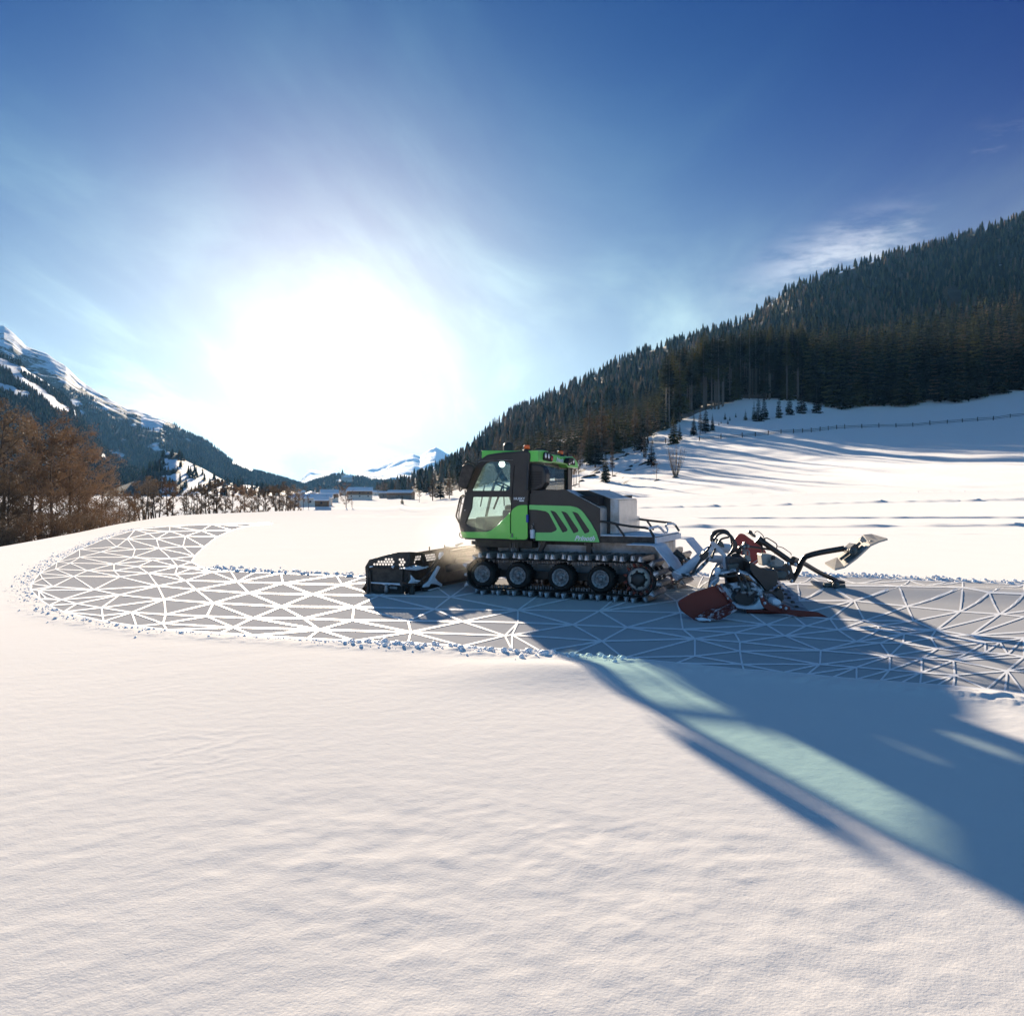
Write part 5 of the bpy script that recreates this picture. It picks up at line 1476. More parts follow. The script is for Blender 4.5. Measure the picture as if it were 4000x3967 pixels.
# ---- roof cap, rear fascia, lights
mb = MB(); add_plate(mb, side(.47), kD([(493,262),(493,97),(500,92),(1420,100),(1430,135),(1425,200)]), [], th=1.95, bev=.02, off=-.975); rc = mb.build('roof_cap', GREEN, G)
FAS = kE([(90,178),(320,163),(430,200),(580,308),(700,330),(960,372),(1110,372),(1310,382),(1385,460),(1470,590),(1492,775),(1130,742),(1050,650),(610,580),(540,602),(90,545)])
REC = kE([(300,215),(420,230),(600,385),(560,540),(530,560),(245,490),(260,280)]); REC2 = kE([(1150,425),(1280,420),(1330,480),(1345,680),(1110,630),(1130,500)])
fa = MB(); add_plate(fa, RP, FAS, [], th=.20, bev=.02, off=.06); fa = fa.build('roof_fascia', GREEN, G)
for rc_, lens in ((REC, [((298,345), LENS, 30), ((405,370), LENS, 30), ((515,435), REDLENS, 38)]), (REC2, [((1120,590), LENS, 26), ((1175,530), LENS, 30), ((1262,530), LENS, 30)])):
    mb = MB(); add_plate(mb, RP, rc_, [], th=.03, bev=.005, off=.165, rnd=.03); cl = mb.build('light_cluster', DARK, fa)
    for (c, m, r_) in lens:
        q = RP.pt(*kE([c])[0], off=.183)
        MB().lathe(q, (1, 0, 0), [(.056, -.005), (.058, .01), (.050, .015)], n=22).build('lamp_ring', DSTEEL, cl)
        MB().lathe(q, (1, 0, 0), [(.050, .010), (.035, .018), (0, .022)], n=22).build('lamp', m, cl)
text_mesh('Prinoth', .12, RP, *kE([(708,545)])[0], bold=.004, shear=.38, parent=fa, off=.168, wide=1.0, rot=-.03)
def beacon(p, r=.056):
    mb = MB(); mb.lathe(p, (0, 0, 1), [(.08, 0), (.07, .03), (.05, .045), (.0, .046)], n=20); b = mb.build('beacon', DSTEEL, G)
    MB().lathe(p, (0, 0, 1), [(.05, .045), (r, .05), (r, .10), (r*.9, .115), (0, .117)], n=24).build('lens', ORANGE, b)
beacon(side(.55).pt(*kD([(1368,112)])[0])); beacon(RP.pt(*kE([(1205,372)])[0], off=-.05), .056)
q = side(1.3).pt(*kD([(1010,90)])[0]); MB().lathe(q, (0, 0, 1), [(.10, -.02), (.10, .08), (.085, .13), (.04, .155), (0, .158)], n=22).build('roof_antenna', BLACK, G)
q = RP.pt(*kE([(850,340)])[0], off=-.25); mb = MB(); mb.box((q.x-.10, q.y-.13, q.z-.05), (q.x+.08, q.y+.13, q.z+.14), bev=.04); mb.tube([(q.x, q.y+.05, q.z+.12), (q.x, q.y+.06, q.z+.2), (q.x, q.y+.22, q.z+.17)], .008, n=6); mb.build('camera_unit', DARK, G)
mb = MB(); add_plate(mb, RP, kE([(1000,430),(1090,410),(1160,460),(1145,540),(1020,615),(945,600),(955,520)]), [], th=.10, bev=.02, off=.22, rnd=.02); mb.build('camera_unit', DARK, G)
mb = MB(); q = RP.pt(*kE([(1440,470)])[0], off=.05); mb.lathe(q, (1, 0, 0), [(.04, -.05), (.04, .05), (0, .055)], n=14); mb.tube([q, q+Vector((-.1, -.12, .04))], .012, n=6); mb.build('side_lamp', DSTEEL, G)

# ---- mirror, grab rails
MP = side(.18)
mb = MB(); add_plate(mb, MP, kD([(142,382),(190,362),(320,362),(378,430),(215,845),(95,800),(55,765),(58,735)]), [], th=.09, bev=.025, rnd=.03)
mi = mb.build('wing_mirror', DSTEEL, G)
mb = MB(); mb.tube([MP.pt(*c) for c in kD([(178,370),(185,330),(235,310),(330,345),(395,365)])], .013, n=8, curve=True); mb.tube([MP.pt(*c) for c in kD([(75,790),(72,850),(95,870),(125,830)])], .011, n=8, curve=True); mb.tube([MP.pt(*c) for c in kD([(180,850),(185,930),(200,960)])], .012, n=8); mb.build('mirror_arm', DSTEEL, mi)
GR = side(.42)
mb = MB(); mb.tube([GR.pt(*c) for c in kD([(170,958),(125,962),(85,1020),(40,1220),(12,1345),(35,1410),(80,1495)])], .017, n=8, curve=True)
mb.tube([GR.pt(*c) for c in kD([(165,985),(120,1010),(95,1120),(62,1320),(75,1480)])], .012, n=8, curve=True)
for a, b in (((75,1075),(130,1120)), ((42,1240),(70,1250))): mb.tube([GR.pt(*c) for c in kD([a, b])], .010, n=6)
mb.build('grab_rail', DSTEEL, G)
mb = MB(); mb.tube([GR.pt(*c) for c in kD([(90,1670),(72,1700),(85,1745),(130,1775)])], .010, n=6, curve=True); mb.build('tow_loop', DSTEEL, G)

# ---- air intake behind the cab and its down pipe
VP = side(.40)
VENT = k4([(1022,286),(1150,296),(1208,340),(1230,410),(1230,535),(1185,600),(1018,655)])
mb = MB(); add_plate(mb, VP, VENT, [], th=.22, bev=.03, off=-.11, rnd=.03); ve = mb.build('air_intake', BLACK, G)
mb = MB()
for i in range(10):
    y = 396 + i*20.5; xr = 1182 if y < 540 else 1182-(y-540)*1.6
    add_plate(mb, VP, k4([(1034,y-5),(xr,y-5),(xr,y+4),(1034,y+4)]), [], th=.012, bev=0, off=.004)
mb.build('louvres', DARK, ve)
mb = MB(); mb.tube([side(.62).pt(*c) for c in k4([(1120,560),(1112,660),(1105,740),(1100,790)])], [.17, .17, .15, .08], n=16); mb.build('intake_pipe', BLACK, G)

# ---- engine cover
HP = side(VN+.03)
HOOD = k2([(200,170),(545,165),(885,345),(885,690),(172,672),(172,400)])
hb_ = MB(); add_plate(hb_, HP, k2([(172,200),(300,164),(545,164),(885,346),(885,690),(240,672),(240,600),(172,600)]), [], th=.04, bev=.006, off=-.02); hood = hb_.build('engine_cover', BLACK, G)
TR_ = k2([(176,312),(590,324),(655,338),(698,364),(730,400),(795,490),(850,588),(884,689),(240,671),(240,590),(400,590),(442,573),(456,555),(375,400),(345,378),(250,362),(176,360)])
SL1 = k2([(387,368),(425,377),(442,386),(456,402),(560,555),(561,572),(548,580),(512,590)])
SL2 = [(x+110*1.0/2.576, y+7/2.576) for x, y in SL1]; SL3 = [(x+221/2.576, y+11/2.576) for x, y in SL1]
mb = MB(); add_plate(mb, HP, TR_, [SL1, SL2, SL3], th=.014, bev=.003, off=.012, rnd=.012); tr_ = mb.build('side_trim', GREEN_P, hood)
text_mesh('Prinoth', .122, HP, *k2([(632,668)])[0], bold=.0035, shear=.42, parent=tr_, off=.022, wide=1.02)
def up(pts, v=VN+.03): return [side(v).sz(*p) for p in pts]
HT = up(k2([(545,166),(885,346)])); H0 = up(k2([(172,166)]))[0]; HB = up(k2([(885,688)]))[0]
v0, v1, v2, v3 = VN+.05, VN+.40, VN+1.55, VF-.30
uR, zR, zTop = HT[1][0], HT[1][1], HT[0][1]
mb = MB()
for a, b in ((v0, v1), (v2, v3)):
    mb.strip([(HT[0][0], a, HT[0][1]), (uR, a, zR)], [(HT[0][0], b, HT[0][1]), (uR, b, zR)], th=.008)
mb.build('sloping_step', TREAD, hood)
MB().box((UR+.02, v0-.01, zTop-.06), (HT[0][0], v3, zTop-.002)).build('cover_top', BLACK, hood)
mb = MB(); mb.box((uR-.02, v0, HB[1]), (uR+.004, v1, zR-.004)); mb.box((uR-.02, v2, HB[1]), (uR+.004, v3, zR-.004)); mb.build('rear_plate', TREAD, hood)
# raised centre box with its black flank
cb = side(v1); A = cb.sz(*k2([(640,168)])[0]); B = cb.sz(*k2([(770,168)])[0]); C = cb.sz(*k2([(990,250)])[0]); Dd = cb.sz(*k2([(1068,262)])[0]); E = cb.sz(*k2([(1075,604)])[0])
def centre(mb, pts, a, b):
    V, Fc = flat_shape([Vector(p) for p in pts], [], b-a); mb.add([(p.x, (a+b)/2+p.z, p.y) for p in V], Fc); return mb
zl = HB[1]
cbx = centre(MB(), [A, B, C, (C[0], zl), (A[0], zl)], v1, v2).build('centre_box', BLACK, G)
centre(MB(), [(C[0]+.002, C[1]), Dd, (Dd[0], E[1]), (C[0]+.002, E[1])], v1-.003, v2+.003).build('storage_box', ALU, cbx)
MB().strip([(B[0], v1, B[1]+.003), (C[0], v1, C[1]+.003), (Dd[0]+.01, v1, Dd[1]+.003)], [(B[0], v2, B[1]+.003), (C[0], v2, C[1]+.003), (Dd[0]+.01, v2, Dd[1]+.003)], th=.006).build('box_lid', TREAD, cbx)
MB().box((Dd[0]+.003, v1+.02, E[1]), (Dd[0]+.016, v2-.02, Dd[1]-.01)).build('box_door', TREAD, cbx)
MB().box((Dd[0]-.3, v2+.003, E[1]), (Dd[0]-.02, v2+.28, Dd[1]-.33)).build('far_box', TREAD, cbx)
MB().box((UR+.03, VN+.1, zl-.02), (uR-.05, VF-.1, zTop-.1)).build('engine_block', DARK, G)
# things in the gap between cab and cover
GP = side(.42)
mb = MB(); add_plate(mb, GP, k4([(1060,1120),(1105,1120),(1105,1230),(1062,1228)]), [], th=.1, bev=.01, off=.06); mb.build('coolant_tank', WHITEM, G)
mb = MB(); add_plate(mb, GP, k4([(1008,930),(1034,930),(1034,1028),(1008,1028)]), [], th=.05, bev=.01, off=.08); mb.build('blue_valve', BLUE, G)
mb = MB(); mb.tube([GP.pt(*c, off=.08) for c in k4([(1068,1070),(1090,1082),(1072,1100),(1095,1112),(1075,1120)])], .013, n=6); mb.tube([GP.pt(*c, off=.08) for c in k4([(1104,1038),(1094,1045),(1096,1060),(1104,1062)])], .006, n=6); mb.build('hose_fitting', STEEL, G)

# ---- rear deck, rails, fenders
DP_ = side(VN+.05)
dn = DP_.sz(*k2([(1435,640)])[0]); db = DP_.sz(*k2([(1435,706)])[0]); df = DP_.sz(*k2([(885,628)])[0])
VD = VF-.42
dk = MB().box((df[0], VN+.05, db[1]), (dn[0], VD, dn[1])).build('rear_deck', DSTEEL, G)
MB().box((df[0]+.0, VN+.06, dn[1]+.002), (dn[0]-.01, VD-.01, dn[1]+.022), bev=.008).build('deck_snow', SNOWY, dk)
MB().box((dn[0], VN+.06, db[1]+.005), (dn[0]+.03, VD-.01, dn[1]-.004)).build('deck_edge', WHITEM, dk)
mb = MB(); mb.tube([DP_.pt(*c) for c in k2([(888,478),(980,488),(1060,508),(1200,530),(1340,543),(1385,556),(1428,636)])], .022, n=10); mb.tube([DP_.pt(*c) for c in k2([(1045,508),(1132,628)])], .020, n=8); mb.build('deck_rail', BLACK, G)
FD = side(VD)
mb = MB(); mb.tube([FD.pt(*c) for c in k2([(1225,450),(1400,472),(1600,495),(1640,512),(1682,576)])], .022, n=10); mb.tube([FD.pt(*c) for c in k2([(1360,475),(1425,566)])], .020, n=8); mb.build('deck_rail', BLACK, G)
RD = cross(dn[0])
mb = MB(); mb.tube([RD.pt(*c) for c in k2([(1385,548),(1466,530),(1490,540),(1532,586),(1556,590)])], .022, n=10); mb.tube([RD.pt(*c) for c in k2([(1556,590),(1566,560),(1546,520),(1560,508),(1620,500),(1640,512)])], .020, n=10); mb.build('rear_rail', WHITEM, G)
def fender(va, vb, pts, label=None):
    pl = side(va); P = [pl.sz(*c) for c in k2(pts)]
    sm = [Vector((a, 0, z)) for a, z in P]; sm = catmull(sm, 4)
    mb = MB(); mb.strip([(q.x, va, q.z) for q in sm], [(q.x, vb, q.z) for q in sm], th=.014); return mb.build('fender', WHITEM, G)
FEN = [(1150,717),(1400,727),(1450,765),(1510,835),(1565,905),(1605,985)]
fender(.0, .74, FEN)
P = [side(.0).sz(*c) for c in k2(FEN)]; sm = catmull([Vector((a, 0, z)) for a, z in P], 4)
MB().strip([(q.x, 2.25, q.z) for q in sm], [(q.x, 2.9, q.z) for q in sm], th=.014).build('fender', WHITEM, G)

# ---- chassis tub, struts
tub = side(.85); ta = tub.sz(*k2([(340,690)])[0]); tb_ = tub.sz(*k2([(1500,720)])[0])
MB().box((UR-.9, .88, .34), (dn[0]-.05, 2.1, db[1]+.0), bev=.03).build('chassis', ALU, G)
MB().box((u0+.3, .95, .42), (UR-.9, 2.0, .78), bev=.03).build('chassis_nose', DSTEEL, G)
mb = MB(); tz = tub.sz(*k2([(740,702)])[0])[1]; mb.box((ta[0], .865, tz-.035), (tub.sz(*k2([(745,702)])[0])[0], .89, tz+.015)); mb.build('chassis_rail', DSTEEL, G)
SPn = side(.62)
def strut(pts, th=.09, m=BLACK, name='strut', pl=SPn, cv=k4):
    mb = MB(); add_plate(mb, pl, cv(pts), [], th=th, bev=.01); return mb.build(name, m, G)
strut([(1195,1262),(1258,1262),(1195,1380),(1205,1425),(1110,1425),(1135,1395)])
strut([(1748,1280),(1812,1280),(1812,1440),(1745,1440)])
strut([(772,1275),(806,1275),(806,1425),(770,1425)]); strut([(870,1275),(900,1275),(898,1425),(872,1425)])
strut([(645,1290),(690,1290),(718,1420),(668,1420)], m=ALU, pl=side(1.0))
strut([(440,1275),(520,1300),(640,1420),(380,1440)], m=DSTEEL, pl=side(1.1), th=.5)
mb = MB(); mb.tube([SPn.pt(*c, off=.03) for c in k4([(820,1285),(818,1420)])], .008, n=6); mb.tube([SPn.pt(*c, off=.03) for c in k4([(840,1285),(842,1420)])], .008, n=6); mb.tube([SPn.pt(*c, off=.04) for c in k4([(815,1350),(815,1395)])], .02, n=8); mb.build('hydraulic_line', STEEL, G)
strut([(296,1258),(355,1262),(360,1312),(294,1305)], m=PLANK, th=.012, pl=side(.58), name='licence_plate')
mb = MB(); add_plate(mb, side(.575), k4([(302,1264),(349,1268),(353,1306),(300,1300)]), [], th=.006, bev=0, off=.008); mb.build('plate_field', DSTEEL, G)
mb = MB(); p = side(.62).pt(*k2([(740,703)])[0]); mb.lathe(p, (0, -1, 0), [(.025, 0), (.025, .02), (0, .021)], n=12); p = side(.6).pt(*k2([(810,745)])[0]); mb.lathe(p, (0, -1, 0), [(.025, 0), (.025, .02), (0, .021)], n=12); mb.build('bolt', STEEL, G)

# ---- running gear
WP = side(.12)
HUBS = [WP.sz(*k1([(1290,1305)])[0]), WP.sz(2022, 2247), WP.sz(2189, 2256), WP.sz(2345, 2261)]
SPR = WP.sz(2493, 2263)
zmean = sum(h[1] for h in HUBS[1:])/3
HUBS = [(HUBS[0][0], HUBS[0][1])] + [(h[0], zmean) for h in HUBS[1:]]
def wheel(u, z, v, r=.242, sgn=-1):
    e = bpy.data.objects.new('wheel', None); COL.objects.link(e); e.parent = G; e.location = (u, v, z)
    ax = (0, sgn, 0)
    t = MB(); t.lathe((0, 0, 0), ax, [(.15, -.02), (.18, .015), (r*.90, .02), (r*.985, -.005), (r, -.05), (r, -.19), (r*.97, -.24), (.15, -.26)], n=44)
    for k in range(30):
        a = 2*math.pi*k/30; c, s = math.cos(a), math.sin(a)
        for (y0, y1, da) in ((-.04, -.13, .05), (-.13, -.22, -.05)):
            V = []
            for yy, dd in ((y0, 0), (y1, da)):
                for aa in (-.035, .035):
                    for rr in (r-.006, r+.012):
                        V.append((rr*math.cos(a+aa+dd), sgn*yy, rr*math.sin(a+aa+dd)))
            t.add(V, [(1, 3, 7, 5), (0, 4, 5, 1), (2, 3, 7, 6), (0, 1, 3, 2), (4, 6, 7, 5)])
    t.build('tyre', RUBBER, e)
    m = MB(); m.lathe((0, 0, 0), ax, [(.155, -.01), (.158, .012), (.148, .016), (.140, .002), (.132, .004), (.126, -.012), (.115, -.05), (.07, -.055), (.062, -.03), (.0, -.028)], n=36)
    m.build('rim', RIM, e)
    m = MB(); m.lathe((0, 0, 0), ax, [(.045, -.03), (.04, .0), (.028, .008), (0, .009)], n=18)
    for k in range(5):
        a = 2*math.pi*k/5+.3; m.lathe((.062*math.cos(a)*1.25, 0, .062*math.sin(a)*1.25), ax, [(.014, -.05), (.012, -.02), (0, -.019)], n=8)
    m.build('hub', STEEL, e)
    return e
def copy_part(e, dv, flip=False):
    c = e.copy(); COL.objects.link(c); c.parent = e.parent; c.location = e.location + Vector((0, dv, 0))
    if flip: c.rotation_euler = (0, 0, math.pi)
    for ch in e.children:
        d = ch.copy(); COL.objects.link(d); d.parent = c
    return c
w0 = wheel(HUBS[0][0], HUBS[0][1], .12, r=.24)
for h in HUBS[1:]:
    c = copy_part(w0, 0); c.location = (h[0], .12, h[1])
for h in HUBS:
    c = copy_part(w0, 0, True); c.location = (h[0], 2.83, h[1])
for v in (.1, 2.30):
    MB().box((HUBS[0][0], v+.33, HUBS[1][1]-.07), (SPR[0], v+.40, HUBS[1][1]+.06)).build('track_frame', DSTEEL, G)
mb = MB()
for h in HUBS + [SPR]: mb.tube([(h[0], .2, h[1]), (h[0], 2.75, h[1])], .045, n=10)
mb.build('axles', DSTEEL, G)
for a, b in zip(HUBS[1:], HUBS[2:]):
    MB().box((a[0]+.1, .80, a[1]-.02), (b[0]-.1, 2.05, a[1]+.16)).build('inner_skirt', ALU, G)
def sprocket(v):
    sgn = -1 if v < 1.4 else 1
    e = bpy.data.objects.new('drive_sprocket', None); COL.objects.link(e); e.parent = G; e.location = (SPR[0], v, SPR[1])
    m = MB(); m.lathe((0, 0, 0), (0, sgn, 0), [(.19, -.16), (.205, -.13), (.205, -.02), (.19, .0), (.165, -.005)], n=36); m.build('drum', STEEL, e)
    m = MB(); m.lathe((0, 0, 0), (0, sgn, 0), [(.17, -.01), (.168, .012), (.10, .02), (.09, .02)], n=36); m.build('drive_ring', mat('cream_ring', (0.62, 0.57, 0.48), rough=.5), e)
    m = MB(); m.lathe((0, 0, 0), (0, sgn, 0), [(.125, .01), (.125, .05), (.09, .085), (.045, .095), (0, .096)], n=24)
    for k in range(7):
        a = 2*math.pi*k/7; m.lathe((.135*math.cos(a), sgn*.01, .135*math.sin(a)), (0, sgn, 0), [(.022, 0), (.022, .02), (0, .021)], n=10)
    m.build('hub_motor', BLACK, e)
    m = MB()
    for yo in (-.035, -.42):
        m.lathe((0, 0, 0), (0, sgn, 0), [(.24, yo+.02), (.24, yo-.02)], n=36)
        for k in range(13):
            a = 2*math.pi*k/13; V = []
            for y in (yo-.02, yo+.02):
                for aa, rr in ((-.12, .225), (.12, .225), (.05, .285), (-.05, .285)): V.append((rr*math.cos(a+aa), sgn*y, rr*math.sin(a+aa)))
            m.add(V, [(0, 1, 2, 3), (7, 6, 5, 4), (0, 4, 5, 1), (1, 5, 6, 2), (2, 6, 7, 3), (3, 7, 4, 0)])
    m.build('toothed_ring', RED, e)
    return e
sprocket(.16); sprocket(2.79)
# belt path
rI, rS = .29, .30
c0, cS = HUBS[0], SPR
zbot = zmean - .242 - .012
path = []
for k in range(13): a = math.pi/2 + k*math.pi/12*1.0; path.append((c0[0]+rI*math.cos(a), c0[1]+rI*math.sin(a)))
ub = HUBS[1][0]-.12
path.append((ub, zbot)); path.append((HUBS[3][0]+.05, zbot))
for k in range(13): a = -math.pi/2 + k*math.pi/12; path.append((cS[0]+rS*math.cos(a), cS[1]+rS*math.sin(a)))
nT = 10
for k in range(1, nT): t = k/nT; path.append((cS[0]+(c0[0]-cS[0])*t, cS[1]+rS+(c0[1]+rI-cS[1]-rS)*t - .012*math.sin(t*math.pi*4)**2))
path.append(path[0])
def along(n):
    P = np.array(path); d = np.concatenate([[0], np.cumsum(np.hypot(*np.diff(P, axis=0).T))]); t = np.linspace(0, d[-1], n, endpoint=False)
    e = .02
    X = np.interp(t, d, P[:, 0]); Z = np.interp(t, d, P[:, 1]); X2 = np.interp((t+e) % d[-1], d, P[:, 0]); Z2 = np.interp((t+e) % d[-1], d, P[:, 1])
    return X, Z, np.arctan2(Z2-Z, X2-X), d[-1]
def cleat_mesh():
    mb = MB()
    def bar(y0, y1, h, mi=0, w0=.032, w1=.008):
        V = [(-w0, y0, 0), (w0, y0, 0), (w1, y0, h), (-w1, y0, h), (-w0, y1, 0), (w0, y1, 0), (w1, y1, h), (-w1, y1, h)]
        mb.add(V, [(0, 1, 2, 3), (7, 6, 5, 4), (0, 4, 5, 1), (1, 5, 6, 2), (2, 6, 7, 3), (3, 7, 4, 0)], mi)
    bar(.035, .80, .085, 0, .050, .030)
    # pointed bright ends
    for y0, y1, s in ((.0, .036, 0), (.80, .84, 1)):
        ya, yb = (y0, y1) if s == 0 else (y1, y0)
        mb.add([(-.024, ya, .0), (.024, ya, .0), (.0, ya, .085), (-.034, yb, 0), (.034, yb, 0), (.009, yb, .082), (-.009, yb, .082)], [(0, 1, 2), (0, 3, 4, 1), (1, 4, 5, 2), (2, 6, 3, 0), (2, 5, 6)], 1)
    for y in (.12, .43, .72): mb.box((-.05, y-.035, -.012), (.05, y+.035, .014), 0)
    return mb
for v in (.0, 2.10):
    b = MB(); X, Z, A_, L = along(160)
    for va, vb in ((.05, .19), (.36, .50), (.67, .81)):
        pa = [(x, v+va, z) for x, z in zip(X, Z)]; pb = [(x, v+vb, z) for x, z in zip(X, Z)]
        b.strip(pa+[pa[0]], pb+[pb[0]], th=.018)
    for i in range(0, 160, 2):                     # guide fingers that hold the tyres
        n_ = Vector((math.sin(A_[i]), 0, -math.cos(A_[i]))); c = Vector((X[i], 0, Z[i])); t_ = Vector((math.cos(A_[i]), 0, math.sin(A_[i])))
        for vv in (.215, .335):
            V = [c + t_*s*.012 + Vector((0, v+vv+w, 0)) - n_*h for h in (0, .075) for s, w in ((-1, -.012), (1, -.012), (1, .012), (-1, .012))]
            b.add([tuple(q) for q in V], [(0, 1, 2, 3), (7, 6, 5, 4), (0, 4, 5, 1), (1, 5, 6, 2), (2, 6, 7, 3), (3, 7, 4, 0)], 1)
    belt = b.build('track_belt', [RUBBER, STEEL], G)
    N = 49; X, Z, A_, L = along(N); proto = None
    for i in range(N):
        if proto is None: o = proto = cleat_mesh().build('cleat', [STEEL, TIPS], belt)
        else: o = proto.copy(); COL.objects.link(o); o.parent = belt
        nx, nz = math.sin(A_[i]), -math.cos(A_[i])
        o.location = (X[i]+nx*.018, v + (0.0 if i % 2 == 0 else .13), Z[i]+nz*.018)
        o.scale = (1, 1.0 if i % 2 == 0 else .86, 1)
        ang_ = math.atan2(nx, nz); o.rotation_euler = (0, ang_, 0)

# ---- front blade
BU = -2.92
blade = bpy.data.objects.new('front_blade', None); COL.objects.link(blade); blade.parent = G; blade.location = (0, 0, 0)
BP = cross(BU)
def hexholes(pl, poly, step=.054, r=.0235):
    P = [pl.sz(*c) for c in poly]; xs = [p[0] for p in P]; zs = [p[1] for p in P]; out_ = []; row = 0
    z = min(zs)+r
    while z < max(zs):
        x = min(xs) + (step/2 if row % 2 else 0)
        while x < max(xs):
            arr = np.array(P); d, ins = dist_poly(np.array([x]), np.array([z]), arr)
            if ins[0] and d[0] > r*.8: out_.append([(x+r*math.cos(math.pi/3*k+.5), z+r*math.sin(math.pi/3*k+.5)) for k in range(6)])
            x += step
        z += step*.86; row += 1
    return out_
def plate_local(mb, pl, outer2, holes2, th, mi=0, off=0.0):
    V, Fc = flat_shape(outer2, holes2, th)
    mb.add([tuple(Vector(((pl.p+pl.d*p.x+pl.n*(p.z+off)).x, (pl.p+pl.d*p.x+pl.n*(p.z+off)).y, p.y))) for p in V], Fc, mi)
# centre section seen from behind
CEN = kC([(690,262),(800,268),(1180,206),(1460,180),(1660,170),(1690,330),(1640,700),(1100,745),(900,805),(640,850),(650,480)])
hol = []
for poly in ([(785,300),(860,300),(872,395),(750,425)], [(905,285),(1050,270),(1068,375),(930,392)], [(1385,232),(1430,228),(1436,275),(1390,282)], [(1480,215),(1640,200),(1650,260),(1490,275)]):
    hol += hexholes(BP, kC(poly))
mb = MB(); plate_local(mb, BP, [Vector(BP.sz(*c)) for c in CEN], hol, .006); mb.build('blade_plate', DSTEEL, blade)
mb = MB(); P0_, P1_ = BP.sz(*kC([(640,850)])[0]), BP.sz(*kC([(1640,700)])[0])
prof_ = [(-.03, .50), (-.10, .35), (-.12, .2), (-.06, .06), (.03, .02)]
mb.strip([(BU-.02+a, P0_[0], z) for a, z in prof_], [(BU-.02+a, P1_[0], z+.02) for a, z in prof_], th=.02); mb.build('curved_skin', DSTEEL, blade)
# near wing, folded forward
WA, WB = Vector((-2.93, -.42, 0)), Vector((-3.60, -.67, 0))
WPl = Plane((WB.x, WB.y), (WA.x-WB.x, WA.y-WB.y))
WING = kC([(92,470),(150,370),(360,312),(550,265),(700,264),(700,500),(660,690),(625,848),(540,852),(130,825)])
hol = hexholes(WPl, kC([(180,415),(330,360),(485,318),(495,350),(495,450),(200,450)])) + hexholes(WPl, kC([(545,335),(630,310),(648,420),(640,455),(530,455)]))
mb = MB(); plate_local(mb, WPl, [Vector(WPl.sz(*c)) for c in WING], hol, .008); wing = mb.build('wing_plate', DSTEEL, blade)
mb = MB()
for a in ([(140,480),(135,830)], [(150,478),(700,470)], [(165,520),(180,810)], [(140,815),(620,838)], [(610,500),(600,830)]): 
    mb.tube([WPl.pt(*c, off=.045) for c in kC(a)], .022, n=6)
mb.build('wing_frame', DSTEEL, wing)
mb = MB(); P = [WPl.sz(*c) for c in kC([(92,470),(98,560),(105,650),(85,720),(42,775),(110,830)])]
mb.strip([tuple(WPl.p+WPl.d*s+Vector((0, 0, z))) for s, z in P], [tuple(WPl.p+WPl.d*(s+.02)+WPl.n*-.35+Vector((0, 0, z))) for s, z in P], th=.02); mb.build('wing_edge', DSTEEL, wing)
mb = MB(); mb.tube([WPl.pt(*c, off=.10) for c in kC([(320,742),(450,745)])], .022, n=10); mb.tube([WPl.pt(*c, off=.10) for c in kC([(450,745),(545,752)])], .028, n=10, mi=1); mb.lathe(WPl.pt(*kC([(398,745)])[0], off=.10), (0, 0, 1), [(.0, -.10), (.03, -.10), (.045, -.05), (.03, .03), (.03, .06), (0, .06)], n=14, mi=1); mb.build('wing_cylinder', [DSTEEL, STEEL], blade)
BQ = cross(BU+.16)
mb = MB(); mb.lathe(BQ.pt(*kC([(735,760)])[0]), (0, 0, 1), [(0, -.14), (.04, -.13), (.06, -.09), (.045, -.06), (.06, -.02), (.045, .02), (.06, .06), (0, .07)], n=16); mb.build('pivot_pin', DSTEEL, blade)
mb = MB()
for a, r_ in (([(590,700),(740,712),(860,650),(960,560),(1040,440),(1100,330),(1130,275)], .035), ([(740,712),(880,690),(1000,600),(1060,480)], .03), ([(1000,600),(1060,670),(1110,720)], .045), ([(860,650),(900,780),(1100,735)], .035), ([(705,540),(700,640),(650,700)], .03)):
    mb.tube([BQ.pt(*c) for c in kC(a)], r_, n=8, curve=True)
mb.build('push_frame', DSTEEL, blade)
mb = MB(); AQ = cross(BU+.5)
mb.tube([(BU+.15, 1.4, .42), (u0+.2, 1.3, .55)], .12, n=10); mb.tube([(BU+.15, .9, .35), (u0+.4, 1.2, .60)], .07, n=8); mb.tube([(BU+.15, 2.1, .35), (u0+.4, 1.7, .60)], .07, n=8)
mb.tube([(BU+.12, 1.1, .66), (u0+.3, 1.3, .85)], .045, n=8)
mb.build('lift_arm', DSTEEL, blade)
for a in ([(700,300),(665,470)], [(715,310),(705,400)], [(860,290),(895,400)], [(720,470),(810,490),(800,520)]):
    mb = MB(); mb.tube([BQ.pt(*c) for c in kC(a)], .016, n=6); mb.build('brace_rod', DSTEEL, blade)
for c in ((975,212), (1183,188)):
    mb = MB(); q = BP.pt(*kC([c])[0]); mb.tube([q-Vector((0, 0, .05)), q+Vector((0, 0, .03))], .012, n=6); mb.build('marker_stub', DSTEEL, blade)
def snow_patch(pl, pts, th=.05, off=.05, cv=kC, name='stuck_snow', parent=blade, m=SNOWY, rnd=.02):
    mb = MB(); add_plate(mb, pl, cv(pts), [], th=th, bev=min(.018, th*.4), off=off, rnd=rnd); return mb.build(name, m, parent)
snow_patch(WPl, [(178,672),(380,680),(600,690),(720,712),(720,728),(590,722),(460,706),(400,724),(330,700),(185,688)], off=.06)
snow_patch(BQ, [(700,575),(720,600),(760,640),(830,655),(790,690),(690,695),(662,690),(700,640)], off=.02)
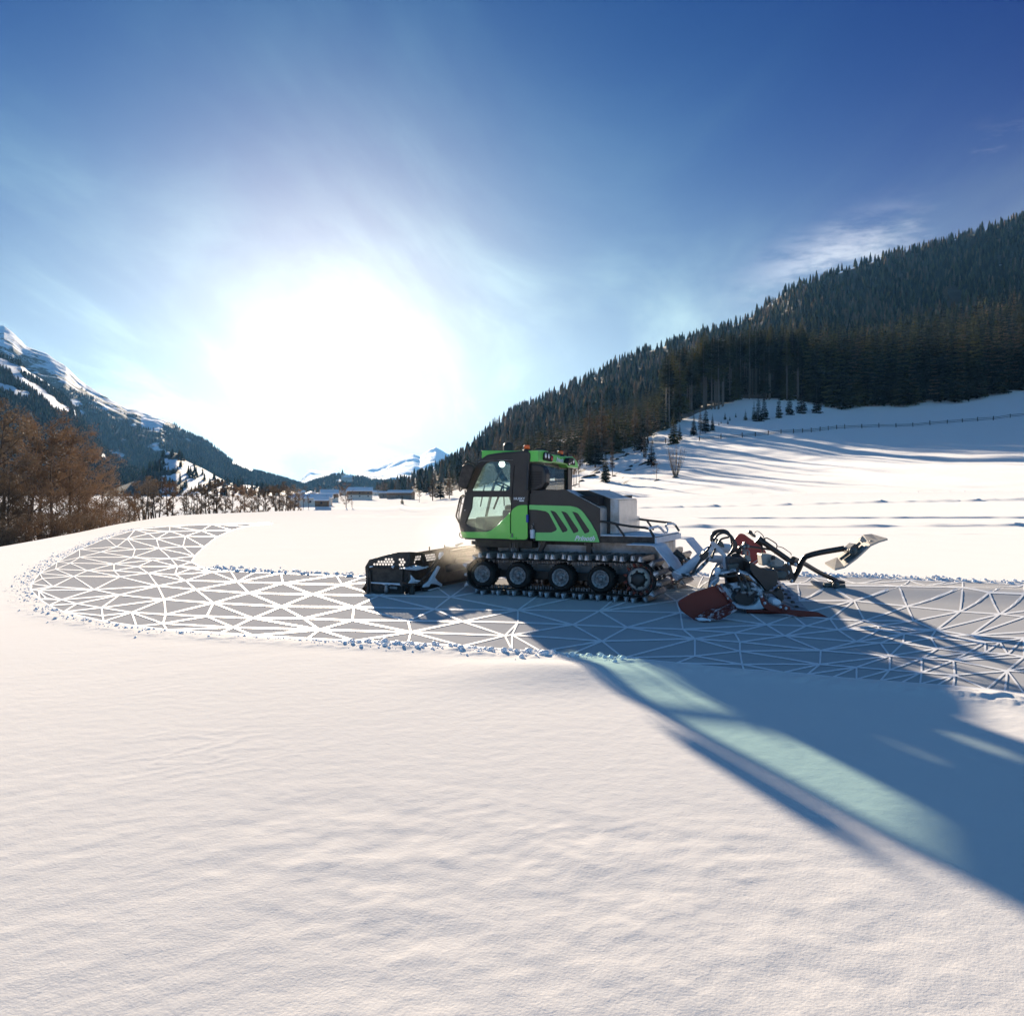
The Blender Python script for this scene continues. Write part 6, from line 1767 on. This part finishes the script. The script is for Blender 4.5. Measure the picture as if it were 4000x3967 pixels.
snow_patch(BQ, [(1060,450),(1085,470),(1050,540),(1010,610),(1050,660),(1110,700),(1105,740),(1060,715),(1000,700),(950,700),(930,740),(850,750),(860,715),(930,660),(990,560)], off=.05)
snow_patch(BQ, [(1100,268),(1140,262),(1140,300),(1105,345),(1080,370),(1085,330)], off=.03)
snow_patch(WPl, [(450,460),(500,448),(498,490),(465,488)], off=.04); snow_patch(BP, [(515,488),(620,465),(720,445),(800,470),(830,475),(780,495),(690,515),(600,505)], off=.12, th=.12)
snow_patch(BP, [(1175,195),(1370,190),(1380,200),(1250,214)], off=.02, th=.06); snow_patch(BP, [(862,468),(920,455),(925,470),(880,480)], off=.05)
snow_patch(WPl, [(152,462),(205,452),(212,466),(160,472)], off=.04); snow_patch(BQ, [(930,780),(1060,745),(1080,752),(990,782),(925,792)], off=.05)
snow_patch(BP, [(1440,165),(1540,130),(1556,155),(1480,185),(1500,270),(1488,272),(1452,185)], off=-.2, th=.03)

# ------------------------------------------------------------------ the tiller behind it
TB = Vector((3.2, .9, 0))
wp = lambda u, v: (X0 + u*cT + v*sT, Y0 - u*sT + v*cT)
T_ = empty('snow_tiller', (*wp(TB.x, TB.y), 0), -TH)
tag(T_, 'black tiller with red side flaps and two ski boards hitched behind the groomer', 'tiller')
def dp(Yd):
    dX, dY = -X0, Yd-Y0
    return Plane((dX*cT - dY*sT, dX*sT + dY*cT), (cT, sT))
def TP(mb, name, m, parent=None):
    o = mb.build(name, m, parent or T_)
    if parent is None: o.location = -TB
    return o
def tpl(Yd, pts, cv, name, m, th=.05, off=0, rnd=.02, holes=(), parent=None, bev=.006):
    mb = MB(); add_plate(mb, dp(Yd), cv(pts), [cv(h) for h in holes], th=th, bev=bev, off=off, rnd=rnd); return TP(mb, name, m, parent)
def ttube(specs, name, m, n=10, parent=None):
    mb = MB()
    for (Yd, pts, r, cv) in specs:
        if isinstance(Yd, (list, tuple)): P = [dp(Yd[0]+(Yd[1]-Yd[0])*i/(len(pts)-1)).pt(*c) for i, c in enumerate(cv(pts))]
        else: P = [dp(Yd).pt(*c) for c in cv(pts)]
        mb.tube(P, r*.55, n=n, curve=len(P) > 2)
    return TP(mb, name, m, parent)
# near red side flap (folded box of two faces) with its lower lip
fl = MB(); n_, f_ = dp(12.75), dp(13.05)
A1 = [n_.pt(*c) for c in kA([(-5,1330),(0,1400),(60,1480),(235,1625)])]; 
up_ = kA([(0,1325),(215,1190),(420,1130),(575,1075),(660,1060)]); lo_ = kA([(15,1420),(235,1620),(500,1480),(760,1360),(860,1330)])
add_plate(fl, dp(12.9), kA([(-5,1340),(10,1312),(215,1185),(580,1065),(665,1060),(770,1190),(880,1335),(800,1385),(470,1475),(240,1618),(60,1490),(0,1400)]), [], th=.03, bev=.01, rnd=.03)
flap = TP(fl, 'near_flap', RED)
lip = MB(); q = [dp(12.88).pt(*c) for c in kA([(240,1620),(470,1478),(800,1386)])]; w_ = [dp(12.62).pt(*c) for c in kA([(420,1650),(700,1610),(980,1450)])]
lip.strip(q, w_, th=.02); w2_ = [dp(12.98).pt(*c) for c in kA([(800,1386),(880,1340)])]; w3_ = [dp(12.62).pt(*c) for c in kA([(980,1450),(950,1385)])]
lip.strip(w2_, w3_, th=.02)
TP(lip, 'flap_lip', REDS, flap)
rim_ = MB(); rim_.tube([dp(12.86).pt(*c) for c in kA([(665,1060),(770,1190),(880,1335)])], .03, n=8); TP(rim_, 'flap_edge', REDS, flap)
snow_ = MB(); add_plate(snow_, dp(12.60), kA([(300,1608),(380,1590),(500,1615),(560,1640),(380,1650),(310,1635)]), [], th=.08, bev=.02, rnd=.03); TP(snow_, 'stuck_snow', SNOWY, flap)
# near end plate and drive
ep = tpl(13.6, [(680,1028),(925,1015),(1080,975),(1250,1000),(1385,1110),(1432,1185),(1360,1235),(1290,1372),(1150,1388),(1000,1350),(930,1330),(870,1270),(760,1120)], kA, 'end_plate', FROST, th=.05, rnd=.04)
tpl(13.48, [(955,1125),(985,1105),(1190,1110),(1300,1140),(1305,1175),(1240,1200),(1245,1300),(1160,1378),(1080,1380),(940,1325),(900,1240),(960,1160)], kA, 'drive_motor', BLACK, th=.22, rnd=.03)
for (x, y) in ((988,1140), (1255,1160), (1190,1215)):
    mb = MB(); mb.lathe(dp(13.36).pt(*kA([(x, y)])[0]), (sT*-1, -cT, 0), [(.02, 0), (.018, .02), (0, .022)], n=12); TP(mb, 'bolt', STEEL, ep)
ttube([(13.3, [(985,870),(1020,950),(1060,1060),(1090,1150)], .035, kA), (13.3, [(1010,860),(1080,900),(1140,1010),(1180,1150)], .035, kA)], 'drive_hose', BLACK)
ttube([(13.25, [(1040,1010),(1062,1060),(1085,1140)], .045, kA), (13.25, [(1140,1010),(1160,1060),(1188,1150)], .045, kA)], 'hose_sleeve', OLIVE)
tpl(13.3, [(1040,1150),(1130,1150),(1130,1195),(1042,1190)], kA, 'hose_clamp', STEEL, th=.09); tpl(13.3, [(1145,1155),(1235,1155),(1232,1200),(1148,1195)], kA, 'hose_clamp', STEEL, th=.09)
# shroud over the drum, running from the near end to the far end
ax0, ax1 = Vector((3.50, 13.7, 0)), Vector((4.35, 17.2, 0))
def w2l(x, y, z): dX, dY = x-X0, y-Y0; return Vector((dX*cT-dY*sT, dX*sT+dY*cT, z))
d_ax = (ax1-ax0).normalized(); side_ = Vector((d_ax.y, -d_ax.x, 0))
mb = MB(); PR = [(-.42, .22), (-.36, .42), (-.20, .58), (0, .63), (.20, .56), (.36, .40), (.50, .20)]
mb.strip([w2l(*(ax0+side_*a).xy, z) for a, z in PR], [w2l(*(ax1+side_*a).xy, z) for a, z in PR], th=.03, smooth=True); TP(mb, 'drum_shroud', FROST)
mb = MB(); mb.tube([w2l(ax0.x, ax0.y, .26), w2l(ax1.x, ax1.y, .26)], .16, n=16)
for k in range(60):
    t = k/60; a = k*2.1; c = ax0+(ax1-ax0)*t; r_ = .25
    v1_ = w2l(c.x+side_.x*math.cos(a)*r_, c.y+side_.y*math.cos(a)*r_, .26+math.sin(a)*r_); v0_ = w2l(c.x, c.y, .26); mb.tube([v0_, v1_], [.03, .012], n=4)
TP(mb, 'tiller_drum', DSTEEL)
# finisher mat dragged on the snow
R0, R1, F1, F0 = Vector((4.56, 13.38, .015)), Vector((5.28, 17.3, .10)), Vector((4.35, 17.4, .34)), Vector((3.62, 13.5, .04))
mb = MB()
rowsA = [F0.lerp(R0, t)+Vector((0, 0, .22*(1-t)**2)) for t in (0, .25, .5, .75, 1)]; rowsB = [F1.lerp(R1, t)+Vector((0, 0, .12*(1-t)**2)) for t in (0, .25, .5, .75, 1)]
mb.strip([w2l(*p) for p in rowsA], [w2l(*p) for p in rowsB], th=.025); mat_o = TP(mb, 'finisher_mat', mat('frosted_rubber_mat', (0.10, 0.11, 0.13), rough=.6, col2=(0.46, 0.50, 0.57), vscale=5, thr=(.38, .62), detail=8))
mb = MB()
for i in range(9):
    for t in (.62, .82):
        c = R0.lerp(R1, (i+.5)/9)*t + F0.lerp(F1, (i+.5)/9)*(1-t); mb.lathe(w2l(c.x, c.y, c.z+.045+.04*(1-t)), (0, 0, 1), [(.035, 0), (.03, .03), (0, .035)], n=8)
TP(mb, 'mat_bolts', DSTEEL, mat_o)
mb = MB(); mb.tube([w2l(*(F0+Vector((0, 0, .0)))), w2l(*(R0+Vector((0, 0, .01))))], .03, n=6); TP(mb, 'mat_edge', RED, mat_o)
# red curved runner at the near corner of the mat
tpl(13.15, [(1370,1215),(1412,1215),(1440,1290),(1490,1345),(1560,1380),(1700,1430),(1860,1460),(2070,1475),(2330,1500),(2540,1600),(2560,1628),(2200,1618),(1800,1530),(1560,1490),(1440,1440),(1390,1360),(1362,1260)], kA, 'side_runner', RED, th=.05, rnd=.02)
tpl(13.1, [(1705,1400),(1760,1380),(1850,1400),(1862,1450),(1800,1475),(1700,1458)], kA, 'runner_block', RED, th=.14)
for (x, y) in ((1395,1240), (1450,1352), (1805,1437), (1712,1418)):
    mb = MB(); mb.lathe(dp(13.02).pt(*kA([(x, y)])[0]), (sT*-1, -cT, 0), [(.024, 0), (.02, .015), (0, .017)], n=12); TP(mb, 'pin', TIPS)
snowt = lambda Yd, pts, th=.2, cv=kA: tpl(Yd, pts, cv, 'stuck_snow', SNOWY, th=th, rnd=.05, bev=.02)
snowt(13.4, [(1530,1290),(1580,1255),(1640,1270),(1690,1310),(1680,1360),(1600,1380),(1540,1350)], .25)
snowt(13.5, [(900,1320),(1000,1355),(1150,1385),(1280,1370),(1350,1240),(1400,1300),(1440,1440),(1300,1455),(1100,1452),(940,1420)], .12)
snowt(13.2, [(1560,1410),(1650,1408),(1700,1440),(1690,1462),(1600,1440)], .08)
# rocker frame on top
tpl(13.9, [(1130,640),(1180,660),(1300,740),(1480,780),(1560,760),(1600,900),(1560,1040),(1500,1060),(1420,1130),(1380,1090),(1280,960),(1190,860),(1130,760)], kA, 'main_beam', BLACK, th=.5)
tpl(13.55, [(1410,1140),(1600,1160),(1690,1080),(1740,1200),(1745,1290),(1680,1300),(1660,1260),(1560,1190),(1440,1180)], kA, 'link_arm', BLACK, th=.16)
tpl(14.3, [(800,580),(1060,575),(1100,620),(1125,780),(1000,790),(1000,870),(930,880),(820,860),(790,640)], kA, 'gear_housing', BLACK, th=.5)
tpl(14.05, [(820,700),(980,680),(995,700),(880,880),(830,860)], kA, 'valve_block', OLIVE, th=.2)
tpl(14.15, [(1595,815),(1760,810),(1790,860),(1740,925),(1610,915)], kA, 'valve_box', OLIVE, th=.25)
tpl(14.3, [(1560,760),(1780,745),(1790,960),(1640,965),(1540,880)], kA, 'valve_carrier', BLACK, th=.2)
# hitch: white frosted tube and plates
ttube([((14.6, 14.9), [(-60,900),(60,830),(240,690),(420,540),(560,450),(700,430),(850,440)], .15, kA), ], 'drawbar', WHITEM, n=14)
ttube([((14.7, 14.8), [(420,520),(560,600),(740,620)], .12, kA)], 'drawbar_fork', WHITEM, n=12)
ttube([(14.35, [(-160,760),(-40,850),(120,895),(260,860),(370,770),(470,660),(580,540)], .05, kA), (14.3, [(-150,740),(-60,830),(60,880),(200,870),(320,800),(430,690)], .045, kA)], 'hydraulic_hose', FROST)
ttube([(14.28, [(240,840),(330,700),(420,560),(500,440),(540,370)], .035, kA), (14.3, [(560,600),(620,430)], .03, kA)], 'hydraulic_hose', BLACK)
tpl(14.25, [(355,560),(430,470),(505,500),(480,580),(400,640)], kA, 'hose_clamp', BLACK, th=.12)
tpl(14.4, [(530,320),(585,310),(640,360),(740,470),(800,545),(800,595),(740,560),(600,430),(545,385)], kA, 'hitch_plate', WHITEM, th=.06)
tpl(14.75, [(630,260),(740,330),(770,420),(700,400),(620,330)], kA, 'hitch_plate', OLIVE, th=.06)
tpl(14.35, [(742,560),(775,575),(812,860),(815,1010),(790,1010),(770,860),(745,640)], kA, 'hitch_post', WHITEM, th=.08)
ttube([(14.2, [(550,320),(560,200),(640,140),(760,140),(880,230),(940,330),(930,430),(850,560)], .032, kA), (14.3, [(570,300),(600,200),(700,150),(830,180),(925,280),(950,400),(880,530)], .032, kA), (14.15, [(585,320),(660,210),(770,175),(880,240),(935,350),(900,470),(830,560)], .034, kA),
       (14.25, [(660,365),(720,280),(850,245)], .03, kA), (14.4, [(600,220),(700,130),(820,150),(880,260),(900,420)], .028, kA), (14.45, [(950,310),(975,380),(950,450),(900,500)], .028, kA)], 'hose_loop', BLACK)
# knob with frost, hanging hose
mb = MB(); q = dp(13.9).pt(*kA([(655,775)])[0]); mb.lathe(q-Vector((0, 0, .09)), (0, 0, 1), [(0, 0), (.03, .01), (.05, .04), (.05, .08), (.03, .11), (0, .12)], n=16); TP(mb, 'frosted_knob', SNOWY)
ttube([(13.9, [(655,820),(650,900),(660,960),(620,1010),(585,1060)], .05, kA), (13.88, [(600,850),(660,880),(720,860)], .03, kA)], 'frosted_hose', SNOWY)
ttube([(13.7, [(680,885),(800,905),(900,905),(985,870),(990,760)], .042, kA)], 'hydraulic_hose', BLACK)
mb = MB(); q = dp(12.95).pt(*kA([(620,1060)])[0]); mb.tube([q, q+Vector((.06, 0, -.03))], .035, n=12); TP(mb, 'orange_cap', mat('orange_brown_cap', (.45, .10, .02), rough=.5))
# levers, pump, bracket
tpl(14.6, [(995,450),(1000,405),(1040,385),(1075,375),(1090,330),(1115,315),(1135,330),(1140,375),(1195,385),(1200,425),(1150,430),(1060,430),(1040,530),(1000,520)], kA, 'rocker_bracket', BLACK, th=.06)
for (x, y) in ((1092,408), (1160,403)):
    mb = MB(); mb.lathe(dp(14.55).pt(*kA([(x, y)])[0]), (sT*-1, -cT, 0), [(.04, 0), (.035, .02), (0, .022)], n=14); TP(mb, 'bolt', STEEL)
ttube([((14.6, 15.0), [(1195,405),(1550,455)], .035, kA)], 'push_rod', BLACK)
ttube([(14.5, [(1110,450),(1110,540)], .07, kA), (14.5, [(1150,560),(1170,650)], .04, kA), (14.45, [(1060,460),(1170,470),(1190,560)], .025, kA)], 'pump', STEEL)
tpl(14.5, [(1090,560),(1130,540),(1190,560),(1210,640),(1170,660),(1110,600)], kA, 'pump_block', PLANK, th=.1)
ttube([(14.6, [(880,500),(960,470),(1040,520)], .06, kA), (14.55, [(900,560),(980,540),(1060,600)], .05, kA), (14.6, [(1050,600),(1130,660),(1230,700)], .05, kA)], 'pipework', DSTEEL)
# far red flap standing up
ff = tpl(17.0, [(820,440),(960,250),(1010,195),(1060,182),(1110,200),(1160,240),(1400,400),(1480,510),(1350,560),(1360,650),(1270,715),(1180,660),(1100,560)], kA, 'far_flap', mat('bright_red_paint', (.42, .045, .03), rough=.45), th=.04, rnd=.04)
mb = MB()
for i in range(6): mb.lathe(dp(16.94).pt(*kA([(1245+i*22, 685-i*14)])[0]), (sT*-1, -cT, 0), [(.016, 0), (0, .01)], n=8)
TP(mb, 'rivets', TIPS, ff)
# pale instrument box
bx_ = tpl(14.7, [(1350,518),(1490,518),(1600,560),(1752,655),(1740,690),(1690,735),(1560,770),(1480,700),(1375,720)], kA, 'sensor_box', PLANK, th=.25, rnd=.03)
tpl(14.52, [(1530,620),(1655,620),(1665,735),(1540,735)], kA, 'cover_plate', PLANK, th=.03, parent=bx_)
ttube([(14.45, [(1480,720),(1560,690),(1610,660)], .022, kA), (14.45, [(1500,735),(1580,705),(1615,690)], .022, kA)], 'cable', STEEL, parent=bx_)
mb = MB(); mb.lathe(dp(14.48).pt(*kA([(1590,603)])[0]), (0, 0, 1), [(.035, -.02), (.035, .03), (.02, .05), (0, .05)], n=12); TP(mb, 'sensor_knob', BLACK, bx_)
tpl(14.45, [(1550,745),(1700,745),(1700,770),(1680,780),(1560,775)], kA, 'mount_plate', PLANK, th=.12)
# long lift cylinder and its cable
ttube([(14.9, [(200,110),(640,420)], .085, lambda p: kB([(x, y+30) for x, y in p]))], 'lift_cylinder', BLACK)
ttube([(14.88, [(180,140),(260,195)], .13, kB), (14.88, [(75,55),(160,110)], .04, kB)], 'cylinder_head', BLACK)
tpl(14.85, [(55,60),(75,28),(110,40),(118,70),(150,90),(160,120),(135,120),(100,82),(62,78)], kB, 'cylinder_eye', BLACK, th=.14)
ttube([(14.8, [(140,90),(165,55),(200,50),(250,90),(278,140)], .012, kB), (14.8, [(270,160),(300,130),(370,165),(430,210),(430,260)], .017, kB), (14.8, [(430,235),(500,250),(570,295),(612,330),(600,375)], .012, kB)], 'sensor_cable', BLACK)
ttube([(15.0, [(240,190),(250,300),(245,330)], .03, kB), (15.0, [(400,270),(420,330)], .04, kB)], 'stay', BLACK)
# rear mast and the two board arms
tpl(14.9, [(545,440),(590,450),(640,640),(600,670),(570,660),(555,560)], kB, 'rear_mast', BLACK, th=.15)
tpl(14.8, [(470,480),(540,440),(560,640),(540,660),(470,500)], kB, 'mast_plate', BLACK, th=.2)
tpl(14.95, [(600,430),(700,425),(690,490),(650,480),(600,470)], kB, 'knuckle', BLACK, th=.12)
ttube([((14.9, 14.5), [(625,672),(700,540),(770,395),(840,350),(1000,310),(1280,262)], .085, kB)], 'board_arm', BLACK, n=12)
ttube([((15.1, 16.6), [(640,390),(780,455),(960,560),(1180,665)], .075, kB)], 'board_arm', BLACK, n=12)
for (x, y) in ((575,457), (668,465), (574,563), (618,672)):
    mb = MB(); mb.lathe(dp(14.78).pt(*kB([(x, y)])[0]), (sT*-1, -cT, 0), [(.035, 0), (.03, .015), (0, .017)], n=12); TP(mb, 'pin', TIPS)
# raised ski board: a plank hung on the upper arm, tilted up
b1 = dp(14.45)
def board(P4, Q, name, th=.03):
    """P4: corner points of the sole (near row front->rear, far row front->rear) as (Y, px list)"""
    mb = MB(); mb.strip(P4[0], P4[1], th=th); return TP(mb, name, PLANK)
nearE = [dp(14.25).pt(*c) for c in kB([(1040,462),(1180,538),(1320,480),(1620,240),(1710,190),(1830,158)])]
farE = [dp(14.75).pt(*c) for c in kB([(1200,392),(1330,470),(1400,400),(1550,250),(1640,190),(1740,122)])]
nearE = [dp(14.15).pt(*c) for c in kB([(1165,540),(1290,510),(1440,400),(1620,235),(1720,190),(1830,158)])]
farE = [dp(14.75).pt(*c) for c in kB([(1040,460),(1200,392),(1330,290),(1470,160),(1530,110),(1630,100)])]
ski1 = board((nearE, farE), None, 'raised_ski_board')
ttube([(14.38, [(1230,400),(1350,310),(1480,190)], .045, kB), (14.32, [(1290,420),(1400,340),(1520,240)], .06, kB), (14.25, [(1320,450),(1450,350),(1600,220)], .05, kB)], 'board_rib', OLIVE, parent=None)
tpl(14.4, [(1280,280),(1330,240),(1380,195),(1420,210),(1430,270),(1380,310),(1320,325)], kB, 'board_bracket', BLACK, th=.25)
mb = MB(); mb.lathe(dp(14.18).pt(*kB([(1405,295)])[0]), (sT*-1, -cT, 0), [(.06, 0), (.06, .06), (.035, .065), (0, .05)], n=18); TP(mb, 'pivot_bush', OLIVE)
mb = MB()
for (x, y) in ((1510,130), (1530,150), (1515,175), (1545,170), (1620,180), (1600,200), (1635,195), (1660,175), (1690,180), (1500,160)):
    mb.lathe(dp(14.3).pt(*kB([(x, y)])[0]), (-sT, -cT, .6), [(.025, 0), (.022, .025), (0, .027)], n=8)
TP(mb, 'board_bolts', PLANK, None)
# lower board lying on the piste
def gp(x, y): X, Y = on_flat(kB([(x, y)])[0], .03); return w2l(X, Y, .03)
nE = [gp(930,760)+Vector((0, 0, .0)), gp(1060,790), gp(1350,798), gp(1580,815)]
fE = [gp(1010,705), gp(1180,712), gp(1400,728), gp(1530,752)]
fr_ = [dp(16.6).pt(*c) for c in kB([(865,690),(930,762)])]
mb = MB(); mb.strip([w2l(5.15, 16.9, .02)+Vector((0, 0, .18))] + nE, [w2l(5.30, 18.2, .02)+Vector((0, 0, .2))] + fE, th=.03); ski2 = TP(mb, 'lowered_ski_board', PLANK)
mb = MB(); mb.strip([dp(16.3).pt(*c) for c in kB([(850,678),(900,730),(1000,785),(1100,790),(1350,797),(1580,812)])], [dp(17.0).pt(*c) for c in kB([(930,690),(1010,700),(1060,735),(1150,740),(1400,745),(1540,760)])], th=.03); ski2b = TP(mb, 'lowered_ski_side', PLANK)
ttube([(16.4, [(1020,725),(1160,725)], .09, kB), (16.35, [(1130,745),(1290,740)], .07, kB)], 'board_rib', OLIVE)
tpl(16.45, [(1100,660),(1250,662),(1262,690),(1220,700),(1150,705),(1105,690)], kB, 'board_bracket', BLACK, th=.3)
mb = MB(); mb.lathe(dp(16.2).pt(*kB([(1187,725)])[0]), (sT*-1, -cT, 0), [(.06, 0), (.06, .06), (.035, .065), (0, .05)], n=18); TP(mb, 'pivot_bush', OLIVE)
bpy.data.objects.remove(ski2)

# lift ram between groomer and drawbar
mb = MB(); Yd = 14.9; mb.tube([dp(Yd).pt(*c) for c in k2([(1640,780),(1725,855)])], .055, n=10); mb.build('lift_ram', BLACK, G)
mb = MB(); mb.tube([dp(Yd).pt(*c) for c in k2([(1725,850),(1810,885)])], .022, n=8); mb.build('ram_rod', STEEL, G)
# loose snow pulled up by the rear of the track

def dust(name, c, rad, dens, label):
    m = bpy.data.materials.new(name); m.use_nodes = True; t = m.node_tree; t.nodes.clear()
    o = nd(t, 'ShaderNodeOutputMaterial'); v = nd(t, 'ShaderNodeVolumePrincipled')
    tc_ = nd(t, 'ShaderNodeTexCoord'); ln = nd(t, 'ShaderNodeVectorMath', operation='LENGTH'); t.links.new(tc_.outputs['Object'], ln.inputs[0])
    nz_ = nd(t, 'ShaderNodeTexNoise'); nz_.inputs['Scale'].default_value = 2.2; nz_.inputs['Detail'].default_value = 3; t.links.new(tc_.outputs['Object'], nz_.inputs['Vector'])
    fall = math_node(t, 'POWER', math_node(t, 'SUBTRACT', 1.0, ln.outputs['Value'], clamp=True), 1.4)
    k = math_node(t, 'MULTIPLY', fall, math_node(t, 'MULTIPLY', math_node(t, 'SUBTRACT', nz_.outputs['Fac'], 0.25, clamp=True), dens*3))
    t.links.new(k, v.inputs['Density']); v.inputs['Color'].default_value = (.95, .90, .82, 1); v.inputs['Anisotropy'].default_value = .6
    t.links.new(v.outputs[0], o.inputs['Volume'])
    mb = MB(); mb.lathe((0, 0, 0), (0, 0, 1), [(math.sin(a)*1.0, -math.cos(a)) for a in np.linspace(0, math.pi, 13)], n=20)
    ob = mb.build(name, m)
    bm_ = bmesh.new(); bm_.from_mesh(ob.data); bmesh.ops.remove_doubles(bm_, verts=bm_.verts, dist=1e-4); bmesh.ops.recalc_face_normals(bm_, faces=bm_.faces); bm_.to_mesh(ob.data); bm_.free()
    ob.location = c; ob.scale = rad; ob.rotation_euler = (0, 0, -TH)
    tag(ob, label, 'snow dust', kind='stuff')
a, b = wp(-1.7, .3); dust('snow_dust', (a, b, .85), (1.5, 1.0, .95), .22, 'golden snow dust whirled up round the front of the track')
a, b = wp(1.9, .2); dust('snow_dust', (a, b, .32), (.9, .8, .42), .35, 'snow dust blown off the rear end of the track')
